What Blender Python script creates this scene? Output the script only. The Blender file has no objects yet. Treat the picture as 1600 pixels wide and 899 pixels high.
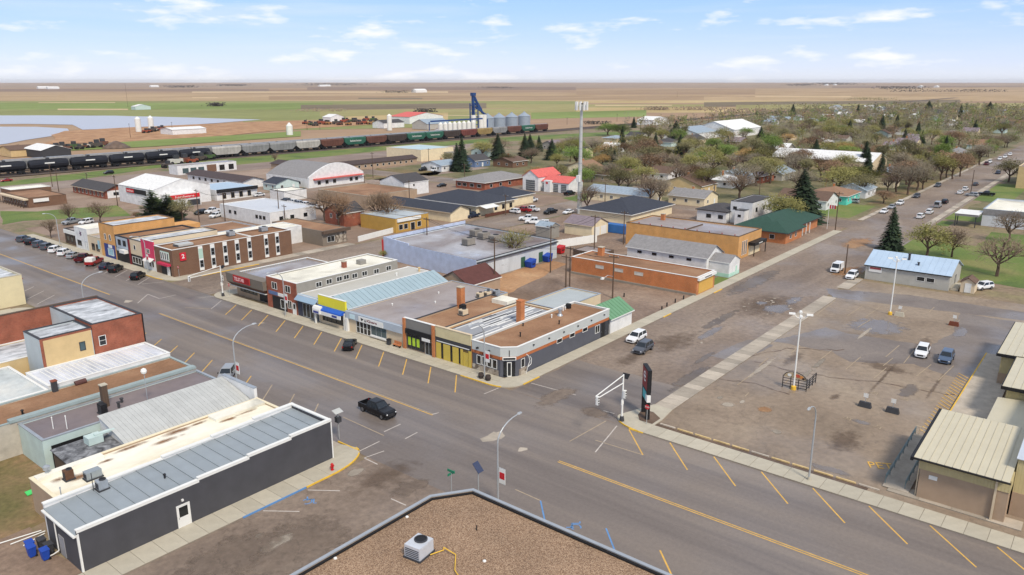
import bpy, math, random
from mathutils import Vector, Matrix
R_ = math.radians
random.seed(7)
scene = bpy.context.scene
COL = scene.collection

# ---------------------------------------------------------------- camera
CX, CY, FPX, CH = 800.0, 449.5, 1196.509, 43.0
RW = ((0.62989105, -0.20212922, 0.74992069), (-0.77668351, -0.16392698, 0.60818638), (0.0, -0.96554219, -0.26024657))
cam_d = bpy.data.cameras.new('camera'); cam = bpy.data.objects.new('camera', cam_d); COL.objects.link(cam)
cam_d.sensor_width = 36.0; cam_d.lens = FPX / 1600 * 36; cam_d.clip_start = 0.5; cam_d.clip_end = 90000
mw = Matrix.Identity(4)
for i in range(3):
    mw[i][0] = RW[i][0]; mw[i][1] = -RW[i][1]; mw[i][2] = -RW[i][2]
mw[2][3] = CH
cam.matrix_world = mw
scene.camera = cam

# ---------------------------------------------------------------- sky, sun, exposure
SUN_EL, SUN_AZ = 48.0, 205.0      # azimuth of the sun, degrees from +Y clockwise seen from above
world = bpy.data.worlds.new('World'); scene.world = world; world.use_nodes = True
wt = world.node_tree; wt.nodes.clear()
def wn(t, **k):
    n = wt.nodes.new(t)
    for a, b in k.items(): setattr(n, a, b)
    return n
sky = wn('ShaderNodeTexSky', sky_type='NISHITA', sun_disc=False, sun_elevation=R_(SUN_EL), sun_rotation=R_(SUN_AZ),
         altitude=600, air_density=1.0, dust_density=0.5, ozone_density=3.0)
tc = wn('ShaderNodeTexCoord')
sp_ = wn('ShaderNodeSeparateXYZ')
grad = wn('ShaderNodeValToRGB'); ge = grad.color_ramp.elements       # pale haze at the horizon turning to spring blue
ge[0].position = 0.0; ge[0].color = (0.70, 0.74, 0.88, 1); ge[1].position = 1.0; ge[1].color = (0.42, 0.47, 0.56, 1)
for q_, c_ in ((0.02, (0.60, 0.68, 0.92)), (0.05, (0.46, 0.60, 0.94)), (0.085, (0.35, 0.54, 0.95)), (0.12, (0.30, 0.51, 0.95)), (0.24, (0.42, 0.55, 0.82)), (0.4, (0.50, 0.56, 0.68))): e_ = ge.new(q_); e_.color = (*c_, 1)
gsc = wn('ShaderNodeVectorMath', operation='SCALE'); gsc.inputs['Scale'].default_value = 4.75
mixs = wn('ShaderNodeMixRGB'); mixs.inputs[0].default_value = 0.85
mp = wn('ShaderNodeMapping'); mp.inputs['Scale'].default_value = (1.0, 1.0, 4.2); mp.inputs['Location'].default_value = (1.5, 9.1, 3.3)
nz = wn('ShaderNodeTexNoise'); nz.inputs['Scale'].default_value = 11; nz.inputs['Detail'].default_value = 8; nz.inputs['Roughness'].default_value = 0.55
rp = wn('ShaderNodeValToRGB'); rp.color_ramp.elements[0].position = 0.55; rp.color_ramp.elements[1].position = 0.70
mp2 = wn('ShaderNodeMapping'); mp2.inputs['Scale'].default_value = (1, 1, 14)
nz2 = wn('ShaderNodeTexNoise'); nz2.inputs['Scale'].default_value = 3.0; nz2.inputs['Detail'].default_value = 5
rp2 = wn('ShaderNodeValToRGB'); rp2.color_ramp.elements[0].position = 0.5; rp2.color_ramp.elements[1].position = 0.78
rp2.color_ramp.elements[0].color = (0, 0, 0, 1); rp2.color_ramp.elements[1].color = (0.4, 0.4, 0.4, 1)
mx0 = wn('ShaderNodeMixRGB'); mx0.inputs[2].default_value = (3.9, 4.1, 4.6, 1)      # thin high veil
mx = wn('ShaderNodeMixRGB'); mx.inputs[2].default_value = (4.7, 4.7, 4.8, 1)       # small cumulus
mul = wn('ShaderNodeMath', operation='MULTIPLY'); mul.inputs[1].default_value = 0.9
bg = wn('ShaderNodeBackground'); bg.inputs['Strength'].default_value = 0.1
wo = wn('ShaderNodeOutputWorld')
L = wt.links.new
L(tc.outputs['Generated'], sp_.inputs[0]); L(sp_.outputs[2], grad.inputs[0]); L(grad.outputs[0], gsc.inputs[0])
L(sky.outputs[0], mixs.inputs[1]); L(gsc.outputs[0], mixs.inputs[2])
L(tc.outputs['Generated'], mp.inputs[0]); L(mp.outputs[0], nz.inputs['Vector']); L(nz.outputs['Fac'], rp.inputs[0])
L(tc.outputs['Generated'], mp2.inputs[0]); L(mp2.outputs[0], nz2.inputs['Vector']); L(nz2.outputs['Fac'], rp2.inputs[0])
L(rp2.outputs[0], mx0.inputs[0]); L(mixs.outputs[0], mx0.inputs[1])
L(rp.outputs[0], mul.inputs[0]); L(mul.outputs[0], mx.inputs[0]); L(mx0.outputs[0], mx.inputs[1])
L(mx.outputs[0], bg.inputs[0]); L(bg.outputs[0], wo.inputs[0])
sun_d = bpy.data.lights.new('sun', 'SUN'); sun_d.energy = 1.5; sun_d.angle = R_(11); sun_d.color = (1.0, 0.90, 0.76)
sun = bpy.data.objects.new('sun', sun_d); COL.objects.link(sun)
az = R_(SUN_AZ)
sd = Vector((math.sin(az) * math.cos(R_(SUN_EL)), math.cos(az) * math.cos(R_(SUN_EL)), math.sin(R_(SUN_EL))))
sun.rotation_euler = sd.to_track_quat('Z', 'Y').to_euler(); sun.location = (0, 0, 200)
vs = scene.view_settings
vs.view_transform = 'Standard'; vs.look = 'None'; vs.gamma = 1; vs.exposure = 1.18; vs.use_curve_mapping = False
scene.cycles.max_bounces = 5; scene.cycles.diffuse_bounces = 2; scene.cycles.glossy_bounces = 2
scene.cycles.transmission_bounces = 2; scene.cycles.volume_bounces = 0

# ---------------------------------------------------------------- places: photograph point -> point in the town
def ray(px, py):
    c = (px - CX, py - CY, FPX)
    return [sum(RW[i][j] * c[j] for j in range(3)) for i in range(3)]
def at(px, py, z=0.0):
    w = ray(px, py); t = (z - CH) / w[2]
    return w[0] * t, w[1] * t
def height_at(x, y, py):
    lo, hi = -5.0, 80.0
    for _ in range(40):
        m = (lo + hi) / 2; v = (x, y, m - CH)
        c = [sum(RW[i][j] * v[i] for i in range(3)) for j in range(3)]
        if CY + FPX * c[1] / c[2] > py: lo = m
        else: hi = m
    return lo

# ---------------------------------------------------------------- materials
MATS = {}
def srgb(r, g, b):
    f = lambda c: (c / 255 / 12.92) if c <= 10 else ((c / 255 + 0.055) / 1.055) ** 2.4
    return (f(r), f(g), f(b), 1.0)
def mat(name, col, rough=0.8, var=0.12, scale=0.6, metal=0.0, bump=0.0, bscale=8.0, rnd=0.0, streak=None, spec=0.3, alpha=None):
    if name in MATS: return MATS[name]
    m = bpy.data.materials.new(name); m.use_nodes = True
    nt = m.node_tree; b = nt.nodes['Principled BSDF']
    c = srgb(*col) if max(col[:3]) > 1.001 else (*col[:3], 1)
    b.inputs['Roughness'].default_value = rough; b.inputs['Metallic'].default_value = metal
    b.inputs['Specular IOR Level'].default_value = spec
    m.diffuse_color = c
    N = nt.nodes.new; LK = nt.links.new
    tcn = N('ShaderNodeTexCoord')
    if var > 0 or rnd > 0:
        n1 = N('ShaderNodeTexNoise'); n1.inputs['Scale'].default_value = scale; n1.inputs['Detail'].default_value = 6; n1.inputs['Roughness'].default_value = 0.65
        if streak:
            mpn = N('ShaderNodeMapping'); mpn.inputs['Scale'].default_value = streak
            LK(tcn.outputs['Object'], mpn.inputs[0]); LK(mpn.outputs[0], n1.inputs['Vector'])
        else: LK(tcn.outputs['Object'], n1.inputs['Vector'])
        mr = N('ShaderNodeMapRange'); mr.inputs['From Min'].default_value = 0.28; mr.inputs['From Max'].default_value = 0.72
        mr.inputs['To Min'].default_value = 1 - var; mr.inputs['To Max'].default_value = 1 + var
        LK(n1.outputs['Fac'], mr.inputs['Value'])
        val = mr.outputs[0]
        if rnd > 0:
            oi = N('ShaderNodeObjectInfo'); m2 = N('ShaderNodeMapRange')
            m2.inputs['To Min'].default_value = 1 - rnd; m2.inputs['To Max'].default_value = 1 + rnd
            LK(oi.outputs['Random'], m2.inputs['Value'])
            mm = N('ShaderNodeMath'); mm.operation = 'MULTIPLY'; LK(val, mm.inputs[0]); LK(m2.outputs[0], mm.inputs[1]); val = mm.outputs[0]
        vm = N('ShaderNodeVectorMath'); vm.operation = 'SCALE'; vm.inputs[0].default_value = c[:3]
        LK(val, vm.inputs['Scale']); LK(vm.outputs[0], b.inputs['Base Color'])
    else: b.inputs['Base Color'].default_value = c
    if bump > 0:
        n2 = N('ShaderNodeTexNoise'); n2.inputs['Scale'].default_value = bscale; n2.inputs['Detail'].default_value = 4
        LK(tcn.outputs['Object'], n2.inputs['Vector'])
        bp = N('ShaderNodeBump'); bp.inputs['Strength'].default_value = bump; bp.inputs['Distance'].default_value = 0.05
        LK(n2.outputs['Fac'], bp.inputs['Height']); LK(bp.outputs[0], b.inputs['Normal'])
    MATS[name] = m
    return m
def ground_mat(name, cols, scale=0.05, fine=1.2, rough=(0.75, 0.95), crack=0.0, cscale=0.12, wet=0.0, stretch=(1, 1, 1), mixf=0.35, speck=0.12):
    """cols: ramp of three colours over large soft patches; plus finer grain, cracks and damp areas"""
    m = bpy.data.materials.new(name); m.use_nodes = True; nt = m.node_tree; b = nt.nodes['Principled BSDF']
    N = nt.nodes.new; LK = nt.links.new
    g = N('ShaderNodeNewGeometry'); mpn = N('ShaderNodeMapping'); mpn.inputs['Scale'].default_value = stretch
    LK(g.outputs['Position'], mpn.inputs[0])
    n1 = N('ShaderNodeTexNoise'); n1.inputs['Scale'].default_value = scale; n1.inputs['Detail'].default_value = 8; n1.inputs['Roughness'].default_value = 0.6
    n1.inputs['Distortion'].default_value = 0.6
    LK(mpn.outputs[0], n1.inputs['Vector'])
    r = N('ShaderNodeValToRGB'); e = r.color_ramp.elements
    e[0].position = 0.32; e[0].color = srgb(*cols[0]); e[1].position = 0.68; e[1].color = srgb(*cols[2])
    k = r.color_ramp.elements.new(0.5); k.color = srgb(*cols[1])
    LK(n1.outputs['Fac'], r.inputs[0])
    n2 = N('ShaderNodeTexNoise'); n2.inputs['Scale'].default_value = fine; n2.inputs['Detail'].default_value = 6; n2.inputs['Roughness'].default_value = 0.7
    LK(g.outputs['Position'], n2.inputs['Vector'])
    mr = N('ShaderNodeMapRange'); mr.inputs['From Min'].default_value = 0.3; mr.inputs['From Max'].default_value = 0.7
    mr.inputs['To Min'].default_value = 1 - speck; mr.inputs['To Max'].default_value = 1 + speck
    LK(n2.outputs['Fac'], mr.inputs['Value'])
    vm = N('ShaderNodeVectorMath'); vm.operation = 'SCALE'; LK(r.outputs[0], vm.inputs[0]); LK(mr.outputs[0], vm.inputs['Scale'])
    out = vm.outputs[0]
    if crack > 0:
        n3 = N('ShaderNodeTexNoise'); n3.inputs['Scale'].default_value = 0.35; n3.inputs['Detail'].default_value = 4
        LK(g.outputs['Position'], n3.inputs['Vector'])
        ad = N('ShaderNodeVectorMath'); ad.operation = 'MULTIPLY_ADD'; ad.inputs[1].default_value = (7, 7, 7)
        LK(n3.outputs['Color'], ad.inputs[0]); LK(g.outputs['Position'], ad.inputs[2])
        vo = N('ShaderNodeTexVoronoi'); vo.feature = 'DISTANCE_TO_EDGE'; vo.inputs['Scale'].default_value = cscale
        LK(ad.outputs[0], vo.inputs['Vector'])
        cr = N('ShaderNodeMapRange'); cr.inputs['From Min'].default_value = 0.0; cr.inputs['From Max'].default_value = 0.012 
        cr.inputs['To Min'].default_value = 1 - crack; cr.inputs['To Max'].default_value = 1.0
        LK(vo.outputs['Distance'], cr.inputs['Value'])
        v2 = N('ShaderNodeVectorMath'); v2.operation = 'SCALE'; LK(out, v2.inputs[0]); LK(cr.outputs[0], v2.inputs['Scale']); out = v2.outputs[0]
    LK(out, b.inputs['Base Color'])
    b.inputs['Specular IOR Level'].default_value = 0.4
    if wet > 0:
        n4 = N('ShaderNodeTexNoise'); n4.inputs['Scale'].default_value = 0.06; n4.inputs['Detail'].default_value = 7
        mp4 = N('ShaderNodeMapping'); mp4.inputs['Location'].default_value = (31, 17, 0); LK(g.outputs['Position'], mp4.inputs[0]); LK(mp4.outputs[0], n4.inputs['Vector'])
        w4 = N('ShaderNodeMapRange'); w4.inputs['From Min'].default_value = 0.45; w4.inputs['From Max'].default_value = 0.62
        w4.inputs['To Min'].default_value = rough[1]; w4.inputs['To Max'].default_value = rough[0] - wet
        LK(n4.outputs['Fac'], w4.inputs['Value']); LK(w4.outputs[0], b.inputs['Roughness'])
    else: b.inputs['Roughness'].default_value = rough[1]
    MATS[name] = m
    return m
def brick_mat(name, c1, c2, mortar, dirt=0.25):
    m = bpy.data.materials.new(name); m.use_nodes = True; nt = m.node_tree; b = nt.nodes['Principled BSDF']
    N = nt.nodes.new; LK = nt.links.new
    tcn = N('ShaderNodeTexCoord'); sp = N('ShaderNodeSeparateXYZ'); LK(tcn.outputs['Object'], sp.inputs[0])
    a = N('ShaderNodeMath'); LK(sp.outputs[0], a.inputs[0]); LK(sp.outputs[1], a.inputs[1])
    cb = N('ShaderNodeCombineXYZ'); LK(a.outputs[0], cb.inputs[0]); LK(sp.outputs[2], cb.inputs[1])
    br = N('ShaderNodeTexBrick'); br.inputs['Scale'].default_value = 1.0; br.inputs['Brick Width'].default_value = 0.25; br.inputs['Row Height'].default_value = 0.085
    br.inputs['Mortar Size'].default_value = 0.010; br.inputs['Color1'].default_value = srgb(*c1); br.inputs['Color2'].default_value = srgb(*c2); br.inputs['Mortar'].default_value = srgb(*mortar)
    LK(cb.outputs[0], br.inputs['Vector'])
    n1 = N('ShaderNodeTexNoise'); n1.inputs['Scale'].default_value = 0.55; n1.inputs['Detail'].default_value = 7; LK(tcn.outputs['Object'], n1.inputs['Vector'])
    mr = N('ShaderNodeMapRange'); mr.inputs['From Min'].default_value = 0.3; mr.inputs['From Max'].default_value = 0.7; mr.inputs['To Min'].default_value = 1 - dirt; mr.inputs['To Max'].default_value = 1 + dirt
    LK(n1.outputs['Fac'], mr.inputs['Value'])
    vm = N('ShaderNodeVectorMath'); vm.operation = 'SCALE'; LK(br.outputs[0], vm.inputs[0]); LK(mr.outputs[0], vm.inputs['Scale']); LK(vm.outputs[0], b.inputs['Base Color'])
    bp = N('ShaderNodeBump'); bp.inputs['Strength'].default_value = 0.4; bp.inputs['Distance'].default_value = 0.02; bp.invert = True
    LK(br.outputs['Fac'], bp.inputs['Height']); LK(bp.outputs[0], b.inputs['Normal'])
    b.inputs['Roughness'].default_value = 0.85; MATS[name] = m
    return m
def siding_mat(name, col, pitch=0.2, depth=0.6, rough=0.7, vertical=False, var=0.08):
    """ribbed or lapped siding: fine relief only"""
    m = bpy.data.materials.new(name); m.use_nodes = True; nt = m.node_tree; b = nt.nodes['Principled BSDF']
    N = nt.nodes.new; LK = nt.links.new
    tcn = N('ShaderNodeTexCoord'); sp = N('ShaderNodeSeparateXYZ'); LK(tcn.outputs['Object'], sp.inputs[0])
    if vertical:
        a = N('ShaderNodeMath'); LK(sp.outputs[0], a.inputs[0]); LK(sp.outputs[1], a.inputs[1]); src = a.outputs[0]
    else: src = sp.outputs[2]
    d = N('ShaderNodeMath'); d.operation = 'DIVIDE'; d.inputs[1].default_value = pitch; LK(src, d.inputs[0])
    fr = N('ShaderNodeMath'); fr.operation = 'FRACT'; LK(d.outputs[0], fr.inputs[0])
    n1 = N('ShaderNodeTexNoise'); n1.inputs['Scale'].default_value = 0.7; n1.inputs['Detail'].default_value = 6; LK(tcn.outputs['Object'], n1.inputs['Vector'])
    mr = N('ShaderNodeMapRange'); mr.inputs['From Min'].default_value = 0.3; mr.inputs['From Max'].default_value = 0.7; mr.inputs['To Min'].default_value = 1 - var; mr.inputs['To Max'].default_value = 1 + var
    LK(n1.outputs['Fac'], mr.inputs['Value'])
    vm = N('ShaderNodeVectorMath'); vm.operation = 'SCALE'; vm.inputs[0].default_value = srgb(*col)[:3]; LK(mr.outputs[0], vm.inputs['Scale']); LK(vm.outputs[0], b.inputs['Base Color'])
    bp = N('ShaderNodeBump'); bp.inputs['Strength'].default_value = depth; bp.inputs['Distance'].default_value = 0.04
    LK(fr.outputs[0], bp.inputs['Height']); LK(bp.outputs[0], b.inputs['Normal'])
    b.inputs['Roughness'].default_value = rough; MATS[name] = m
    return m
def gravel_mat(name, cols, scale=7.0):
    m = bpy.data.materials.new(name); m.use_nodes = True; nt = m.node_tree; b = nt.nodes['Principled BSDF']
    N = nt.nodes.new; LK = nt.links.new
    g = N('ShaderNodeNewGeometry'); vo = N('ShaderNodeTexVoronoi'); vo.inputs['Scale'].default_value = scale
    LK(g.outputs['Position'], vo.inputs['Vector'])
    sp = N('ShaderNodeSeparateColor'); LK(vo.outputs['Color'], sp.inputs[0])
    r = N('ShaderNodeValToRGB'); e = r.color_ramp.elements
    e[0].position = 0.0; e[0].color = srgb(*cols[0]); e[1].position = 1.0; e[1].color = srgb(*cols[2]); k = e.new(0.5); k.color = srgb(*cols[1])
    LK(sp.outputs[0], r.inputs[0])
    n1 = N('ShaderNodeTexNoise'); n1.inputs['Scale'].default_value = 0.25; n1.inputs['Detail'].default_value = 6; LK(g.outputs['Position'], n1.inputs['Vector'])
    mr = N('ShaderNodeMapRange'); mr.inputs['From Min'].default_value = 0.3; mr.inputs['From Max'].default_value = 0.7; mr.inputs['To Min'].default_value = 0.85; mr.inputs['To Max'].default_value = 1.15
    LK(n1.outputs['Fac'], mr.inputs['Value'])
    vm = N('ShaderNodeVectorMath'); vm.operation = 'SCALE'; LK(r.outputs[0], vm.inputs[0]); LK(mr.outputs[0], vm.inputs['Scale']); LK(vm.outputs[0], b.inputs['Base Color'])
    bp = N('ShaderNodeBump'); bp.inputs['Strength'].default_value = 0.9; bp.inputs['Distance'].default_value = 0.06; bp.invert = True
    LK(vo.outputs['Distance'], bp.inputs['Height']); LK(bp.outputs[0], b.inputs['Normal'])
    b.inputs['Roughness'].default_value = 0.9; MATS[name] = m
    return m

def decal_mat(name, base, soft=0.28, top=0.7):
    """soft-edged stain or damp spot: the given surface fading out towards the sheet's edge"""
    m = MATS[base].copy(); m.name = name; nt = m.node_tree; N = nt.nodes.new; LK = nt.links.new
    b = nt.nodes['Principled BSDF']; tcn = N('ShaderNodeTexCoord'); mpn = N('ShaderNodeMapping'); mpn.inputs['Location'].default_value = (-1, -1, 0); mpn.inputs['Scale'].default_value = (2, 2, 0)
    LK(tcn.outputs['Generated'], mpn.inputs[0]); ln = N('ShaderNodeVectorMath'); ln.operation = 'LENGTH'; LK(mpn.outputs[0], ln.inputs[0])
    g = N('ShaderNodeNewGeometry'); n1 = N('ShaderNodeTexNoise'); n1.inputs['Scale'].default_value = 0.55; n1.inputs['Detail'].default_value = 8; n1.inputs['Roughness'].default_value = 0.65; LK(g.outputs['Position'], n1.inputs['Vector'])
    ma = N('ShaderNodeMath'); ma.operation = 'MULTIPLY_ADD'; ma.inputs[1].default_value = 1.5; ma.inputs[2].default_value = -0.75; LK(n1.outputs['Fac'], ma.inputs[0])
    ad = N('ShaderNodeMath'); LK(ln.outputs['Value'], ad.inputs[0]); LK(ma.outputs[0], ad.inputs[1])
    mr = N('ShaderNodeMapRange'); mr.inputs['From Min'].default_value = 0.8; mr.inputs['From Max'].default_value = 0.8 - soft; mr.inputs['To Min'].default_value = 0; mr.inputs['To Max'].default_value = top
    LK(ad.outputs[0], mr.inputs['Value']); LK(mr.outputs[0], b.inputs['Alpha'])
    MATS[name] = m
    return m
# ---------------------------------------------------------------- mesh building
class MB:
    def __init__(s): s.v = []; s.f = []; s.m = []; s.cur = 0
    def poly(s, pts):
        n = len(s.v); s.v += [tuple(p) for p in pts]; s.f.append(list(range(n, n + len(pts)))); s.m.append(s.cur); return s
    def faces(s, pts, fs):
        n = len(s.v); s.v += [tuple(p) for p in pts]
        for f in fs: s.f.append([n + i for i in f]); s.m.append(s.cur)
        return s
    def box(s, x0, x1, y0, y1, z0, z1):
        if x0 > x1: x0, x1 = x1, x0
        if y0 > y1: y0, y1 = y1, y0
        return s.faces([(x0, y0, z0), (x1, y0, z0), (x1, y1, z0), (x0, y1, z0), (x0, y0, z1), (x1, y0, z1), (x1, y1, z1), (x0, y1, z1)],
                       [(3, 2, 1, 0), (4, 5, 6, 7), (0, 1, 5, 4), (1, 2, 6, 5), (2, 3, 7, 6), (3, 0, 4, 7)])
    def prism(s, pts, z0, z1):
        n = len(pts)
        a = sum(pts[i][0] * pts[(i + 1) % n][1] - pts[(i + 1) % n][0] * pts[i][1] for i in range(n))
        if a < 0: pts = pts[::-1]
        v = [(p[0], p[1], z0) for p in pts] + [(p[0], p[1], z1) for p in pts]
        return s.faces(v, [tuple(range(n - 1, -1, -1)), tuple(range(n, 2 * n))] + [(i, (i + 1) % n, n + (i + 1) % n, n + i) for i in range(n)])
    def slab(s, a, b, c, d, t):
        """thick quad; t metres below the given upper face"""
        A, B, C, D = map(Vector, (a, b, c, d)); nn = (B - A).cross(D - A).normalized()
        if nn.z < 0: A, B, C, D = D, C, B, A; nn = -nn
        o = nn * t
        return s.faces([A - o, B - o, C - o, D - o, A, B, C, D], [(3, 2, 1, 0), (4, 5, 6, 7), (0, 1, 5, 4), (1, 2, 6, 5), (2, 3, 7, 6), (3, 0, 4, 7)])
    def cyl(s, p0, p1, r0, r1=None, n=8, cap=True):
        r1 = r0 if r1 is None else r1
        p0, p1 = Vector(p0), Vector(p1); ax = (p1 - p0).normalized()
        u = ax.orthogonal().normalized(); w = ax.cross(u)
        pts = []
        for p, r in ((p0, r0), (p1, r1)):
            for i in range(n):
                a = 2 * math.pi * i / n; pts.append(p + (u * math.cos(a) + w * math.sin(a)) * r)
        fs = [(i, (i + 1) % n, n + (i + 1) % n, n + i) for i in range(n)]
        if cap: fs += [tuple(range(n - 1, -1, -1)), tuple(range(n, 2 * n))]
        return s.faces(pts, fs)
    def tube(s, pts, r, n=6):
        rs = r if isinstance(r, (list, tuple)) else [r] * len(pts)
        for i in range(len(pts) - 1): s.cyl(pts[i], pts[i + 1], rs[i], rs[i + 1], n, cap=(i in (0, len(pts) - 2)))
        return s
    def lathe(s, x, y, prof, n=12):
        k = len(prof); pts = []
        for r, z in prof:
            for i in range(n):
                a = 2 * math.pi * i / n; pts.append((x + r * math.cos(a), y + r * math.sin(a), z))
        fs = [(j * n + i, j * n + (i + 1) % n, (j + 1) * n + (i + 1) % n, (j + 1) * n + i) for j in range(k - 1) for i in range(n)]
        fs += [tuple(range(n - 1, -1, -1)), tuple((k - 1) * n + i for i in range(n))]
        return s.faces(pts, fs)
    def loft(s, rings, close=True):
        n = len(rings[0]); pts = [p for r in rings for p in r]; fs = []
        for j in range(len(rings) - 1):
            for i in range(n if close else n - 1):
                fs.append((j * n + i, j * n + (i + 1) % n, (j + 1) * n + (i + 1) % n, (j + 1) * n + i))
        if close: fs += [tuple(range(n - 1, -1, -1)), tuple(range((len(rings) - 1) * n, len(rings) * n))]
        return s.faces(pts, fs)
    def mesh(s, name, mats, org=(0, 0, 0), smooth=False):
        me = bpy.data.meshes.new(name)
        ox, oy, oz = org
        me.from_pydata([(p[0] - ox, p[1] - oy, p[2] - oz) for p in s.v], [], s.f)
        for m in (mats if isinstance(mats, (list, tuple)) else [mats]): me.materials.append(m)
        if len(me.materials) > 1: me.polygons.foreach_set('material_index', s.m)
        if smooth: me.polygons.foreach_set('use_smooth', [True] * len(me.polygons))
        me.update()
        return me
    def build(s, name, mats, parent=None, smooth=False):
        org = ORG.get(parent.name, (0, 0, 0)) if parent else (0, 0, 0)
        return link(name, s.mesh(name, mats, org, smooth), parent)
ORG = {}
def link(name, me, parent=None, loc=None):
    o = bpy.data.objects.new(name, me); COL.objects.link(o)
    if loc: o.location = loc
    if parent:
        o.parent = parent; ORG[o.name] = ORG.get(parent.name, (0, 0, 0))
    return o
def tag(o, label=None, cat=None, group=None, kind=None):
    if label: o['label'] = label
    if cat: o['category'] = cat
    if group: o['group'] = group
    if kind: o['kind'] = kind
    return o
def thing(name, label, cat, loc=(0, 0, 0), group=None):
    o = bpy.data.objects.new(name, None); COL.objects.link(o); o.location = loc; o.empty_display_size = 0.5
    ORG[o.name] = tuple(loc)
    return tag(o, label, cat, group)
def copy_tree(o, parent=None):
    c = o.copy(); COL.objects.link(c)
    if parent: c.parent = parent
    for ch in o.children: copy_tree(ch, c)
    return c

# points and boxes on a wall: faces w (-X), s (-Y), e (+X), n (+Y); u runs along the wall, o stands out of it
def wp(face, P, u, z, o=0.0):
    return {'w': (P - o, u, z), 'e': (P + o, u, z), 's': (u, P - o, z), 'n': (u, P + o, z)}[face]
def wbox(mb, face, P, u0, u1, z0, z1, o0, o1):
    a = wp(face, P, u0, z0, o0); b = wp(face, P, u1, z1, o1)
    return mb.box(a[0], b[0], a[1], b[1], a[2], b[2])
def wpart(parent, name, face, P, u0, u1, z0, z1, o0, o1, m):
    return wbox(MB(), face, P, u0, u1, z0, z1, o0, o1).build(name, m, parent)
def window(parent, face, P, u0, u1, z0, z1, fm, gm, n=1, t=0.07, rows=1, name='window'):
    mb = MB(); o0, o1 = 0.012, 0.07
    wbox(mb, face, P, u0, u0 + t, z0, z1, o0, o1); wbox(mb, face, P, u1 - t, u1, z0, z1, o0, o1)
    wbox(mb, face, P, u0 + t, u1 - t, z0, z0 + t, o0, o1); wbox(mb, face, P, u0 + t, u1 - t, z1 - t, z1, o0, o1)
    for i in range(1, n):
        c = u0 + (u1 - u0) * i / n; wbox(mb, face, P, c - t * .4, c + t * .4, z0 + t, z1 - t, o0, o1 - .005)
    for i in range(1, rows):
        c = z0 + (z1 - z0) * i / rows; wbox(mb, face, P, u0 + t, u1 - t, c - t * .3, c + t * .3, o0, o1 - .01)
    w = mb.build(name, fm, parent)
    for i in range(n):
        a = u0 + (u1 - u0) * i / n; b = u0 + (u1 - u0) * (i + 1) / n
        wbox(MB(), face, P, a + .03, b - .03, z0 + .03, z1 - .03, 0.002, 0.02).build('pane', gm, w)
    return w
def door(parent, face, P, u0, u1, z1, dm, fm, glass=None, z0=0.12):
    mb = MB(); wbox(mb, face, P, u0 - .09, u0, z0, z1 + .09, .004, .09); wbox(mb, face, P, u1, u1 + .09, z0, z1 + .09, .004, .09); wbox(mb, face, P, u0, u1, z1, z1 + .09, .004, .09)
    d = wpart(parent, 'door', face, P, u0, u1, z0, z1, 0.003, 0.05, dm)
    mb.build('frame', fm, d)
    if glass: wpart(d, 'pane', face, P, u0 + .15, u1 - .15, z0 + (0.3 if glass == 'full' else 1.1), z1 - .15, .051, .06, GLASS)
    wpart(d, 'handle', face, P, u0 + .08, u0 + .12, z0 + .95, z0 + 1.1, .051, .11, MATS['steel'])
    return d
def text_mesh(s, h, m, bold=0.0, width=None):
    cu = bpy.data.curves.new('t', 'FONT'); cu.body = s; cu.size = 1.0; cu.align_x = 'CENTER'; cu.align_y = 'CENTER'; cu.extrude = 0.012; cu.offset = bold; cu.resolution_u = 2
    o = bpy.data.objects.new('t', cu); COL.objects.link(o)
    bpy.context.view_layer.update()
    me = bpy.data.meshes.new_from_object(o.evaluated_get(bpy.context.evaluated_depsgraph_get()))
    bpy.data.objects.remove(o); bpy.data.curves.remove(cu)
    xs = [v.co.x for v in me.vertices]; ys = [v.co.y for v in me.vertices]
    kx = h / max(1e-6, max(ys) - min(ys)); ky = kx
    if width: kx = width / max(1e-6, max(xs) - min(xs))
    cx = (max(xs) + min(xs)) / 2; cy = (max(ys) + min(ys)) / 2
    for v in me.vertices: v.co.x = (v.co.x - cx) * kx; v.co.y = (v.co.y - cy) * ky
    me.materials.clear(); me.materials.append(m)
    return me
def text(parent, s, face, P, u, z, h, m, o=0.06, width=None, name='lettering', bold=0.0):
    me = text_mesh(s, h, m, bold, width); og = ORG.get(parent.name, (0, 0, 0)) if parent else (0, 0, 0)
    sx = {'w': -1, 's': 1, 'e': 1, 'n': -1}[face]
    for v in me.vertices:
        p = wp(face, P, u + sx * v.co.x, z + v.co.y, o + v.co.z); v.co = (p[0] - og[0], p[1] - og[1], p[2] - og[2])
    return link(name, me, parent)
def floor_text(parent, s, x, y, z, h, ang, m, width=None, name='painted_letters'):
    me = text_mesh(s, h, m, 0, width); c, sn = math.cos(ang), math.sin(ang)
    for v in me.vertices: v.co = (x + v.co.x * c - v.co.y * sn, y + v.co.x * sn + v.co.y * c, z + v.co.z * .1)
    return link(name, me, parent)
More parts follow.
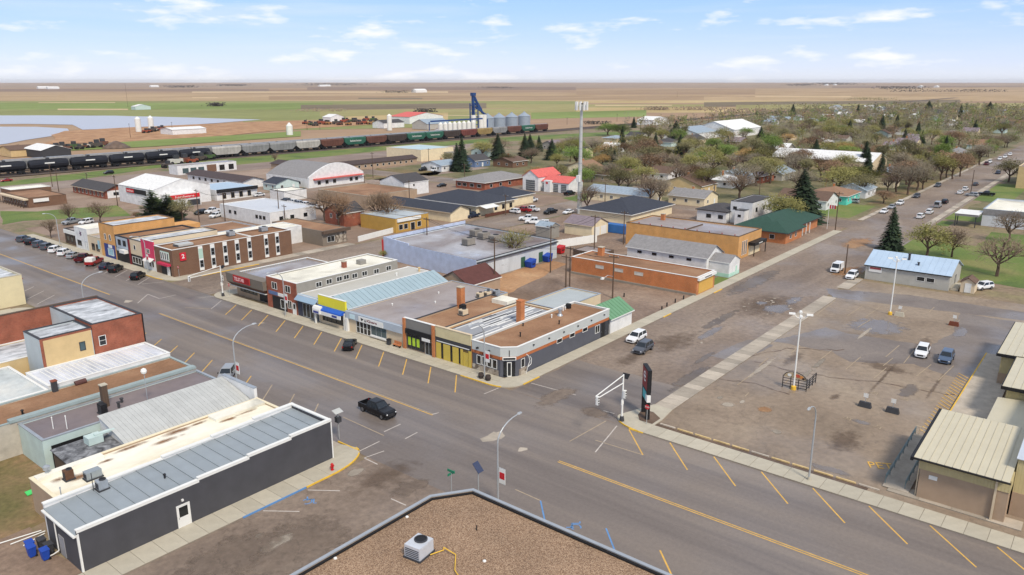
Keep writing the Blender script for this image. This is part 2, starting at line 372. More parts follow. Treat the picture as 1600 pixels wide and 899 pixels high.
# ---------------------------------------------------------------- palette
GLASS = mat('window_glass', (26, 30, 34), 0.12, 0, spec=0.6)
GLASSB = mat('blueish_glass', (70, 88, 92), 0.12, 0.1, 0.5, spec=0.6)
WHITE = mat('white_paint', (226, 226, 222), 0.6, 0.05, 0.8)
mat('steel', (150, 152, 154), 0.4, 0.06, 2.0, metal=0.6)
GALV = mat('galvanised', (172, 178, 184), 0.45, 0.12, 1.5, metal=0.45)
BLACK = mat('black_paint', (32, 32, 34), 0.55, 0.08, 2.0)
DGREY = mat('dark_grey_paint', (62, 63, 67), 0.7, 0.07, 0.5)
WOOD = mat('weathered_wood', (92, 76, 64), 0.9, 0.25, 1.5, streak=(8, 8, 0.5))
CONC = mat('concrete', (180, 173, 156), 0.9, 0.10, 0.9, rnd=0.07)
CONCW = mat('worn_concrete', (170, 160, 146), 0.9, 0.2, 0.7, rnd=0.24)
CONCD = mat('kerb_concrete', (140, 132, 120), 0.9, 0.15, 0.8)
YEL = mat('yellow_road_paint', (214, 170, 84), 0.8, 0.22, 1.6)
FADEK = mat('faded_stop_paint', (204, 178, 128), .85, .25, 1.5)
YELK = mat('yellow_kerb_paint', (222, 180, 66), 0.8, 0.16, 1.2)
WHT = mat('white_road_paint', (190, 182, 174), 0.85, 0.2, 1.5)
FADED = mat('faded_line_paint', (166, 150, 128), 0.9, 0.2, 1.2)
BLUEP = mat('blue_road_paint', (96, 140, 190), 0.8, 0.15, 1.5)
ASPH = ground_mat('asphalt', ((103, 95, 91), (119, 110, 104), (135, 124, 114)), 0.16, 2.6, (0.5, 0.72), 0.0, 0.10, 0.18, (1.5, 0.06, 1), speck=0.11)
ASPH2 = ground_mat('muddy_asphalt', ((113, 99, 88), (131, 116, 103), (147, 132, 118)), 0.055, 1.2, (0.62, 0.86), 0.22, 0.09, 0.16, (0.5, 1.5, 1), speck=0.26)
LOTM = ground_mat('parking_asphalt', ((123, 108, 92), (141, 125, 108), (153, 138, 120)), 0.05, 1.1, (0.6, 0.84), 0.16, 0.07, 0.22, speck=0.2)
PATCHM = ground_mat('grey_asphalt_patch', ((110, 101, 96), (122, 113, 107), (132, 122, 114)), 0.12, 2.0, (0.45, 0.8), 0.2, 0.2, 0.25)
DARKP = ground_mat('dark_patch', ((84, 68, 56), (100, 82, 68), (116, 97, 82)), 0.3, 2.4, (0.5, 0.85), 0.0, 0.2, 0.2)
DIRT = ground_mat('dirt', ((112, 93, 78), (134, 114, 98), (154, 134, 116)), 0.07, 1.3, (0.7, 0.95), wet=0.1, speck=0.28)
SAND = ground_mat('sandy_lane', ((140, 104, 72), (168, 128, 92), (184, 148, 112)), 0.1, 1.2, (0.8, 0.95), speck=0.2)
TOWN = ground_mat('town_ground', ((100, 104, 66), (134, 116, 96), (128, 122, 84)), 0.045, 0.6, (0.8, 0.95), speck=0.28)
LAWN = ground_mat('lawn_grass', ((80, 100, 48), (100, 118, 54), (124, 124, 72)), 0.06, 1.6, (0.9, 0.95), speck=0.25)
LAWNB = ground_mat('patchy_grass', ((92, 92, 50), (118, 104, 70), (146, 118, 90)), 0.16, 1.8, (0.9, 0.95), speck=0.28)
GRAVEL = gravel_mat('pebble_ballast', ((112, 88, 68), (150, 121, 95), (182, 155, 128)), 14.0)
TARGRAVEL = ground_mat('tar_and_gravel', ((124, 92, 66), (146, 110, 82), (162, 128, 98)), 0.12, 3.5, (0.8, 0.92), speck=0.16)
FLATGREY = ground_mat('grey_membrane', ((132, 118, 112), (152, 142, 138), (162, 154, 152)), 0.07, 0.6, (0.55, 0.8), wet=0.3, speck=0.08)
PURPLE = ground_mat('ponded_membrane', ((104, 92, 92), (118, 108, 110), (130, 118, 116)), 0.08, 0.8, (0.5, 0.75), wet=0.3, speck=0.08)
CREAMR = ground_mat('stained_cream_membrane', ((214, 200, 170), (232, 226, 206), (238, 234, 220)), 0.11, 0.9, (0.7, 0.85), stretch=(0.6, 1.6, 1), speck=0.07)
WHITER = ground_mat('white_membrane', ((176, 172, 160), (226, 222, 206), (234, 232, 222)), 0.09, 0.8, (0.6, 0.8), speck=0.06)
PATCHR = ground_mat('patched_white_roof', ((120, 122, 126), (186, 190, 194), (220, 222, 226)), 0.55, 2.5, (0.6, 0.8), stretch=(0.5, 1.4, 1), speck=0.12)
SLATE = ground_mat('wet_slate_painted_sheen', ((106, 90, 84), (148, 142, 142), (182, 184, 190)), 0.055, 0.9, (0.3, 0.7), wet=0.25, speck=0.08)  # bluish-white end of the ramp paints sky reflection into the membrane colour
GREYMET = mat('grey_metal_roof', (150, 158, 163), 0.5, 0.08, 0.5, metal=0.15, rnd=0.03)
LBLUE = mat('light_blue_metal_roof', (156, 176, 184), 0.5, 0.06, 0.5, metal=0.1, rnd=0.03)
PALEMET = mat('pale_metal_roof', (190, 191, 187), 0.5, 0.10, 0.6, metal=0.2, rnd=0.04)
TANMET = mat('tan_metal_roof', (202, 194, 170), 0.5, 0.05, 0.5, metal=0.1, rnd=0.02)
BRICKR = brick_mat('red_brick', (156, 82, 58), (138, 68, 48), (150, 110, 90), 0.25)
BRICKO = brick_mat('orange_brick', (196, 118, 66), (182, 104, 56), (176, 140, 104), 0.14)
BRICKY = brick_mat('buff_brick', (212, 158, 92), (202, 146, 80), (196, 160, 116), 0.12)
BRICKB = brick_mat('brown_brick', (122, 88, 66), (110, 78, 58), (120, 98, 82), 0.10)
TAN = mat('tan_stucco', (204, 178, 132), 0.85, 0.10, 0.5)
BEIGE = mat('beige_stucco', (210, 192, 164), 0.85, 0.08, 0.5)
CREAM = siding_mat('cream_siding', (226, 210, 176), 0.25, 0.3)
WSIDE = siding_mat('white_siding', (222, 222, 221), 0.2, 0.4, var=.12)
GSIDE = siding_mat('grey_siding', (146, 142, 134), 0.2, 0.4)
LGSIDE = siding_mat('light_grey_siding', (178, 176, 168), 0.25, 0.25)
BSIDE = siding_mat('pale_blue_ribbed_siding', (186, 198, 222), 0.25, 0.4, vertical=False, var=0.11)
MINT = siding_mat('mint_siding', (190, 208, 204), 0.22, 0.3)
TANRIB = siding_mat('tan_ribbed_siding', (186, 172, 128), 0.3, 0.9, vertical=True)
BLOCKT = mat('tan_block_wall', (168, 146, 124), 0.9, 0.09, 0.6, bump=0.2, bscale=2)
SHING = {k: mat('shingle_' + k, c, 0.9, 0.18, 1.2, bump=0.4, bscale=5) for k, c in
         dict(navy=(58, 62, 72), charcoal=(74, 72, 74), brown=(104, 84, 72), grey=(136, 134, 134), bluegrey=(146, 160, 172), tan=(142, 112, 90), green=(50, 78, 68), red=(206, 104, 98), mauve=(130, 118, 124), white=(222, 222, 220), maroon=(92, 58, 54)).items()}

# ---------------------------------------------------------------- land
def sheet(name, pts, z, m, parent=None, kind='structure'):
    o = MB().poly([(p[0], p[1], z) for p in pts]).build(name, m, parent)
    if not parent: tag(o, kind=kind)
    return o
def rect(x0, x1, y0, y1): return [(x0, y0), (x1, y0), (x1, y1), (x0, y1)]
def ragged(pts, amp=0.5, step=3.0, seed=1):
    rr = random.Random(seed); out = []
    for i, p in enumerate(pts):
        q = pts[(i + 1) % len(pts)]; d = math.dist(p, q); n = max(1, int(d / step))
        for k in range(n):
            t = k / n; out.append((p[0] + (q[0] - p[0]) * t + rr.uniform(-amp, amp), p[1] + (q[1] - p[1]) * t + rr.uniform(-amp, amp)))
    return out
PRAIRIE = ground_mat('prairie_soil', ((136, 110, 84), (158, 130, 102), (170, 146, 112)), 0.0009, 0.02, (0.9, 0.95), stretch=(0.3, 1.6, 1), speck=0.1)
n = 64; RAD = 26000
sheet('prairie', [(RAD * math.cos(2 * math.pi * i / n), RAD * math.sin(2 * math.pi * i / n)) for i in range(n)], -0.30, PRAIRIE)
def fieldmat(name, c, d=12): return ground_mat(name, (tuple(x - d for x in c), c, tuple(min(255, x + d) for x in c)), 0.004, 0.05, (0.9, 0.95), stretch=(0.5, 1.5, 1), speck=0.14)
FM = {k: fieldmat('field_' + k, c) for k, c in dict(green=(132, 134, 78), bright=(122, 136, 68), olive=(148, 140, 88), straw=(178, 156, 108), tan=(170, 144, 108), brown=(154, 128, 96), dark=(118, 104, 80), pink=(164, 138, 104), far=(150, 128, 106), pale=(192, 168, 130), farD=(130, 108, 90)).items()}
fld = 0
def field(pxs, k, z=None):
    """a field given by its corners as seen in the photograph, laid on the plain"""
    global fld; fld += 1
    sheet('field', [at(*p) for p in pxs], -0.27 + 0.005 * fld, FM[k])
def band(y0, y1, xa, xb, k, t=0.0): field([(xa, y1), (xb, y1 + t), (xb, y0 + t), (xa, y0)], k)
# far plain, bands of stubble, summer-fallow and pasture
band(133.2, 138, -300, 2000, 'far'); band(136, 141, 480, 900, 'farD'); band(135, 138, 1300, 1900, 'farD'); band(139, 143, -300, 420, 'farD')
band(141, 146, 900, 2000, 'brown', -4); band(143, 147, 300, 700, 'pale'); band(145, 151, 180, 900, 'pink'); band(144, 149, -300, 180, 'pink')
band(148, 158, -300, 2100, 'tan'); band(150, 156, 420, 1300, 'brown'); band(139, 152, 1180, 2100, 'pink', -6); band(151, 158, 1100, 1500, 'tan')
band(158, 164, -300, 900, 'green'); band(157.5, 161, 900, 1500, 'straw'); band(161, 171, -300, 520, 'bright'); band(164, 172, 470, 760, 'dark', -3)
band(163, 169, 760, 1120, 'olive'); band(171, 186, -300, 540, 'green'); band(172, 182, 500, 900, 'olive', -3); band(168, 176, 900, 1180, 'straw'); band(176, 186, 830, 1010, 'bright', -4)
band(160, 167, 1100, 1500, 'dark', -4); band(186, 205, 380, 760, 'green', -8); band(164, 172, 1150, 2100, 'olive', -6); band(182, 196, 540, 700, 'straw', -6); band(153, 155, 560, 660, 'dark')
for a in ((300, 152, 340, 153), (60, 160, 180, 161), (1180, 150, 1330, 152), (90, 170, 200, 172), (660, 180, 760, 181), (930, 164, 1050, 165.5)):
    band(a[1], a[3], a[0], a[2], 'pale')
WATER = mat('pond_water', (178, 180, 188), 0.4, 0.0, spec=0.8)
sheet('pond_water', ragged([at(*p) for p in ((-260, 181), (60, 180.5), (180, 181), (300, 184), (404, 187), (330, 193), (240, 198), (130, 203), (110, 195), (40, 194), (-260, 196))], 3, 30, 3), -0.04, WATER)
sheet('pond_water', ragged([at(*p) for p in ((-260, 198), (60, 198), (110, 201), (95, 211), (40, 219), (-40, 231), (-260, 236))], 3, 30, 4), -0.04, WATER)
sheet('yard_dirt', ragged([at(*p) for p in ((100, 205), (210, 199), (400, 190), (560, 186), (600, 194), (500, 200), (420, 205), (330, 214), (200, 222), (60, 226))], 4, 25, 5), -0.03, SAND)
sheet('verge_grass', [at(*p) for p in ((60, 231), (220, 220), (470, 205), (470, 213), (240, 229), (80, 237))], -0.02, FM['bright'])
sheet('verge_grass', [at(*p) for p in ((0, 285), (200, 262), (470, 238), (800, 214), (1000, 204), (1000, 209), (800, 221), (590, 236), (400, 257), (250, 262), (0, 299))], -0.018, LAWN)
sheet('rail_bed', [(-100, 407), (900, 403), (2400, 400), (2400, 416), (900, 420), (-100, 424)], 0.02, ground_mat('ballast', ((74, 64, 58), (92, 80, 72), (108, 96, 86)), 0.05, 1.0))
sheet('town_ground', [(-20, -120), (760, -120), (760, 400), (520, 402), (-60, 404), (-60, 60)], -0.03, TOWN)
sheet('highway', [(-60, 345), (420, 345), (420, 372), (-60, 372)], -0.012, ground_mat('highway_asphalt', ((120, 104, 94), (136, 120, 110), (150, 136, 124)), 0.03, 0.6))
sheet('residential_ground', ragged(rect(258, 755, 68, 300), 2, 12, 61), -0.014, ground_mat('shade_toned_lawn', ((78, 84, 50), (112, 106, 74), (128, 118, 92)), 0.06, 0.5, (0.9, 0.95), speck=0.3))  # dark green-brown painted in so gaps between the trees look shaded
sheet('residential_ground', ragged(rect(300, 755, -110, 44), 2, 12, 62), -0.014, MATS['shade_toned_lawn'])
sheet('residential_ground', ragged([(755, -220), (1500, -240), (1500, 330), (1200, 385), (480, 398), (440, 302), (755, 300)], 5, 30, 63), -0.1, MATS['shade_toned_lawn'])
sheet('dirt_yard', ragged(rect(110, 145, 60.5, 106), 0.4, 4, 7), -0.02, DIRT)
sheet('sandy_lane', ragged(rect(111.5, 118, 88, 111) , 0.4, 3, 8), -0.012, SAND)
sheet('sandy_lane', ragged([(112, 100), (118, 98), (150, 104), (150, 109), (118, 110)], 0.5, 3, 9), -0.008, SAND)
sheet('back_lot', ragged(rect(118, 242, 66, 145), 0.4, 6, 11), -0.024, DIRT)
sheet('back_lot', ragged(rect(84, 240, 163, 258), 0.4, 6, 12), -0.024, ground_mat('gravel_lots', ((120, 100, 86), (138, 118, 102), (152, 132, 116)), 0.05, 0.8))
sheet('back_lot', ragged(rect(84, 330, 270, 344), 0.4, 6, 13), -0.024, ground_mat('gravel_lots_far', ((128, 108, 92), (146, 126, 110), (160, 140, 124)), 0.05, 0.8))
sheet('lawn', ragged([at(*p) for p in ((205, 338), (40, 345), (0, 352), (0, 330), (60, 330), (180, 321))], 0.8, 8, 5), -0.01, LAWN)
sheet('lawn', ragged([at(*p) for p in ((560, 280), (590, 263), (690, 268), (680, 276), (640, 283))], 0.5, 8, 6), -0.01, LAWNB)
sheet('lawn', ragged(rect(193, 262, -70, 30), 0.6, 5, 21), -0.01, LAWN)
sheet('lawn', ragged(rect(200, 236, 30, 46), 0.6, 5, 22), -0.006, LAWN)
sheet('lawn', ragged([at(*p) for p in ((1415, 375), (1440, 390), (1600, 440), (1680, 440), (1680, 385), (1560, 388))], 0.5, 5, 23), -0.002, LAWN)
sheet('lawn', rect(264, 274, 42, 48), -0.006, LAWN); sheet('lawn', rect(278, 300, 36, 47), -0.006, LAWN); sheet('lawn', rect(330, 392, 34, 47), -0.006, LAWN)
sheet('lawn', rect(260, 292, 70, 96), -0.006, LAWN); sheet('lawn', rect(292, 480, 67, 74), -0.006, LAWNB)
sheet('lawn', ragged([at(*p) for p in ((935, 300), (985, 296), (1005, 305), (965, 316))], 0.4, 5, 24), -0.002, LAWN)
sheet('lawn', ragged([at(*p) for p in ((880, 310), (960, 292), (965, 298), (905, 316))], 0.4, 5, 25), -0.002, LAWN)
sheet('lawn', rect(151.5, 161, 66.8, 70), -0.006, LAWN)
sheet('lawn', ragged(rect(-6, 31, 80, 104), 0.5, 3, 26), -0.01, LAWNB); sheet('back_yard_dirt', ragged(rect(-6, 22, 64, 80), 0.5, 3, 27), -0.008, DIRT)

# ---------------------------------------------------------------- streets
MAIN = sheet('main_street', rect(53.2, 79.6, -90, 345), 0.006, ASPH)
SIDE = sheet('side_street', rect(-60, 640, 45.6, 65.0), 0.0, ASPH2)
SIDEW = sheet('side_street_mouth', ragged(rect(79.7, 96, 46.2, 64.4), 0.25, 2.5, 31), 0.004, ASPH, SIDE)
LOT = sheet('parking_lot', rect(82.2, 178, -70, 43.4), -0.004, LOTM)
sheet('cross_street', rect(79.7, 330, 146.0, 161.8), -0.004, ASPH2)
sheet('cross_street', rect(-20, 53.1, 134.5, 162), -0.004, ASPH2)
sheet('back_avenue', rect(242, 256, 65.1, 340), -0.008, ASPH2)
sheet('back_avenue', rect(120, 300, 258, 268), -0.010, ground_mat('grey_lane', ((128, 112, 100), (142, 126, 114), (156, 140, 128)), 0.05, 0.8))
def line(parent, a, b, w, m, z=0.012, name='painted_line'):
    A = Vector((a[0], a[1], z)); B = Vector((b[0], b[1], z)); d = (B - A).normalized(); s = Vector((-d.y, d.x, 0)) * w / 2
    return MB().poly([A - s, B - s, B + s, A + s]).build(name, m, parent)
def pxline(parent, a, b, w, m, z=0.012): return line(parent, at(*a), at(*b), w, m, z)
for X in (66.42, 66.74): line(MAIN, (X, 47), (X, -60), 0.13, YEL)
line(MAIN, (66.45, 67.5), (66.45, 141), 0.15, YEL); line(MAIN, (66.75, 67.5), (66.75, 141), 0.13, FADED); line(MAIN, (66.6, 162), (66.6, 330), 0.2, YEL)
for k in range(12): line(MAIN, (79.0, 74.9 + 5.44 * k), (74.0, 70.5 + 5.44 * k), 0.16, YEL)
for k in range(-2, 9): line(MAIN, (54.1, 88.6 + 5.43 * k), (59.2, 93.3 + 5.43 * k), 0.15, FADED if k < 1 else YEL)
for k in range(14): line(MAIN, (79.0, 170 + 5.4 * k), (74.2, 165.6 + 5.4 * k), 0.15, WHT)
for k in range(8): line(MAIN, (54.2, 166 + 5.4 * k), (59.2, 170.6 + 5.4 * k), 0.15, WHT)
for k in range(10): line(MAIN, (79.1, 44.9 - 5.78 * k), (74.2, 40.1 - 5.78 * k), 0.15, YEL)
for k in range(2, 8): line(MAIN, (54.1, 38.9 - 6.9 * k), (58.3, 43.0 - 6.9 * k), 0.16, YEL)
pxline(MAIN, (844.5, 782.5), (851.7, 815.7), .16, BLUEP); pxline(MAIN, (947, 825.8), (963, 867), .16, BLUEP); pxline(MAIN, (805, 765), (844.5, 782.5), .14, FADED)
for a, b, m in (((536, 652), (600, 681), FADED), ((556, 708), (593, 690), WHT), ((569, 716), (600, 705), WHT), ((600, 675), (626, 663), WHT), ((633, 686), (652, 676), WHT), ((569, 716), (590, 726), WHT),
                ((611, 779.6), (634.5, 790), WHT), ((756, 616), (779, 606.5), WHT), ((411, 798.5), (468, 799.6), WHT), ((481, 766), (531, 767.3), WHT), ((830, 599), (900, 617.7), WHT), ((890, 690), (947, 658), FADED),
                ((930, 707), (964, 665.6), WHT), ((930, 688), (1003.6, 710.8), FADED), ((943, 642), (960, 646.7), WHT), ((675, 648), (686, 645), WHT), ((215, 474), (231, 460), WHT), ((231, 460), (249, 467), WHT), ((249, 467), (275, 461), WHT),
                ((310, 466), (335, 463), WHT), ((330, 483), (346, 470), WHT), ((289, 481), (330, 483), FADED), ((222, 444), (256, 441), WHT)):
    pxline(MAIN, a, b, .15, m, 0.014)
def wheelchair(px, py, ang, parent):
    x, y = at(px, py); mb = MB(); c, s = math.cos(ang), math.sin(ang); T = lambda u, v: (x + u * c - v * s, y + u * s + v * c, 0.016)
    for i in range(10):
        a0, a1 = R_(-120 + i * 27), R_(-120 + (i + 1) * 27)
        mb.poly([T(.42 * math.cos(a0), .42 * math.sin(a0)), T(.56 * math.cos(a0), .56 * math.sin(a0)), T(.56 * math.cos(a1), .56 * math.sin(a1)), T(.42 * math.cos(a1), .42 * math.sin(a1))])
    for (u0, v0, u1, v1) in ((-.1, .2, .05, 1.0), (.05, .3, .7, .42), (.6, -.5, .75, .4), (.75, -.55, 1.0, -.42)): mb.poly([T(u0, v0), T(u1, v0), T(u1, v1), T(u0, v1)])
    mb.build('accessible_symbol', BLUEP, parent)
wheelchair(900, 824, R_(40), MAIN); wheelchair(480, 784, R_(-40), SIDE)
# worn patches and damp spots
for i, (cx, cy, rx, ry, m) in enumerate(((772, 682, 2.6, .9, 'tan'), (816, 703, 1.2, .4, 'tan'), (199, 471, 1.2, 1.0, 'tan'), (410, 505, .8, .5, 'tan'))):
    x, y = at(cx, cy); sheet('worn_patch', ragged([(x + rx * .7 * math.cos(a * .785), y + ry * math.sin(a * .785)) for a in range(8)], .35, .5, 40 + i), 0.011, CONCW, MAIN)
BLZ = [0]
def blot(parent, px, py, rx, ry, m, z, seed, n=10, amp=.25, name='asphalt_patch'):
    x, y = at(px, py); BLZ[0] += 1; k = 1.35
    sheet(name, rect(x - rx * k, x + rx * k, y - ry * k, y + ry * k), .0165 + BLZ[0] * .0002, DEC[m.name], parent)
PUDDLE = mat('puddle', (134, 126, 122), 0.2, 0.2, 0.4, spec=0.5)
DEC = {m_.name: decal_mat('soft_' + m_.name, m_.name) for m_ in (PUDDLE, PATCHM, SAND, ASPH2, CONCW)}; DEC[DARKP.name] = decal_mat('soft_dark', DARKP.name, .55, .45)
blot(SIDE, 1198, 477, 9, 5.5, DARKP, .004, 51); blot(SIDE, 1215, 483, 3.5, 2.2, PUDDLE, .008, 52); blot(SIDE, 1190, 474, 1.2, .9, PUDDLE, .009, 53); blot(SIDE, 1240, 470, 3.5, 1.2, PUDDLE, .008, 54)
blot(SIDE, 1050, 535, 7, 3.2, DARKP, .004, 55); blot(SIDE, 985, 560, 4, 1.6, DARKP, .005, 56); blot(SIDE, 1125, 500, 8, 1.0, PATCHM, .005, 57); blot(SIDE, 1110, 520, 5, .8, PUDDLE, .006, 58); blot(SIDE, 1340, 380, 9, 3, SAND, .004, 59)
blot(SIDE, 1080, 590, 6, 1.2, PATCHM, .005, 60); blot(SIDE, 1180, 440, 14, 2.0, PATCHM, .003, 61); blot(SIDE, 1325, 425, 6, 3, SAND, .004, 62)
blot(SIDE, 460, 860, 6, 5, ASPH2, .006, 63); blot(SIDE, 600, 745, 5, 2.2, DARKP, .003, 64, amp=.4); blot(SIDE, 430, 850, 2, .8, CONCW, .009, 65); blot(SIDE, 405, 838, .5, .5, CONCW, .009, 66); blot(SIDE, 360, 870, 5, 3, ASPH2, .007, 67)
blot(SIDE, 555, 738, 1.2, .7, CONCW, .009, 68); blot(SIDE, 640, 762, 2.5, 1.2, ASPH2, .008, 69); blot(SIDE, 870, 620, 4, 1.6, ASPH2, .009, 70); blot(SIDE, 930, 645, 1.3, 2.2, ASPH2, .009, 71)
for i, (pts, m) in enumerate(((((1290, 451), (1420, 461), (1600, 488), (1640, 506), (1540, 494), (1440, 482), (1300, 464)), PATCHM), (((1500, 489), (1600, 505), (1600, 540), (1530, 566), (1440, 548), (1490, 520)), PATCHM), (((1205, 533), (1290, 512), (1330, 522), (1450, 540), (1540, 566), (1520, 600), (1430, 570), (1330, 566), (1300, 550)), PATCHM),
                              (((1310, 506), (1370, 494), (1440, 508), (1400, 524), (1330, 520)), PUDDLE), (((1110, 556), (1170, 530), (1210, 540), (1150, 566)), PATCHM), (((1475, 640), (1445, 668), (1440, 700), (1490, 702), (1520, 660)), PATCHM), (((1330, 560), (1420, 572), (1440, 590), (1340, 575)), DARKP))):
    sheet('asphalt_patch', ragged([at(*p) for p in pts], .22, .9, 80 + i), 0.003 + .001 * i, m if m is PATCHM else DEC[m.name], LOT)
for i, pts in enumerate((((1180, 566), (1240, 580), (1300, 590), (1370, 596), (1450, 612), (1520, 622)), ((1110, 590), (1180, 600), (1240, 618)), ((1150, 560), (1230, 545), (1330, 548)))):   # long repaired cracks
    rr = random.Random(200 + i); P_ = []
    for a, b in zip(pts, pts[1:]):
        for k in range(8): P_.append(at(a[0] + (b[0] - a[0]) * k / 8 + rr.uniform(-2, 2), a[1] + (b[1] - a[1]) * k / 8 + rr.uniform(-1.2, 1.2)))
    mb = MB()
    for a, b in zip(P_, P_[1:]):
        d = Vector((b[0] - a[0], b[1] - a[1])).normalized(); n_ = Vector((-d.y, d.x)) * rr.uniform(.04, .16); mb.poly([(a[0] - n_.x, a[1] - n_.y, .0161), (b[0] - n_.x, b[1] - n_.y, .0161), (b[0] + n_.x, b[1] + n_.y, .0161), (a[0] + n_.x, a[1] + n_.y, .0161)])
    tag(mb.build('crack', DARKP, LOT), kind='stuff')
for i, (px, py, rx, ry, m) in enumerate(((1300, 735, .7, 2.3, PUDDLE), (1305, 620, 1.6, .6, DARKP), (1138, 633, .9, .9, CONCW), (1125, 622, .6, .4, CONCW), (1160, 628, .6, .3, CONCW), (1095, 603, 1.6, .5, CONCW), (1190, 575, 5.5, .45, CONCW), (1280, 568, 3, .5, CONCW), (1260, 585, 3.5, .35, CONCW),
                                         (1345, 660, .7, 1.1, PUDDLE), (1213, 675, .6, .6, CONCW), (1195, 640, .9, .9, SAND), (1440, 540, 6, .9, DARKP), (1380, 590, 9, .3, DARKP), (1460, 605, 7, .3, DARKP), (1320, 690, 3.5, 2, DARKP), (1040, 625, .7, .5, DARKP), (1100, 560, 4, .5, PATCHM), (1350, 522, 4, .4, CONCW), (1420, 610, 3, 1, PATCHM), (1500, 520, 3.5, 1.0, PUDDLE), (1240, 560, 4, 1.1, DARKP))):
    blot(LOT, px, py, rx, ry, m, .016 + .0005 * i, 100 + i)
for a, b in (((1130, 583), (1105, 603)), ((1178, 583), (1152, 602)), ((1170, 614), (1164, 620)), ((1405, 540), (1384, 558)), ((1428, 548), (1412, 568)), ((1455, 570), (1432, 588)), ((1490, 572), (1466, 595)), ((1300, 548), (1282, 562)), ((1345, 558), (1322, 577)), ((1385, 575), (1365, 592)), ((1500, 500), (1490, 510)),
             ((1305, 470), (1276, 492)), ((1348, 478), (1324, 494)), ((1375, 480), (1352, 496)), ((1417, 485), (1400, 498)), ((1460, 480), (1452, 488)), ((1225, 600), (1232, 593)), ((1360, 500), (1340, 512)), ((1395, 560), (1380, 572)), ((1250, 540), (1236, 552)), ((1200, 560), (1186, 572)), ((1540, 462), (1520, 470)), ((1578, 468), (1560, 470)), ((1400, 462), (1392, 466)), ((1340, 450), (1330, 455))):
    pxline(LOT, a, b, .13, FADED, .033)
rb = random.Random(77)
for k in range(46):
    px, py = (1195 + rb.gauss(0, 24), 477 + rb.gauss(0, 6)) if k < 26 else (1180 + rb.uniform(-90, 120), 520 + rb.uniform(-40, 40))
    x, y = at(px, py)
    if not 47 < y < 64: continue
    r = rb.uniform(.12, .45); sheet('broken_patch', [(x + r * rb.uniform(.6, 1.3) * math.cos(a * 1.05), y + r * .7 * rb.uniform(.6, 1.3) * math.sin(a * 1.05)) for a in range(6)], .028 + k * .0001, CONCW, SIDE)
floor_text(LOT, 'PET', 89.2, 17.4, .034, 1.5, R_(-62), YEL, 2.6)
for (px, py) in ((1368, 615), (1415, 625), (1326, 655), (1373, 668)):
    x, y = at(px, py); mb = MB()
    for (u, v, du, dv) in ((-.9, -.8, 1.8, .1), (-.9, .8, 1.8, .1), (-.9, -.8, .1, 1.6)) if py > 700 else ((-.5, -.3, .7, .12), (-.2, 0, .12, .7), (.1, .2, .5, .12), (.3, -.4, .12, .5)): mb.box(x + u, x + u + du, y + v, y + v + dv, .034, .038)
    mb.build('painted_symbol', FADED if py < 700 else YEL, LOT)

# ---------------------------------------------------------------- pavements of separate slabs
def pavement(name, x0, x1, y0, y1, n, axis, m=CONC, h=0.13, cols=1):
    root = MB().box(x0, x1, y0, y1, -0.1, h - 0.03).build(name, CONCD); tag(root, kind='structure')
    L_ = (x1 - x0) if axis == 'x' else (y1 - y0); Wd = (y1 - y0) if axis == 'x' else (x1 - x0)
    d = L_ / n; w = Wd / cols; g = 0.025
    me = (MB().box(g, d - g, g, w - g, 0, 0.034) if axis == 'x' else MB().box(g, w - g, g, d - g, 0, 0.034)).mesh('slab', m)
    for i in range(n):
        for j in range(cols):
            link('slab', me, root, (x0 + i * d, y0 + j * w, h - .032) if axis == 'x' else (x0 + j * w, y0 + i * d, h - .032))
    return root
PA = pavement('pavement', 79.25, 82.4, 68.2, 142.0, 40, 'y', cols=2)
PB = pavement('pavement', 85.4, 235, 64.7, 67.2, 66, 'x')
PC = pavement('pavement', 79.3, 82.1, -60, 43.0, 52, 'y')
PD = pavement('pavement', 18, 47.6, 64.9, 68.0, 14, 'x')
pavement('pavement', 49.6, 53.2, 70, 133, 28, 'y', CONCW)
pavement('pavement', 79.4, 82.4, 168.5, 246, 36, 'y'); pavement('pavement', 85.6, 132, 161.9, 165.2, 18, 'x', CONCW); pavement('pavement', 84.2, 128, 142.6, 145.9, 18, 'x', CONCW)
pavement('pavement', 49.6, 53.2, -40, 44.4, 34, 'y'); pavement('pavement', 262, 560, 46.4, 48.4, 90, 'x', CONCW); pavement('pavement', 258, 520, 65.2, 66.8, 80, 'x', CONCW); pavement('pavement', 258, 330, 162.0, 163.6, 24, 'x', CONCW)
PE = pavement('pavement', 88, 159.5, 43.45, 46.2, 42, 'x', CONCW, 0.05)
PF = pavement('pavement', 168, 179, 43.6, 46.2, 6, 'x', CONCW, 0.05)
pavement('pavement', 83.6, 85.6, 3, 15.4, 4, 'y', CONCW, 0.09)
def corner(cx, cy, r0x, r0y, sx, sy, parent, inner, paint=None, h=0.13, amin=0, amax=90):
    """rounded pavement corner: quarter ellipse about the inner point"""
    pts = [inner] if inner else []
    arc = [(cx + sx * r0x * math.cos(R_(a)), cy + sy * r0y * math.sin(R_(a))) for a in range(0, 91, 9)]
    o = MB().prism([(cx, cy)] + arc, -0.1, h).build('corner_slab', CONC, parent)
    return arc
arc1 = corner(82.4, 68.2, 3.15, 3.5, -1, -1, PA, None); MB().box(82.42, 85.38, 64.7, 68.2, -.1, .128).build('corner_slab', CONC, PA)
arc2 = corner(47.6, 68.0, 6.2, 3.1, 1, -1, PD, None); MB().prism([(47.6, 68.02), (53.8, 68.02), (53.2, 70), (50.4, 70), (50.4, 68.02)], -.1, .128).build('corner_slab', CONC, PD)
arc3 = corner(82.1, 43.0, 2.8, 5.2, -1, 1, PC, None); MB().prism([(82.12, 43.0), (82.12, 48.2), (87.98, 46.2), (87.98, 43.45), (84.5, 43.0)], -.1, .126).build('corner_slab', CONC, PC)
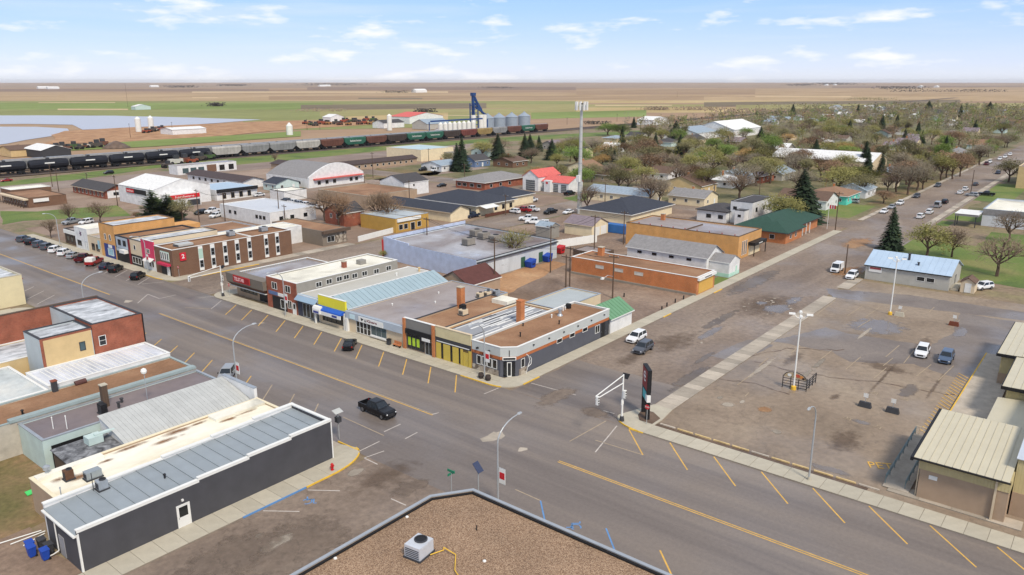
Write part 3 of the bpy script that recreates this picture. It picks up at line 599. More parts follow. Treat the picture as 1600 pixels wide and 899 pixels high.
arc4 = corner(82.4, 168.5, 3.0, 6.6, -1, -1, PA, None); MB().box(82.42, 85.58, 161.9, 168.5, -.1, .128).build('corner_slab', CONC, PA)
arc5 = corner(82.4, 142.0, 3.15, 3.9, -1, 1, PA, None); MB().box(82.42, 84.2, 142, 145.9, -.1, .128).build('corner_slab', CONC, PA)
corner(49.6, 160, 3.6, 6, 1, 1, PD, None); MB().box(30, 49.58, 162.1, 166.4, -.1, .13).build('corner_slab', CONC, PD)
def kerb(pts, m, parent, w=.16, z0=0.0, z1=.145, name='painted_kerb'):
    mb = MB()
    for a, b in zip(pts, pts[1:]):
        A = Vector((*a, 0)); B = Vector((*b, 0)); d = (B - A).normalized(); s = Vector((-d.y, d.x, 0)) * w / 2; e = d * .01
        mb.prism([(A - s - e)[:2], (B - s + e)[:2], (B + s + e)[:2], (A + s - e)[:2]], z0, z1)
    return mb.build(name, m, parent)
kerb([(79.2, 74.2), (79.2, 68.4)] + arc1[1:4], YELK, PA); kerb([(82.4, 64.66), (86.2, 64.66)], YELK, PA); kerb([(125, 64.66), (128, 64.66)], YELK, PB); kerb([(147, 64.66), (151, 64.66)], YELK, PB)
kerb([(36.5, 64.86), (44.2, 64.86)], BLUEP, PD); kerb([(44.3, 64.86)] + arc2[::-1][:8], YELK, PD); kerb(arc2[:3] + [(53.5, 71)], YELK, PD)
kerb(arc3[1:7], YELK, PC, .14); kerb([(79.26, 43), (79.26, 45)], YELK, PC); kerb([(79.35, 174), (79.35, 168)] + arc4[1:4], YELK, PA); kerb([(87, 161.86), (102, 161.86)], YELK, PA)
for k in range(17):   # yellow parking stops along the lot edge
    y = 42.6 - k * 2.45; tag(MB().prism([(83.0, y), (83.22, y), (83.22, y - 2.1), (83.0, y - 2.1)], 0, .14).build('parking_stop', FADEK if k % 5 else CONCW), 'long low yellow parking stop along the lot edge behind the pavement', 'parking stop', 'parking stops along the lot edge') if y > 16.5 else None
sheet('soil_strip', ragged(rect(82.12, 83.0, 17, 44), .12, 2, 35), 0.01, DARKP)
# ---------------------------------------------------------------- building kit
def wp(face, P, u, z, o=0.0):
    if isinstance(face, tuple):
        ax, ay, dx, dy = face; return (ax + dx * u + dy * o, ay + dy * u - dx * o, z)
    return {'w': (P - o, u, z), 'e': (P + o, u, z), 's': (u, P - o, z), 'n': (u, P + o, z)}[face]
def wbox(mb, face, P, u0, u1, z0, z1, o0, o1):
    q = [wp(face, P, u, z, o) for z in (z0, z1) for (u, o) in ((u0, o0), (u1, o0), (u1, o1), (u0, o1))]
    return mb.faces(q, [(3, 2, 1, 0), (4, 5, 6, 7), (0, 1, 5, 4), (1, 2, 6, 5), (2, 3, 7, 6), (3, 0, 4, 7)])
def ccw(pts):
    a = sum(pts[i][0] * pts[(i + 1) % len(pts)][1] - pts[(i + 1) % len(pts)][0] * pts[i][1] for i in range(len(pts)))
    return list(pts) if a > 0 else list(pts)[::-1]
def inset(pts, d):
    pts = ccw(pts); n = len(pts); out = []
    for i in range(n):
        p0, p1, p2 = Vector(pts[i - 1]), Vector(pts[i]), Vector(pts[(i + 1) % n])
        a = (p1 - p0).normalized(); b = (p2 - p1).normalized(); na = Vector((-a.y, a.x)); nb = Vector((-b.y, b.x))
        k = 1 + na.dot(nb); m = (na + nb) / max(.15, k)
        out.append(tuple(p1 + m * d))
    return out
def ringmesh(mb, outer, inner, z0, z1):
    n = len(outer); v = [(*p, z0) for p in outer] + [(*p, z1) for p in outer] + [(*p, z0) for p in inner] + [(*p, z1) for p in inner]
    fs = []
    for i in range(n):
        j = (i + 1) % n
        fs += [(i, j, n + j, n + i), (n + i, n + j, 3 * n + j, 3 * n + i), (2 * n + j, 2 * n + i, 3 * n + i, 3 * n + j), (j, i, 2 * n + i, 2 * n + j)]
    return mb.faces(v, fs)
def flatp(name, label, pts, h, wall, roof, par=.35, cop=WHITE, cat='building', pt=.28, z0=0.0, group=None, root=None):
    pts = ccw(pts); cx = sum(p[0] for p in pts) / len(pts); cy = sum(p[1] for p in pts) / len(pts)
    r = root or thing(name, label, cat, (cx, cy, 0), group)
    n = len(pts); inn = inset(pts, pt); mb = MB()
    mb.faces([(*p, z0) for p in pts] + [(*p, h) for p in pts] + [(*p, h) for p in inn] + [(*p, h - par) for p in inn],
             [f for i in range(n) for f in ((i, (i + 1) % n, n + (i + 1) % n, n + i), (n + i, n + (i + 1) % n, 2 * n + (i + 1) % n, 2 * n + i), (2 * n + i, 2 * n + (i + 1) % n, 3 * n + (i + 1) % n, 3 * n + i))])
    mb.build('wall', wall, r)
    MB().poly([(*p, h - par) for p in inset(pts, pt - .02)]).build('roof', roof, r)
    if cop: ringmesh(MB(), inset(pts, -.05), inset(pts, pt + .03), h + .003, h + .09).build('coping', cop, r)
    return r
def flat(name, label, x0, x1, y0, y1, h, wall, roof, **k): return flatp(name, label, rect(x0, x1, y0, y1), h, wall, roof, **k)
def panels(parent, a, b, c, d, n, m, t=.05, rib=.05, name='roof_panel'):
    """separate roof sheets with a raised seam, laid side by side from edge a-d to edge b-c"""
    a, b, c, d = map(Vector, (a, b, c, d)); nn = (b - a).cross(d - a).normalized()
    if nn.z < 0: nn = -nn
    for i in range(n):
        e0 = (b - a) * (i / n); e1 = (b - a) * ((i + 1) / n); f0 = (c - d) * (i / n); f1 = (c - d) * ((i + 1) / n); g = (b - a).normalized() * .012
        mb = MB().slab(a + e0 + g, a + e1 - g, d + f1 - g, d + f0 + g, t)
        if rib: w = (b - a).normalized() * .05; mb.slab(a + e0 + nn * rib + g, a + e0 + w + nn * rib + g, d + f0 + w + nn * rib + g, d + f0 + nn * rib + g, rib - .002)
        mb.build(name, m, parent)
def gable(name, label, x0, x1, y0, y1, he, hr, axis, wall, roofm, over=.4, np=0, cat='house', group=None, trim=WHITE, root=None, t=.12):
    r = root or thing(name, label, cat, ((x0 + x1) / 2, (y0 + y1) / 2, 0), group)
    mb = MB()
    if axis == 'x':
        ym = (y0 + y1) / 2
        mb.faces([(x0, y0, 0), (x0, y1, 0), (x0, y1, he), (x0, ym, hr), (x0, y0, he), (x1, y0, 0), (x1, y1, 0), (x1, y1, he), (x1, ym, hr), (x1, y0, he)], [(0, 4, 3, 2, 1), (5, 6, 7, 8, 9), (0, 5, 9, 4), (1, 2, 7, 6)])
        k = (hr - he) / (ym - y0); e = he - over * k
        S = [((x0 - over, y0 - over, e), (x1 + over, y0 - over, e), (x1 + over, ym, hr), (x0 - over, ym, hr)), ((x0 - over, ym, hr), (x1 + over, ym, hr), (x1 + over, y1 + over, e), (x0 - over, y1 + over, e))]
    else:
        xm = (x0 + x1) / 2
        mb.faces([(x0, y0, 0), (x1, y0, 0), (x1, y0, he), (xm, y0, hr), (x0, y0, he), (x0, y1, 0), (x1, y1, 0), (x1, y1, he), (xm, y1, hr), (x0, y1, he)], [(0, 1, 2, 3, 4), (5, 9, 8, 7, 6), (0, 4, 9, 5), (1, 6, 7, 2)])
        k = (hr - he) / (xm - x0); e = he - over * k
        S = [((x0 - over, y1 + over, e), (x0 - over, y0 - over, e), (xm, y0 - over, hr), (xm, y1 + over, hr)), ((xm, y1 + over, hr), (xm, y0 - over, hr), (x1 + over, y0 - over, e), (x1 + over, y1 + over, e))]
    mb.build('wall', wall, r)
    up = Vector((0, 0, t))
    if np:
        for i, q in enumerate(S):
            q = [Vector(p) + up for p in q]
            if i == 0: panels(r, *q, np, roofm, t - .02)
            else: panels(r, q[0], q[1], q[2], q[3], np, roofm, t - .02) 
    else:
        mb = MB()
        for q in S: mb.slab(*[Vector(p) + up for p in q], t - .01)
        mb.build('roof', roofm, r)
    if trim:
        for q in S:
            q = [Vector(p) + up for p in q]
            lo = q[:2] if q[0].z < q[3].z - .01 else q[2:]
            A, B = lo; d = Vector((0, 0, 1)); MB().faces([A - d * .2, B - d * .2, B + d * .02, A + d * .02], [(0, 1, 2, 3)]).build('fascia', trim, r)
    return r
def hip(name, label, x0, x1, y0, y1, he, hr, wall, roofm, over=.6, cat='house', group=None, root=None, fascia=WHITE):
    r = root or thing(name, label, cat, ((x0 + x1) / 2, (y0 + y1) / 2, 0), group)
    MB().box(x0, x1, y0, y1, 0, he).build('wall', wall, r)
    X0, X1, Y0, Y1 = x0 - over, x1 + over, y0 - over, y1 + over; w = min(X1 - X0, Y1 - Y0) / 2
    if X1 - X0 > Y1 - Y0: a, b = (X0 + w, (Y0 + Y1) / 2, hr), (X1 - w, (Y0 + Y1) / 2, hr)
    else: a, b = ((X0 + X1) / 2, Y0 + w, hr), ((X0 + X1) / 2, Y1 - w, hr)
    z = he + .05; c = [(X0, Y0, z), (X1, Y0, z), (X1, Y1, z), (X0, Y1, z)]
    mb = MB()
    if X1 - X0 > Y1 - Y0: mb.faces(c + [a, b], [(0, 1, 5, 4), (1, 2, 5), (2, 3, 4, 5), (3, 0, 4), (3, 2, 1, 0)])
    else: mb.faces(c + [a, b], [(0, 1, 4), (1, 2, 5, 4), (2, 3, 5), (3, 0, 4, 5), (3, 2, 1, 0)])
    mb.build('roof', roofm, r)
    if fascia: ringmesh(MB(), rect(X0, X1, Y0, Y1), rect(X0 + .05, X1 - .05, Y0 + .05, Y1 - .05), z - .22, z - .003).build('fascia', fascia, r)
    return r
def pipe(parent, x, y, z, h, r=.09, m=None, cap=True):
    mb = MB().cyl((x, y, z - .05), (x, y, z + h), r, n=8)
    if cap: mb.cyl((x, y, z + h), (x, y, z + h + .12), r * 1.7, r * 1.2, 8)
    return mb.build('vent_pipe', m or GALV, parent)
def chimney(parent, x, y, z0, z1, w, m, cap=CONC):
    c = MB().box(x - w / 2, x + w / 2, y - w / 2, y + w / 2, z0 - .1, z1).build('chimney', m, parent)
    MB().box(x - w / 2 - .06, x + w / 2 + .06, y - w / 2 - .06, y + w / 2 + .06, z1 + .002, z1 + .12).build('cap', cap, c)
def rooftop_unit(x, y, z, w, d, h, label, rot=0.0, m=None, group=None, fan=True):
    m = m or GALV
    r = thing('rooftop_unit', label, 'air conditioner', (x, y, z), group)
    MB().box(x - w / 2 - .1, x + w / 2 + .1, y - d / 2 - .1, y + d / 2 + .1, z, z + .14).build('base', DGREY, r)
    c = MB().box(x - w / 2, x + w / 2, y - d / 2, y + d / 2, z + .142, z + h).build('casing', m, r)
    for k in range(5): wpart(c, 'louvre', 'w', x - w / 2, y - d / 2 + .1, y + d / 2 - .1, z + .25 + k * (h - .4) / 5, z + .31 + k * (h - .4) / 5, .002, .035, DGREY)
    wpart(c, 'access_panel', 's', y - d / 2, x - w * .35, x + w * .1, z + .25, z + h - .1, .002, .025, m)
    if fan:
        MB().lathe(x + w * .15, y, [(.36 * min(w, d), z + h + .002), (.36 * min(w, d), z + h + .1), (.30 * min(w, d), z + h + .1), (.30 * min(w, d), z + h + .03)], 16).build('fan_ring', DGREY, c)
        MB().cyl((x + w * .15, y, z + h + .03), (x + w * .15, y, z + h + .05), .30 * min(w, d), n=16).build('fan', BLACK, c)
    r.rotation_euler.z = rot
    return r
def fy(px, py, Y0):
    w = ray(px, py); t = Y0 / w[1]; return w[0] * t, CH + w[2] * t
def fx(px, py, X0):
    w = ray(px, py); t = X0 / w[0]; return w[1] * t, CH + w[2] * t
def windows(root, face, P, us, z0, z1, w, fm=WHITE, gm=GLASS, n=1):
    for u in us: window(root, face, P, u - w / 2, u + w / 2, z0, z1, fm, gm, n)

# ================================================================ storefront row, near corner first
ORNG = mat('cedar_band', (176, 106, 66), 0.7, 0.15, 1.0, streak=(1, 1, 8)); FGREY = mat('grey_panel', (186, 190, 188), 0.6, 0.05, 0.5)
DSLATE = siding_mat('slate_lap_siding', (86, 88, 97), 0.18, 0.5); STONE = gravel_mat('stone_veneer', ((96, 84, 72), (150, 138, 124), (186, 176, 160)), 1.6)
P1 = [(82.4, 69.1), (84.2, 67.2), (109.8, 67.2), (109.8, 74.75), (82.4, 74.75)]
b = thing('corner_shop', 'low grey corner shop with orange timber band and chamfered glass entrance', 'shop', (96, 71, 0))
MB().prism(inset(P1, .06), 0, 2.8).build('wall', DSLATE, b)
MB().prism(inset(P1, .02), 2.801, 3.3).build('timber_band', ORNG, b)
flatp('', '', P1, 4.72, FGREY, TARGRAVEL, par=.28, root=b, z0=3.301)
for k in range(3): wpart(b, 'stone_base', 'w', 82.46, 69.5 + k * 1.75, 71.2 + k * 1.75, .12, 1.0, .002, .07, STONE)
wpart(b, 'stone_base', 's', 67.26, 84.6, 86.4, .12, 1.1, .002, .07, STONE)
windows(b, 'w', 82.46, (70.2, 71.25, 72.3, 73.35), 1.15, 2.6, .9); windows(b, 's', 67.26, (85.5,), 1.2, 2.6, .9)
ch = (84.2, 67.2, -.689, .725)
FCH = (82.4 + .06, 69.1, .688, -.726)
window(b, FCH, 0, .45, .95, .14, 2.5, BLACK, GLASS); window(b, FCH, 0, 1.7, 2.2, .14, 2.5, BLACK, GLASS)
d_ = window(b, FCH, 0, .98, 1.67, .14, 2.4, WHITE, GLASS, name='door', t=.1)
wbox(MB(), FCH, 0, .3, 2.35, 2.75, 3.25, .03, .2).build('entrance_sign', WHITE, b); wbox(MB(), FCH, 0, .42, 2.23, 2.85, 3.15, .201, .22).build('entrance_sign_panel', BLACK, b)
wbox(MB(), FCH, 0, 1.27, 1.38, 3.3, 4.3, .02, .1).build('sign_post', BLACK, b)
text(b, 'CECERO', 'w', 82.42, 71.9, 3.04, .3, mat('dark_red_letters', (84, 30, 26), .6, 0), .03, 2.6)
for u in (73.5, 71.2): wbox(MB(), 'w', 82.4, u - .15, u + .15, 3.7, 3.9, .01, .35).build('wall_lamp', BLACK, b)
for i, u in enumerate((88, 92, 96, 100, 104, 108)): wbox(MB(), 's', 67.2, u - .12, u + .12, 4.05, 4.2, .01, .22).build('wall_lamp', BLACK, b)
for px, py in ((874, 536), (894, 526), (914, 516)):
    X, z = fy(px, py, 67.2); window(b, 's', 67.22, X - .75, X + .75, 2.55, 3.3, WHITE, GLASS)
window(b, 's', 67.26, 105.4, 106.8, 1.3, 2.7, WHITE, GLASS, 2); door(b, 's', 67.26, 107.3, 108.3, 2.7, BLACK, DGREY); door(b, 's', 67.26, 108.6, 109.6, 2.7, DGREY, DGREY)
for x, y in ((100, 72.5), (103.5, 73.2), (104.6, 73.4), (105.5, 73.6), (89, 70.5), (98, 69.5), (93.5, 73.5)): pipe(b, x, y, 4.45, .35 + random.random() * .5, .1, WHITE if x > 99 else BLACK)
MB().lathe(102.0, 72.2, [(.5, 4.44), (.42, 4.6), (.25, 4.8), (.25, 5.4), (.4, 5.45), (.4, 5.7), (.1, 5.85)], 12).build('turbine_vent', GALV, b)
tb = thing('roof_drum', 'black open drum on the corner shop roof beside the green garage', 'drum', (106.5, 73.6, 4.45)); MB().lathe(106.5, 73.6, [(.45, 4.46), (.5, 4.6), (.5, 5.2), (.42, 5.25), (.42, 5.1)], 12).build('barrel', BLACK, tb)
# fire hydrant-like metal sculpture by the entrance
MB().tube([(85.9, 66.9, .13), (86.0, 66.7, 1.2), (86.3, 66.5, 2.2), (86.1, 66.6, 3.0), (85.8, 66.8, 3.3)], .05).tube([(86.0, 66.7, 1.2), (86.6, 66.5, 1.6), (86.7, 66.5, 2.4), (86.3, 66.5, 2.9)], .05).build('wall_ornament', WHITE, b)
# grey back wing
flat('rear_wing', 'low building with pale grey membrane roof behind the corner shop', 105.8, 119.5, 75.2, 82.6, 4.0, BEIGE, mat('pale_grey_membrane', (172, 178, 178), .55, .08, .3), par=.18, cop=GALV)
gable('garage', 'white garage with green gable roof beside the vacant lot', 110.1, 117.4, 67.1, 73.2, 2.9, 4.7, 'x', WSIDE, mat('green_metal_roof', (104, 146, 112), .55, .07, .6), .35, 8, cat='garage')
# tan and yellow shop with striped roof
b = flat('yellow_panel_shop', 'tan-fronted shop with yellow panels and white-streaked roof', 82.4, 104, 74.85, 82.45, 4.45, mat('orange_parapet', (188, 140, 90), .8, .15, .8), mat('grey_patch_roof', (150, 152, 156), .6, .15, .3, streak=(.2, 2, 1)), par=.2, cop=BEIGE)
rr = random.Random(4)
for k in range(34):
    y = 75.2 + (k % 17) * .415; x = 83.2 + rr.random() * 9 + (9 if k > 16 else 0); l = 2.5 + rr.random() * 6.5
    MB().box(x, min(103.5, x + l), y, y + .14 + rr.random() * .2, 4.252 + .004 * (k % 3), 4.275 + .004 * (k % 3)).build('roof_strip', WHITE if k % 4 else DGREY, b)
TANF = siding_mat('tan_ribbed_front', (202, 190, 150), .4, .4, vertical=True); YELP = mat('yellow_panel', (200, 176, 82), .7, .06, .6)
wpart(b, 'parapet_front', 'w', 82.4, 74.87, 82.43, 3.75, 5.45, -.25, .12, TANF); wpart(b, 'coping_front', 'w', 82.4, 74.86, 82.44, 5.452, 5.54, -.3, .17, BEIGE)
wpart(b, 'dark_band', 'w', 82.4, 74.9, 82.4, 2.85, 3.748, .002, .1, DGREY); wpart(b, 'white_stripe', 'w', 82.4, 75.2, 82.2, 3.0, 3.14, .101, .14, WHITE)
for u0, u1 in ((81.3, 82.4), (79.3, 80.8), (77.5, 78.8), (76.6, 77.1), (74.9, 75.4)): wpart(b, 'yellow_panel', 'w', 82.4, u0, u1, .12, 2.848, .002, .09, YELP)
for u0, u1 in ((80.8, 81.3), (78.8, 79.3), (77.1, 77.5)): window(b, 'w', 82.4, u0, u1, .3, 2.8, BLACK, GLASS)
wpart(b, 'porch_shade_panel', 'w', 82.4, 75.4, 76.6, .13, 2.846, .002, .03, mat('painted_recess_shade', (110, 92, 54), .8, .1)); door(b, 'w', 82.38, 75.6, 76.4, 2.3, YELP, YELP)  # flat panel behind the door; the porch shade is put into its colour
chimney(b, 95.2, 75.4, 4.4, 8.0, 1.0, BRICKO, BRICKO)
# grey shop with posters
b = flat('poster_shop', 'grey-topped shop between orange brick pillars with bright green window posters', 82.4, 104.5, 82.55, 89.85, 4.5, BLOCKT, TARGRAVEL, par=.25, cop=DGREY)
wpart(b, 'parapet_front', 'w', 82.4, 82.9, 89.5, 3.75, 5.4, -.25, .1, mat('mid_grey_metal', (128, 126, 122), .6, .06, .5)); wpart(b, 'coping_front', 'w', 82.4, 82.6, 89.8, 5.402, 5.48, -.3, .16, WHITE)
for u in (82.6, 89.3): wpart(b, 'brick_pillar', 'w', 82.4, u, u + .55, .12, 5.398, .102, .3, BRICKO)
wpart(b, 'dark_canopy', 'w', 82.4, 83.2, 89.2, 2.95, 3.748, .002, .35, BLACK)
PST = mat('lime_poster', (176, 208, 62), .7, .12, 2.0)
for k in range(4):
    w = window(b, 'w', 82.4, 85.1 + k * 1.0, 86.1 + k * 1.0, .35, 2.9, DGREY, GLASS)
    if k: wpart(w, 'poster', 'w', 82.4, 85.25 + k, 85.9 + k, .9, 2.3, .021, .03, PST)
wpart(b, 'sign_board', 'w', 82.4, 83.5, 85.3, 2.45, 2.95, .351, .42, WHITE); window(b, 'w', 82.4, 83.3, 84.9, .14, 2.4, GALV, GLASS, 2, name='door')
chimney(b, 95.6, 89.2, 4.4, 7.9, 1.05, BRICKO, CONC)
rooftop_unit(92.4, 85.7, 4.25, 1.3, 1.1, 1.0, 'beige roof unit beside the tall orange brick chimney', m=BEIGE); rooftop_unit(93.9, 87.2, 4.25, .9, .9, 1.2, 'black boxy roof unit at the foot of the orange chimney', m=BLACK)
MB().box(101.2, 104.2, 83.2, 86.8, 4.252, 5.0).build('roof_hatch', WHITER, b)
# wide grey shop
b = flat('wide_shop', 'wide single storey shop with grey flat roof and white sign board', 82.4, 109.6, 89.95, 104.6, 3.75, BEIGE, FLATGREY, par=.12, cop=GALV)
GBL = mat('grey_blue_fascia', (172, 182, 192), .6, .05, .5)
wpart(b, 'fascia', 'w', 82.4, 90.0, 104.55, 2.55, 3.83, .06, .35, GBL); wpart(b, 'sign_board', 'w', 82.4, 94.6, 100.9, 2.6, 3.55, .351, .43, WHITE); wpart(b, 'sign_board', 'w', 82.4, 102.0, 103.3, 2.7, 3.5, .351, .41, mat('pale_sign', (196, 220, 226), .6, .05))
text(b, 'iQuare', 'w', 82.4, 97.4, 3.1, .5, mat('red_brown_letters', (112, 40, 44), .6, 0), .44, 2.6, bold=.02); text(b, '&', 'w', 82.4, 99.1, 3.05, .5, BLACK, .44)
MB().poly([wp('w', 82.4, 100.3, 3.4, .445), wp('w', 82.4, 99.5, 3.2, .445), wp('w', 82.4, 100.1, 2.8, .445)]).build('sign_mark', BLACK, b)
wpart(b, 'side_pier', 'w', 82.4, 103.9, 104.5, .12, 2.55, .05, .5, WHITE)
for k in range(4): window(b, 'w', 82.4, 98.2 + k * .95, 99.15 + k * .95, .3, 2.5, WHITE, GLASS, 1, rows=2)
window(b, 'w', 82.4, 94.2, 98.1, .7, 2.5, GALV, GLASSB, 3); wpart(b, 'window_sill', 'w', 82.4, 94.1, 98.15, .45, .69, .01, .3, WHITE)
for i, (x, y) in enumerate(((104.1, 92.2), (105.6, 91.6), (106.6, 92.4), (107.4, 91.0))): rooftop_unit(x, y, 3.63, 1.2, .9, .95, 'one of four small beige condensers at the rear of the wide grey roof', m=BEIGE if i < 2 else GALV, group='condensers on the wide grey roof')
for x, y in ((96, 96), (90, 101), (101, 100)): pipe(b, x, y, 3.63, .3, .1, WHITE)
tb = thing('bench', 'orange wooden bench against the wide grey shop', 'bench', (81.8, 91.0, .13))
MB().box(81.55, 82.0, 90.2, 91.9, .5, .58).build('seat', BRICKO, tb); MB().box(82.0, 82.06, 90.2, 91.9, .62, 1.1).build('backrest', BRICKO, tb)
for y in (90.3, 91.7): MB().box(81.6, 82.0, y, y + .08, .13, .499).build('leg', BLACK, tb)
tb = thing('litter_bin', 'square dark litter bin beside the orange bench', 'bin', (81.8, 93.0, .13)); MB().box(81.5, 82.05, 92.7, 93.3, .13, 1.05).build('body', DGREY, tb); MB().box(81.45, 82.1, 92.65, 93.35, 1.052, 1.15).build('lid', BLACK, tb)
# blue awning shop
b = gable('awning_shop', 'shop with light blue metal gable roof, yellow sign panel and blue awning', 82.9, 108.4, 104.8, 112.5, 3.85, 5.5, 'x', WSIDE, LBLUE, .12, 22, cat='shop', t=.1)
YSG = mat('yellow_sign', (226, 214, 62), .6, .06, .4)
MB().box(82.4, 82.88, 104.75, 112.6, 0, 3.2).build('front_wall', BEIGE, b); wpart(b, 'yellow_sign_panel', 'w', 82.4, 104.8, 112.5, 3.25, 5.35, -.3, .08, YSG); wpart(b, 'sign_frame', 'w', 82.4, 104.75, 112.55, 5.352, 5.43, -.32, .1, WHITE)
AWB = mat('blue_awning', (40, 92, 186), .55, .08, .8)
mb = MB().loft([[wp('w', 82.4, u, z, o) for (z, o) in ((2.9, .05), (2.9, 1.25), (3.15, 1.2), (3.45, .7), (3.5, .05))] for u in (104.9, 112.4)]); mb.build('awning', AWB, b)
wpart(b, 'awning_valance', 'w', 82.4, 104.88, 112.42, 2.2, 2.898, 1.1, 1.26, WHITE); mb = MB().loft([[wp('w', 82.4, u, z, o) for (z, o) in ((2.25, .8), (2.25, 1.5), (3.1, 1.5), (3.5, 1.3), (3.6, .8))] for u in (110.4, 112.5)]); mb.build('awning_bow', WHITE, b)
for u0, u1 in ((105.8, 107.2), (110.7, 112.2)): wpart(b, 'awning_badge', 'w', 82.4, u0, u1, 2.35, 2.75, 1.262 if u0 < 108 else 1.502, 1.28 if u0 < 108 else 1.52, mat('navy_badge', (62, 70, 140), .6, .05))
for k in range(5): window(b, 'w', 82.4, 105.0 + k * 1.3, 106.3 + k * 1.3, .7, 2.4, DGREY, GLASS)
wpart(b, 'corner_post', 'w', 82.4, 112.1, 112.4, .13, 2.3, .9, 1.15, WHITE); wpart(b, 'corner_post', 'w', 82.4, 104.85, 105.1, .13, 3.2, .02, .4, WHITE)
# dark fronted shop with long grey roof
b = flat('glass_front_shop', 'dark navy glass-fronted shop with long pale grey roof', 82.4, 111, 112.65, 118.9, 4.35, WSIDE, mat('pale_membrane', (186, 184, 176), .6, .06, .3), par=.1, cop=None)
wpart(b, 'front_panel', 'w', 82.4, 112.7, 118.85, .12, 3.5, .002, .05, mat('navy_front', (58, 62, 78), .6, .06)); MB().slab((81.5, 112.7, 3.45), (81.5, 118.85, 3.45), (82.7, 118.85, 4.45), (82.7, 112.7, 4.45), .12).build('sloped_fascia', mat('blue_grey_fascia', (142, 166, 186), .5, .06), b)
for k in range(4): window(b, 'w', 82.35, 112.9 + k * 1.1, 114.0 + k * 1.1, .3, 2.9, GALV, GLASS)
pipe(b, 104, 115, 4.25, .5, .15, WHITE); pipe(b, 109.5, 114, 4.25, .8, .2, TAN)
# two storey brick
b = flat('brick_two_storey', 'two storey red brick shop with long white roof and grey sided flank', 82.4, 108, 119.0, 128.6, 6.25, GSIDE, WHITER, par=.18, cop=WHITE)
wpart(b, 'brick_front', 'w', 82.4, 119.02, 128.58, 0.1, 6.24, .002, .14, BRICKR)
windows(b, 'w', 82.26, (121.6, 125.9), 4.1, 5.5, 1.7, n=2); windows(b, 'w', 82.26, (121.3,), 1.0, 2.6, 1.3, n=2); door(b, 'w', 82.26, 119.4, 120.3, 2.3, WHITE, WHITE, 'half')
wpart(b, 'sign_board', 'w', 82.26, 121.9, 124.8, 2.95, 3.55, .01, .14, WHITE); wpart(b, 'sign_board', 'w', 82.26, 124.9, 127.9, 2.95, 3.6, .01, .14, mat('slate_blue_sign', (92, 112, 150), .6, .15, 2)); wpart(b, 'entry_shade_panel', 'w', 82.26, 122.2, 126.9, .12, 2.7, .002, .02, BLACK); window(b, 'w', 82.24, 122.6, 124.2, .6, 2.4, WHITE, GLASS)  # the black entry panel is flat and paints the shade of a recess
for px, py in ((498, 444.6), (514, 440), (530, 436), (541, 433), (554, 431), (569.5, 427.5), (588, 424), (607, 419)):
    X, z = fy(px, py, 119.0); window(b, 's', 119.0, X - .7, X + .7, z - .5, z + .5, WHITE, GLASS, 2)
chimney(b, 97, 123, 6.1, 7.3, .8, BRICKR); MB().box(100.5, 102, 122, 123.4, 6.08, 7.0).build('roof_hatch', GSIDE, b)
MB().box(102.2, 102.6, 119.3, 128.3, 6.081, 6.13).build('roof_seam', WHITER, b)
# sign shop on the far corner with deep fascia
b = flat('fascia_shop', 'corner shop with deep grey overhanging fascia and red sign', 83.6, 101.5, 128.7, 141.6, 4.7, BLOCKT, SLATE, par=.25, cop=WHITE)
FG = mat('taupe_fascia', (120, 112, 102), .7, .06, .5)
MB().faces([(81.6, 128.7, 3.3), (81.6, 141.8, 3.3), (81.4, 141.8, 5.2), (81.4, 128.7, 5.2), (83.55, 128.7, 3.3), (83.55, 141.8, 3.3), (83.55, 141.8, 5.2), (83.55, 128.7, 5.2)], [(0, 3, 2, 1), (4, 5, 6, 7), (0, 4, 7, 3), (1, 2, 6, 5), (3, 7, 6, 2), (0, 1, 5, 4)]).build('fascia', FG, b)
MB().faces([(81.6, 128.7, 3.298), (81.6, 141.8, 3.298), (82.3, 141.3, 2.5), (82.3, 129.2, 2.5), (83.55, 128.7, 3.298), (83.55, 141.8, 3.298), (83.55, 141.3, 2.5), (83.55, 129.2, 2.5)], [(0, 1, 2, 3), (0, 3, 7, 4), (1, 5, 6, 2), (3, 2, 6, 7)]).build('soffit', mat('brown_soffit', (84, 58, 48), .7, .1), b)
MB().box(82.1, 83.55, 129.0, 141.5, 2.36, 2.498).build('canopy_edge', WHITE, b); wpart(b, 'sign_frame', 'w', 81.42, 133.0, 138.9, 3.75, 5.1, .02, .12, mat('sign_red', (186, 52, 52), .5, .05)); wpart(b, 'sign_face', 'w', 81.42, 133.2, 138.7, 3.9, 4.95, .121, .14, mat('sign_dark_red', (150, 24, 30), .5, .06))
text(b, 'TELSTAR', 'w', 81.42, 136.7, 4.42, .75, mat('pink_white_letters', (240, 196, 196), .5, 0), .145, 3.6, bold=.02)
for k in range(4): window(b, 'w', 83.6, 134.2 + k * 1.5, 135.7 + k * 1.5, 1.0, 2.3, DGREY, GLASS)
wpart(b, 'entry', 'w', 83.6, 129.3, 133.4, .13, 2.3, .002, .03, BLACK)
for k in range(36): MB().box(84.2 + k * .47, 84.4 + k * .47, 141.2, 141.33, 4.46, 4.69).build('parapet_rib', SHING['bluegrey'], b)
gable('maroon_roof_shed', 'dark maroon gable roofed shed behind the storefront row', 111.2, 121, 101.4, 110.0, 2.9, 5.2, 'x', BLOCKT, SHING['maroon'], .3, cat='shed')

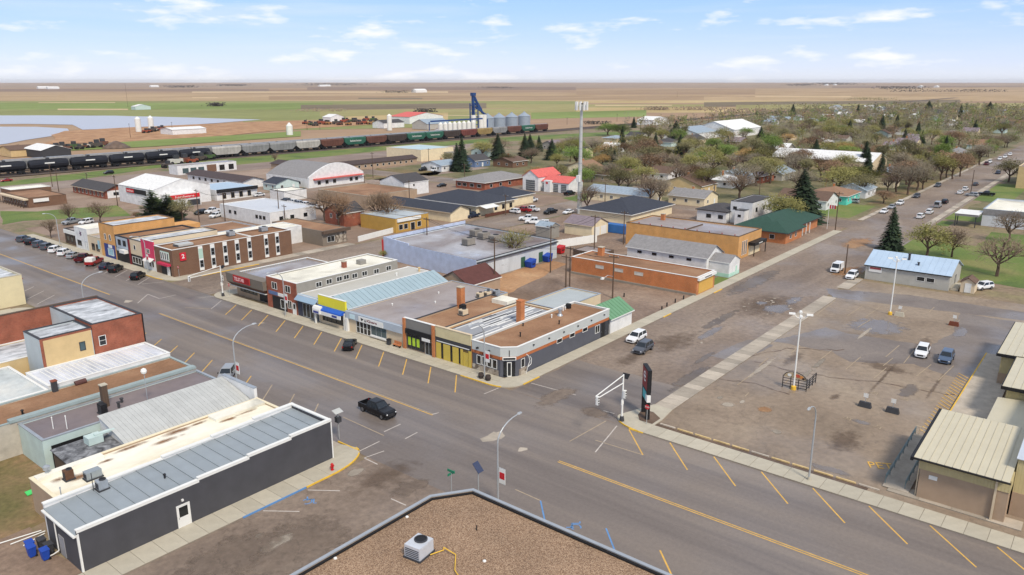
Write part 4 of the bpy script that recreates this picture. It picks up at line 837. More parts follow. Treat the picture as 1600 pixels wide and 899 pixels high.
# ================================================================ west row, near corner first
b = thing('charcoal_building', 'long charcoal walled building with stepped white parapet and grey metal roof', 'building', (36, 71.7, 0))
ST = [(22.3, 33.9, 4.3), (33.9, 39.6, 4.52), (39.6, 44.9, 4.74), (44.9, 50.4, 4.98)]
CHAR = siding_mat('charcoal_siding', (70, 70, 75), .3, .25, vertical=True, var=.10)
mb = MB()
for x0, x1, z in ST: mb.faces([(x0, 68, 0), (x1, 68, 0), (x1, 68, z), (x0, 68, z), (x0, 68.3, z), (x1, 68.3, z), (x0, 68.3, 3.4), (x1, 68.3, 3.4)], [(0, 1, 2, 3), (3, 2, 5, 4), (4, 5, 7, 6)])
mb.build('wall', CHAR, b)
mb = MB()
for x0, x1, z in ST: mb.box(x0 if x0 > 23 else x0 + .002, x1, 75.2, 75.5, 0, z - .06)
mb.build('party_wall', WSIDE, b)
MB().box(22.3, 22.55, 68.302, 75.198, 0, 3.72).build('rear_wall', CHAR, b); MB().box(50.1, 50.4, 68.302, 75.198, 0, 4.9).build('front_wall', CHAR, b)
for x0, x1, z in ST:
    MB().box(x0 - .05, x1 + .05, 67.95, 68.34, z + .002, z + .11).build('parapet_cap', WHITE, b); MB().box(x0 - .04, x1 + .04, 67.96, 67.998, z - .2, z).build('fascia_trim', WHITE, b); MB().box(x0 - .05, x1 + .05, 75.12, 75.58, z - .058, z + .1).build('parapet_cap', WHITE, b)
MB().box(50.06, 50.46, 68.37, 75.1, 4.902, 5.05).build('parapet_cap', WHITE, b)
for x in (22.28, 50.3): wpart(b, 'corner_board', 's', 68.0, x, x + .14, 0.1, 4.0 if x < 30 else 4.69, .003, .05, WHITE)
wpart(b, 'corner_board', 'w', 22.3, 68.0, 68.14, .1, 3.9, .003, .05, WHITE)
for z in (0,):
    n = 19
    for i in range(n):
        xa = 22.2 + (50.05 - 22.2) * i / n; xb = 22.2 + (50.05 - 22.2) * (i + 1) / n; zz = lambda x: 3.75 + .75 * (x - 22.2) / 28
        mb = MB().slab((xa + .01, 68.31, zz(xa)), (xb - .01, 68.31, zz(xb)), (xb - .01, 75.18, zz(xb) + .12), (xa + .01, 75.18, zz(xa) + .12), .06); mb.slab((xa + .01, 68.32, zz(xa) + .07), (xa + .07, 68.32, zz(xa) + .07), (xa + .07, 75.17, zz(xa) + .19), (xa + .01, 75.17, zz(xa) + .19), .06); mb.build('roof_panel', GREYMET, b)
door(b, 's', 68.0, 31.4, 32.6, 2.45, WHITE, WHITE, 'half', .13); wbox(MB(), 's', 68.0, 31.9, 32.1, 2.9, 3.1, .01, .18).build('wall_lamp', WHITE, b)
MB().box(22.0, 22.29, 68.2, 75.3, 3.6, 3.76).build('gutter', WHITE, b); pipe(b, 32.2, 71.5, 4.05, .4, .1, BLACK)
MB().tube([(22.1, 72.6, 3.6), (22.1, 72.6, .5), (21.6, 72.8, .25), (21.0, 73.0, .1)], .06).build('downpipe', WHITE, b)
wpart(b, 'shed_door', 'w', 22.3, 71.4, 72.6, .1, 2.2, .003, .06, mat('grey_door', (150, 150, 152), .6, .1))
rooftop_unit(27.3, 74.4, 3.98, .9, .9, 1.0, 'small grey condenser with mast on the charcoal building roof'); MB().cyl((26.6, 74.7, 3.9), (26.6, 74.7, 5.9), .04).build('mast', DGREY, b)
b = flat('cream_roof_building', 'building with rust-stained cream flat roof next to the charcoal building', 23.7, 50.2, 75.6, 82.8, 3.75, BLOCKT, CREAMR, par=.18, cop=mat('cream_coping', (228, 216, 186), .7, .1, .6))
MB().box(24.0, 30.6, 81.6, 82.5, 3.575, 4.0).build('raised_curb', WHITER, b); MB().box(43.2, 49.9, 80.6, 82.5, 3.575, 3.9).build('raised_curb', WHITER, b)
rooftop_unit(26.3, 79.8, 3.58, .8, .8, 1.1, 'rusty dark roof unit on the stained cream roof', m=mat('rusty_metal', (96, 68, 52), .8, .3, 2)); rooftop_unit(28.0, 78.2, 3.58, 1.5, .9, .9, 'low grey roof unit on the stained cream roof', m=GREYMET, fan=False)
MB().lathe(25.2, 82.2, [(.25, 3.7), (.2, 4.3), (.35, 4.35), (.35, 4.7), (.08, 4.85)], 10).build('turbine_vent', GALV, b); window(b, 'w', 23.7, 76.3, 77.6, 1.6, 2.7, WHITE, mat('blue_blind', (86, 110, 160), .6, .1)); pipe(b, 24.2, 76.2, 3.6, 1.2, .05)
STN = mat('rust_stain', (134, 92, 56), .9, .3, 1.2); DST = decal_mat('soft_rust_stain', 'rust_stain', .7, .75)
for k, (x, y, rx, ry) in enumerate(((39, 81.8, 3.2, .8), (44.5, 80.2, 1.8, .5), (46.8, 80.4, 2.2, .5), (33.5, 82.0, 2.6, .6), (27.2, 79.6, 1.6, 1.0), (36.8, 80.6, 2.6, .7), (41.5, 81.9, 1.6, .5), (30.4, 80.9, 1.2, .5), (25.6, 80.6, 1.2, .8))): MB().poly([(x - rx, y - ry, 3.575 + .002 * k), (x + rx, y - ry, 3.575 + .002 * k), (x + rx, y + ry, 3.575 + .002 * k), (x - rx, y + ry, 3.575 + .002 * k)]).build('rust_stain', DST, b)
# pale metal gable with white false front
b = thing('metal_slope_building', 'pale ribbed metal roofed building with white false front', 'building', (42, 86.7, 0))
MB().faces([(34, 83.1, 0), (49.9, 83.1, 0), (49.9, 90.4, 0), (34, 90.4, 0), (34, 83.1, 3.1), (49.9, 83.1, 3.1), (49.9, 90.4, 4.5), (34, 90.4, 4.5)], [(0, 1, 5, 4), (1, 2, 6, 5), (2, 3, 7, 6), (3, 0, 4, 7)]).build('wall', WSIDE, b)
ARC = [(82.95 + 7.47 * math.sin(R_(q)) , 2.9 + 1.95 * (1 - math.cos(R_(q))) if False else 2.9 + 2.0 * math.sin(R_(q * 1.0)) ** .75) for q in (0, 12, 25, 40, 55, 72, 90)]
for i in range(30):
    xa = 33.8 + 16.1 * i / 30; xb = 33.8 + 16.1 * (i + 1) / 30 - .02; mb = MB()
    for (y0, z0), (y1, z1) in zip(ARC, ARC[1:]): mb.slab((xa, y0, z0), (xb, y0, z0), (xb, y1, z1), (xa, y1, z1), .05)
    mb.slab((xa, ARC[0][0], ARC[0][1] + .03), (xa + .05, ARC[0][0], ARC[0][1] + .03), (xa + .05, ARC[1][0], ARC[1][1] + .03), (xa, ARC[1][0], ARC[1][1] + .03), .02); mb.build('roof_panel', PALEMET, b)
MB().prism([(49.95, 82.95), (50.35, 82.95), (50.35, 90.45), (49.95, 90.45)], 0, 5.1).build('false_front', WSIDE, b); MB().box(49.9, 50.4, 82.9, 90.5, 5.102, 5.18).build('coping', GALV, b)
mb = MB().box(28.2, 33.9, 83.2, 89.0, 0, 2.6); mb.build('lean_to_wall', WOOD, b); MB().slab((28.0, 83.0, 2.75), (33.95, 83.0, 2.75), (33.95, 89.2, 3.2), (28.0, 89.2, 3.2), .1).build('lean_to_roof', ground_mat('patchy_shingle', ((60, 60, 64), (110, 112, 116), (150, 152, 156)), 1.2, 3.0), b)
tb = thing('roof_skip', 'mint green boxed unit on the patchy shingle lean-to', 'unit', (32, 87.5, 3.0)); MB().box(31.2, 32.8, 86.8, 88.2, 3.12, 4.0).build('casing', MINT, tb); MB().box(32.0, 34.2, 86.9, 87.4, 4.002, 4.2).build('duct', MINT, tb)
tb = thing('step_ladder', 'red ladder leaning behind the shingle lean-to', 'ladder', (28.2, 82.9, 0))
for y in (82.5, 83.0): MB().cyl((27.6, y, 0), (28.15, y, 3.4), .05, n=6).build('rail', mat('ladder_red', (196, 54, 40), .5, .1), tb)
for k in range(8): MB().cyl((27.65 + k * .065, 82.5, .35 + k * .4), (27.65 + k * .065, 83.0, .35 + k * .4), .03, n=5).build('rung', MATS['ladder_red'], tb)
# ponded purple roof
b = flat('ponded_roof_building', 'building with damp purple-grey flat roof and mint rear wall', 27.8, 50.3, 90.6, 97.7, 3.9, MINT, PURPLE, par=.12, cop=GALV)
wpart(b, 'bay_shade_panel', 's', 90.6, 28.6, 33.0, .1, 3.0, .004, .05, BLACK)  # flat black panel on the wall, painting the dark inside of a bay
for x, y, h in ((36, 94.5, 1.0), (37.6, 93.4, .7), (38.6, 94.8, .5), (31, 92, 1.6), (30, 93.3, 1.4)): pipe(b, x, y, 3.78, h, .16 if h < 1.3 else .05, DGREY if h < 1.3 else WHITE)
chimney(b, 36.8, 95.2, 3.75, 6.6, .7, WOOD); rooftop_unit(35.6, 93.2, 3.78, .7, 1.2, 1.3, 'black stacked exhaust box on the damp purple roof', m=BLACK, fan=False)
tb = thing('antenna_globe', 'white globe antenna on a thin mast above the purple roof', 'antenna', (40.2, 91.2, 3.8)); MB().cyl((40.2, 91.2, 3.8), (40.2, 91.2, 8.0), .04).build('mast', GALV, tb); MB().lathe(40.2, 91.2, [(.05, 8), (.3, 8.15), (.38, 8.4), (.3, 8.65), (.05, 8.8)], 10).build('globe', WHITE, tb)
# brown gravel roof
b = flat('brown_roof_building', 'building with brown gravel roof and pale green parapet edge', 16, 50.3, 97.8, 104.9, 4.2, mat('stained_plaster', (186, 178, 164), .9, .25, .4), TARGRAVEL, par=.12, cop=mat('pale_green_coping', (150, 164, 164), .6, .1, .8))
MB().box(27, 50.2, 97.65, 98.5, 4.21, 4.55).build('parapet_ridge', MATS['pale_green_coping'], b)
for x, y, h in ((29, 99.5, .6), (21, 98.6, .8)): pipe(b, x, y, 4.08, h, .12, BLACK)
chimney(b, 34.5, 104.4, 4.1, 5.5, .6, DGREY, BRICKR); MB().cyl((37, 104.5, 4.3), (38.4, 104.5, 4.35), .35, n=10).build('tank', mat('brown_tank', (90, 60, 56), .6, .15), b)
# white lean-to roof and rear white roofs
b = flat('white_roof_building', 'low building with white ribbed roof below the tall red brick building', 34, 50.35, 105.0, 112.5, 4.75, WSIDE, ground_mat('white_ribbed', ((164, 168, 176), (198, 202, 210), (220, 222, 228)), .2, 2.0, (.5, .7), stretch=(2.5, .3, 1)), par=.14, cop=WHITE)
for k in range(22): MB().box(35.5 + k * .62, 35.62 + k * .62, 105.5, 112.0, 4.612, 4.66).build('roof_batten', WHITE, b)
flat('rear_white_roof', 'low rear annex with pale patched roof at the left edge', 12, 33.9, 105.0, 118.5, 4.3, WSIDE, ground_mat('patched_pale_roof', ((160, 166, 166), (190, 196, 196), (208, 208, 202)), .12, 1.2), par=.1, cop=WHITE)
# tall brick with patched roof
b = flat('tall_brick_building', 'tall red brick building with patched white roof', 43.2, 50.4, 112.6, 127.2, 9.3, BRICKR, PATCHR, par=.2, cop=DGREY)
flat('', '', 36.3, 43.1, 112.6, 118.2, 8.9, mat('pale_grey_render', (182, 190, 192), .8, .08, .5), PATCHR, par=.15, cop=DGREY, root=b)
wpart(b, 'tan_render_panel', 's', 112.6, 36.7, 43.0, 4.6, 8.6, .004, .05, TAN); wpart(b, 'brick_edge', 's', 112.6, 36.3, 43.08, 8.602, 8.88, .004, .05, BRICKR); wpart(b, 'brick_edge', 's', 112.6, 36.3, 36.68, 4.6, 8.6, .004, .05, BRICKR); wpart(b, 'grey_end_wall', 'w', 43.2, 118.3, 127.1, 4.5, 9.25, .004, .05, MATS['pale_grey_render'])
window(b, 's', 112.55, 41.2, 42.0, 5.9, 7.2, DGREY, GLASSB); window(b, 's', 112.6, 43.9, 44.9, 5.9, 7.4, WHITE, GLASS, 1, rows=2); wpart(b, 'black_front', 'w', 50.4, 112.5, 127.2, 0, 9.28, -.16, -.02, BLACK)
MB().box(34, 50.4, 127.25, 127.75, 0, 9.35).build('party_wall', BRICKR, b); MB().box(33.9, 50.45, 127.2, 127.8, 9.352, 9.45).build('party_wall_cap', WOOD, b)
flat('rear_low_roof', 'low tan annex behind the tall red brick building', 26, 43.1, 118.6, 127.2, 5.0, TAN, PATCHR, par=.1, cop=WHITE)
rooftop_unit(33, 124, 4.9, 1.6, 1.2, 1.4, 'pale blue-grey roof unit beside the red brick party wall', m=SHING['bluegrey'])
flat('cream_corner_building', 'cream walled building at the left edge beyond the brick building', 20, 53.0, 168, 190, 6.0, mat('cream_render', (214, 202, 164), .8, .1, .4), PATCHR, par=.2, cop=CONC)
# ================================================================ gravel roofed building under the camera
GP = [(14, 47.3), (45.9, 47.3), (49.4, 44.9), (49.4, -30), (14, -30)]
b = flatp('gravel_roof_building', 'nearest building with pebbled gravel roof and grey metal edge', GP, 4.75, BLOCKT, GRAVEL, par=.22, cop=mat('metal_edge', (168, 174, 180), .5, .08, .8, metal=.3), pt=.26)
ringmesh(MB(), inset(GP, .30), inset(GP, .5), 4.535, 4.7).build('black_flashing', BLACK, b)
rooftop_unit(38.9, 41.6, 4.54, 1.9, 1.6, 1.25, 'grey packaged roof unit with fan and yellow gas pipe on the gravel roof', R_(8), m=mat('pale_unit', (204, 208, 214), .5, .08, 1.0, metal=.2))
MB().tube([(39.2, 40.6, 4.75), (40.4, 40.2, 4.75), (40.4, 40.2, 5.0), (40.6, 39.0, 4.72), (39.0, 37.6, 4.72), (38.0, 35.5, 4.72)], .045).build('gas_pipe', YELK, b)
pipe(b, 44.6, 40.2, 4.54, .5, .05, BLACK, False)
for px, py in ((636, 808), (524, 872.7), (757, 877)):
    x, y = at(px, py, 4.55); MB().lathe(x, y, [(.16, 4.53), (.14, 4.62), (.05, 4.66)], 8).build('roof_drain', WHITE, b)
# ================================================================ second block of storefronts
b = flat('brown_office', 'two storey brown brick office with tall paired windows and red square sign', 82.4, 114, 165.2, 173.3, 6.3, BRICKB, TARGRAVEL, par=.3, cop=WHITE)
for i, X in enumerate((89.2, 92.2, 95.4, 98.6, 101.9, 106.6, 109.8)):
    wpart(b, 'window_strip', 's', 165.2, X - .55, X + .55, .5, 6.2, .002, .04, WHITE)
    for z in (1.2, 3.6) if i else (1.2,): window(b, 's', 165.16, X - .45, X + .45, z, z + 1.7, GALV, GLASS, 1, rows=2)
wpart(b, 'mint_panel', 's', 165.16, 88.7, 89.7, 3.3, 5.6, .003, .03, mat('mint_panel', (176, 204, 190), .6, .1))
wpart(b, 'sign_box', 's', 165.2, 84.1, 85.5, 3.6, 5.4, .01, .25, mat('sign_red2', (200, 40, 56), .5, .05)); text(b, '2', 's', 165.2, 84.8, 4.6, 1.0, WHITE, .26, bold=.03)
wpart(b, 'mint_window_band', 'w', 82.4, 166.6, 170.6, 3.4, 5.6, .002, .05, MATS['mint_panel']); windows(b, 'w', 82.35, (167.2, 168.2, 169.2, 170.1), 3.7, 5.4, .8, WHITE, GLASSB)
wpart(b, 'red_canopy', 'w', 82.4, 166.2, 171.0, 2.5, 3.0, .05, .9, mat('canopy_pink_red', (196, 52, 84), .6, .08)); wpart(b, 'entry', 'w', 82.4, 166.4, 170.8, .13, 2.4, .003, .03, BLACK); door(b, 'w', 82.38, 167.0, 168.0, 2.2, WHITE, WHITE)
rooftop_unit(87.5, 169.5, 6.0, 3.6, 2.6, .6, 'flat wide vent housing on the brown office roof', m=PALEMET, fan=False); rooftop_unit(101, 171.6, 6.0, 1.6, 1.4, 1.2, 'domed grey roof unit midway along the brown office'); rooftop_unit(109.5, 170.5, 6.0, 1.8, 1.4, 1.2, 'paired grey roof unit at the rear of the brown office')
MB().box(103.2, 103.6, 165.5, 173.0, 6.001, 6.2).build('roof_divider', WHITE, b)
PINK = mat('pink_stucco', (204, 62, 96), .8, .06, .5)
b = flat('pink_shop', 'narrow pink fronted shop with white awning', 82.4, 101, 173.4, 179.4, 5.2, WSIDE, PATCHR, par=.2, cop=GALV)
wpart(b, 'pink_front', 'w', 82.4, 173.45, 179.35, 2.6, 7.2, -.2, .1, PINK); wpart(b, 'coping_front', 'w', 82.4, 173.4, 179.4, 7.202, 7.3, -.25, .15, WHITE); window(b, 'w', 82.3, 175.4, 176.9, 4.1, 5.2, WHITE, GLASS, 2)
mb = MB().slab((81.2, 173.7, 2.5), (81.2, 177.5, 2.5), (82.3, 177.5, 3.1), (82.3, 173.7, 3.1), .08); mb.build('awning', WHITE, b); windows(b, 'w', 82.4, (174.6, 176.0), .9, 2.3, 1.0); door(b, 'w', 82.4, 177.6, 178.6, 2.2, WHITE, WHITE)
b = flat('beige_shop', 'beige shop with black and white lower front between pink and black shops', 82.4, 102, 179.5, 186, 6.4, BEIGE, PATCHR, par=.25, cop=DGREY)
window(b, 'w', 82.4, 182.4, 183.5, 4.0, 5.2, WHITE, GLASS); wpart(b, 'black_lower_front', 'w', 82.4, 179.6, 185.9, .1, 2.8, .002, .06, BLACK); window(b, 'w', 82.34, 180.3, 184.6, .7, 2.3, WHITE, GLASS, 3); wpart(b, 'red_pilaster', 'w', 82.4, 185.2, 185.9, .1, 6.3, .061, .2, mat('dark_red_pilaster', (120, 30, 40), .6, .1))
b = flat('black_shop', 'black fronted shop with grey upper windows beside the orange brick building', 82.4, 100, 186.1, 193.0, 6.4, DGREY, TARGRAVEL, par=.25, cop=DGREY)
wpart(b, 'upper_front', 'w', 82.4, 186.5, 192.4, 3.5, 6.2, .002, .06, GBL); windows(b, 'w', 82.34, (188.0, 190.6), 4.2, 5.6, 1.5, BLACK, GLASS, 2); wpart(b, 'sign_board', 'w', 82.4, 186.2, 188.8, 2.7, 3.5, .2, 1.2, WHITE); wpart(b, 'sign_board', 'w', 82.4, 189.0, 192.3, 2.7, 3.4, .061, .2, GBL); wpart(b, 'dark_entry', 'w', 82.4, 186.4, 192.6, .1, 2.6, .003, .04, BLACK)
b = flat('orange_brick_shop', 'tall orange brick shop with blue lower front on the second block', 82.4, 98, 193.1, 201.3, 8.6, BRICKY, PATCHR, par=.25, cop=WOOD)
windows(b, 'w', 82.4, (195.6, 198.2), 4.6, 6.1, 1.0); wpart(b, 'blue_front', 'w', 82.4, 193.6, 199.4, .1, 3.6, .002, .07, mat('royal_blue_front', (46, 62, 128), .6, .08)); window(b, 'w', 82.33, 194.4, 197.4, .8, 2.6, WHITE, mat('poster_glass', (150, 190, 206), .3, .3, 1.5)); wpart(b, 'shop_sign', 'w', 82.33, 195.0, 197.0, 2.75, 3.5, .002, .05, WHITE)
MB().box(98.05, 105, 193.1, 199, 0, 6.3).build('rear_wing', BRICKY, b)
b = flat('bare_timber_shop', 'small shop with pale board front between white and orange shops', 82.4, 96, 201.5, 208.8, 4.4, BEIGE, FLATGREY, par=.2, cop=CONC); windows(b, 'w', 82.4, (203.5, 206), .8, 2.6, 1.8, WOOD); wpart(b, 'poster', 'w', 82.4, 201.9, 203.0, 1.6, 3.8, .08, .12, MATS['poster_glass'])
b = flat('white_mural_shop', 'white shop with dark flower mark on its front', 82.4, 97, 209, 216.6, 5.8, WSIDE, WHITER, par=.3, cop=WHITE)
mb = MB()
for a in range(5): mb.poly([wp('w', 82.4, 213 + q * math.cos(R_(a * 72)) + s * math.sin(R_(a * 72)), 4.3 + q * math.sin(R_(a * 72)) - s * math.cos(R_(a * 72)), .02) for q, s in ((0, 0), (.4, .22), (.85, 0), (.4, -.22))])
mb.build('flower_mark', mat('mauve_mark', (96, 60, 92), .7, 0), b); window(b, 'w', 82.4, 213.0, 215.4, 1.0, 2.4, BLACK, GLASS); door(b, 'w', 82.4, 209.6, 210.6, 2.4, WHITE, GALV)
b = flat('low_dark_shop', 'low dark shop with white fascia at the end of the second block', 83.4, 94, 216.8, 226, 4.0, WOOD, FLATGREY, par=.2, cop=DGREY); wpart(b, 'fascia', 'w', 83.4, 217, 225.8, 2.9, 3.9, .01, .3, WHITE); windows(b, 'w', 83.4, (219, 221.5, 224), .8, 2.4, 1.6, BLACK)
flat('long_white_shed', 'long low white building with flat roof behind the pink shop', 103, 125, 176, 184.5, 4.6, WSIDE, WHITER, par=.15, cop=WHITE)
flat('brown_roof_annex', 'low building with brown flat roof behind the orange brick shop', 101, 118, 187, 199, 4.2, WSIDE, TARGRAVEL, par=.15, cop=GALV)
# ================================================================ middle ground
def house(name, label, near, sx, sy, he, hr, axis, wall, roofm, kind='gable', win=True, cat='house', group=None, chim=True, np=0):
    """near: ground point of the nearest corner as seen in the photograph"""
    x0, y0 = at(*near); x1, y1 = x0 + sx, y0 + sy
    r = gable(name, label, x0, x1, y0, y1, he, hr, axis, wall, roofm, .45, np, cat=cat, group=group) if kind == 'gable' else hip(name, label, x0, x1, y0, y1, he, hr, wall, roofm, .6, cat=cat, group=group)
    if win:
        for k in range(max(1, int(sy / 4))): window(r, 'w', x0, y0 + sy * (k + .5) / max(1, int(sy / 4)) - .6, y0 + sy * (k + .5) / max(1, int(sy / 4)) + .6, 1.1, 2.3, WHITE, GLASS, 2)
        nn = max(1, int(sx / 4))
        for k in range(nn):
            u = x0 + sx * (k + .5) / nn
            if k == nn // 2: door(r, 's', y0, u - .45, u + .45, 2.1, WHITE, WHITE, None, .1)
            else: window(r, 's', y0, u - .6, u + .6, 1.1, 2.3, WHITE, GLASS, 2)
    if chim: chimney(r, x0 + sx * .6, y0 + sy * .55, he, hr + .9, .6, BRICKO)
    return r
b = flatp('blue_warehouse', 'flat roofed warehouse with pale blue ribbed front wall and wet roof', [(123.2, 110), (153.5, 110), (155.5, 143), (125.6, 143)], 4.6, mat('pale_render', (194, 200, 204), .8, .16, .5, streak=(1, 1, .3)), SLATE, par=.3, cop=DGREY)
FW = (125.55, 143, -.0725, -.9974)
wbox(MB(), FW, 0, 0, 33.1, 0, 4.75, .004, .14).build('ribbed_front', BSIDE, b)
for i in range(6): wbox(MB(), FW, 0, 0 + i * 1.6, 1.6 + i * 1.6 - .02, 4.752, 5.6 - i * .08, -.2, .13).build('raised_front', BSIDE, b)
for i in range(12): wbox(MB(), (155.5, 143, -1, 0), 0, i * 2.5, i * 2.5 + 2.46, 4.3, 5.5, -.2, .02).build('raised_back', BSIDE, b)
for i, (x, y) in enumerate(((136, 124), (143, 121.5), (145.5, 130), (144, 126))): rooftop_unit(x, y, 4.3, 2.8, 2.0, 1.7, ('leftmost', 'nearest', 'farthest', 'middle')[i] + ' grey roof unit on the blue warehouse', m=mat('dull_unit', (142, 136, 128), .7, .2, 1.0))
wpart(b, 'red_edge', 'w', 125.4, 142.9, 143.4, 0, 4.9, .1, .25, mat('red_edge', (190, 60, 60), .6, .1)); wpart(b, 'eave', 's', 110, 123.2, 153.5, 4.0, 4.25, .004, .5, DGREY)
for X in (139, 146): wpart(b, 'green_door', 's', 110, X, X + 1.6, .1, 2.6, .004, .06, mat('green_door', (56, 92, 70), .7, .1))
b = flat('long_brick_hall', 'long low orange brick hall with brown roof facing the vacant lot', 142.7, 151.2, 66.6, 98, 3.85, BRICKO, TARGRAVEL, par=.2, cop=WHITE)
wpart(b, 'yellow_end_wall', 's', 66.6, 143.6, 150.4, .3, 3.2, .003, .06, mat('ochre_panel', (206, 164, 84), .7, .08)); wpart(b, 'end_sign', 's', 66.6, 142.8, 151, 3.2, 3.8, .06, .5, WHITE); wpart(b, 'sign_stroke', 's', 66.6, 145.4, 148.6, 3.4, 3.6, .501, .52, DGREY)
for px in (937, 967, 998): 
    Y, z = fx(px, 418 + (px - 937) * .19, 142.7); window(b, 'w', 142.7, Y - 1.1, Y + 1.1, 2.2, 3.0, CONC, mat('frosted_block', (196, 192, 184), .5, .2, 2))
chimney(b, 149, 94, 3.7, 5.6, 1.2, BRICKO, CONC); wpart(b, 'plinth', 'w', 142.7, 66.6, 98, 0, .45, .004, .3, CONCD)
b = gable('white_hall', 'long white hall with blue-grey shingle gable roof', 159.9, 168.2, 72.6, 93.4, 4.2, 6.4, 'y', WSIDE, SHING['grey'], .4, cat='hall')
gable('', '', 161.2, 167.0, 67.7, 72.5, 3.4, 4.7, 'y', WSIDE, SHING['grey'], .15, root=b)
wpart(b, 'mint_base', 'w', 161.2, 67.7, 72.5, 0.05, .9, .004, .03, mat('mint_base', (176, 214, 196), .8, .08)); wpart(b, 'mint_base', 's', 67.7, 161.2, 167, 0.05, .9, .004, .03, MATS['mint_base']); door(b, 's', 67.7, 164.6, 165.6, 2.2, MATS['mint_base'], WHITE)
windows(b, 'w', 159.9, (77, 81.5, 86, 90), 2.9, 3.5, 1.2, DGREY)
flat('dark_shed', 'small dark flat roofed shed behind the brick hall', 152, 158, 96, 104, 3.2, WOOD, FLATGREY, par=.1, cop=None, cat='shed')
b = flat('buff_hall', 'large buff brick hall with flat grey roof and black entrance canopy', 179.5, 194, 73.4, 105.5, 5.9, BRICKY, FLATGREY, par=.2, cop=WOOD)
wpart(b, 'entrance_canopy', 's', 73.4, 185.5, 193.5, 2.8, 3.6, .01, 1.8, BLACK); [wpart(b, 'sign_stroke', 's', 73.4, 188.2 + k * .5, 188.5 + k * .5, 3.05, 3.35, 1.801, 1.83, WHITE) for k in range(5)]; windows(b, 's', 73.4, (182, 183.2, 184.4), .8, 4.4, .7, WHITE); wpart(b, 'entry_wall', 's', 73.4, 186, 193, .1, 2.7, .004, .2, CREAM)
for X in (185.7, 193.2): MB().box(X, X + .18, 71.7, 71.88, .1, 2.799).build('canopy_post', BLACK, b)
MB().box(180, 190, 88, 88.3, 5.702, 5.95).build('roof_divider', WOOD, b); chimney(b, 190, 100, 5.7, 7.4, 1.0, BRICKO)
for k in range(9): pipe(b, 180.6, 75 + k * 3.4, 5.7, .3, .12, mat('red_vent', (150, 60, 52), .7, .1))
b = hip('green_roof_clinic', 'buff building with dark green hip roof at the street corner', 206.5, 238, 73.0, 86, 3.2, 6.2, BRICKO, SHING['green'], 1.0, cat='building', fascia=DGREY)
hip('', '', 206.2, 219, 71.2, 80, 3.1, 5.4, BRICKO, SHING['green'], .9, root=b, fascia=DGREY); windows(b, 's', 71.2, (210, 214), 1.0, 2.3, 1.4); windows(b, 'w', 206.2, (75,), 1.0, 2.3, 1.4)
for X in (221, 224, 227): MB().box(X, X + .2, 71.6, 71.8, 0, 3.1).build('porch_post', WHITE, b)
b = flat('white_modern_house', 'white two storey house with black roof behind the green roofed building', 228.5, 246, 90, 97, 6.8, WSIDE, SHING['charcoal'], par=.15, cop=BLACK, cat='house')
hip('', '', 226, 240, 97.2, 107, 3.6, 5.0, WSIDE, SHING['charcoal'], .5, root=b, fascia=BLACK); flat('', '', 225, 228.4, 91, 94, 4.6, WSIDE, SHING['charcoal'], par=.1, cop=BLACK, root=b); windows(b, 's', 90, (232, 238, 243), 3.6, 5.0, 1.3, BLACK); windows(b, 'w', 226, (99, 103), 1.2, 2.4, 1.6, BLACK); windows(b, 'w', 228.5, (95.5,), 4.2, 5.2, 1.2, BLACK); windows(b, 'w', 225, (92.5,), 2.6, 3.4, 1.0, BLACK)
b = gable('lot_workshop', 'white block workshop with pale blue gable roof at the end of the car park', 179.8, 192.4, 26.8, 43.6, 3.3, 5.6, 'y', LGSIDE, mat('pale_blue_roof', (172, 192, 212), .6, .07, .4), .35, 14, cat='workshop', trim=BLACK)
window(b, 'w', 179.8, 29.6, 31.2, 1.3, 2.3, WHITE, GLASS); window(b, 'w', 179.8, 31.5, 33.1, 1.3, 2.3, WHITE, GLASS); wpart(b, 'sign_board', 'w', 179.8, 40.2, 42.9, 1.9, 3.0, .02, .1, WHITE); wpart(b, 'sign_red', 'w', 179.8, 40.4, 42.7, 2.5, 2.95, .101, .12, mat('faded_red', (176, 84, 84), .6, .15, 3))
pipe(b, 183.6, 35.8, 4.9, 1.3, .25, DGREY); pipe(b, 182.0, 33.5, 4.3, .5, .2, DGREY); door(b, 's', 26.8, 186, 187, 2.2, LGSIDE, DGREY); MB().box(181, 187, 25.2, 26.7, 0, .5).build('step', CONC, b)
b = gable('garden_shed', 'small beige shed with brown roof beside the white workshop', 180.6, 184.2, 22.2, 24.8, 2.3, 3.2, 'x', BEIGE, SHING['brown'], .25, cat='shed'); door(b, 'w', 180.6, 22.9, 23.9, 2.0, WHITE, WHITE)
# ---- tan metal building on the right edge
b = thing('tan_metal_store', 'tan ribbed metal store with pale standing seam roof by the main street pavement', 'store', (90, 9, 0))
MB().box(84.2, 96.4, 4.6, 12.6, 0, 3.4).build('block_wall', BLOCKT, b); MB().box(84.12, 96.5, 4.5, 12.7, 3.401, 4.75).build('ribbed_band', TANRIB, b)
panels(b, (83.2, 13.2, 4.95), (83.2, 4.6, 4.95), (97.0, 4.6, 5.6), (97.0, 13.2, 5.6), 12, TANMET, .07, .05)
MB().slab((83.1, 4.5, 4.86), (83.1, 13.45, 4.86), (83.18, 13.45, 4.95), (83.18, 4.5, 4.95), .35).build('front_fascia', BLACK, b); MB().faces([(83.1, 13.22, 4.55), (97, 13.22, 5.2), (97, 13.22, 5.62), (83.1, 13.22, 4.97), (83.1, 13.5, 4.55), (97, 13.5, 5.2), (97, 13.5, 5.62), (83.1, 13.5, 4.97)], [(0, 1, 2, 3), (4, 7, 6, 5), (3, 2, 6, 7), (0, 4, 5, 1), (0, 3, 7, 4)]).build('side_fascia', BLACK, b)
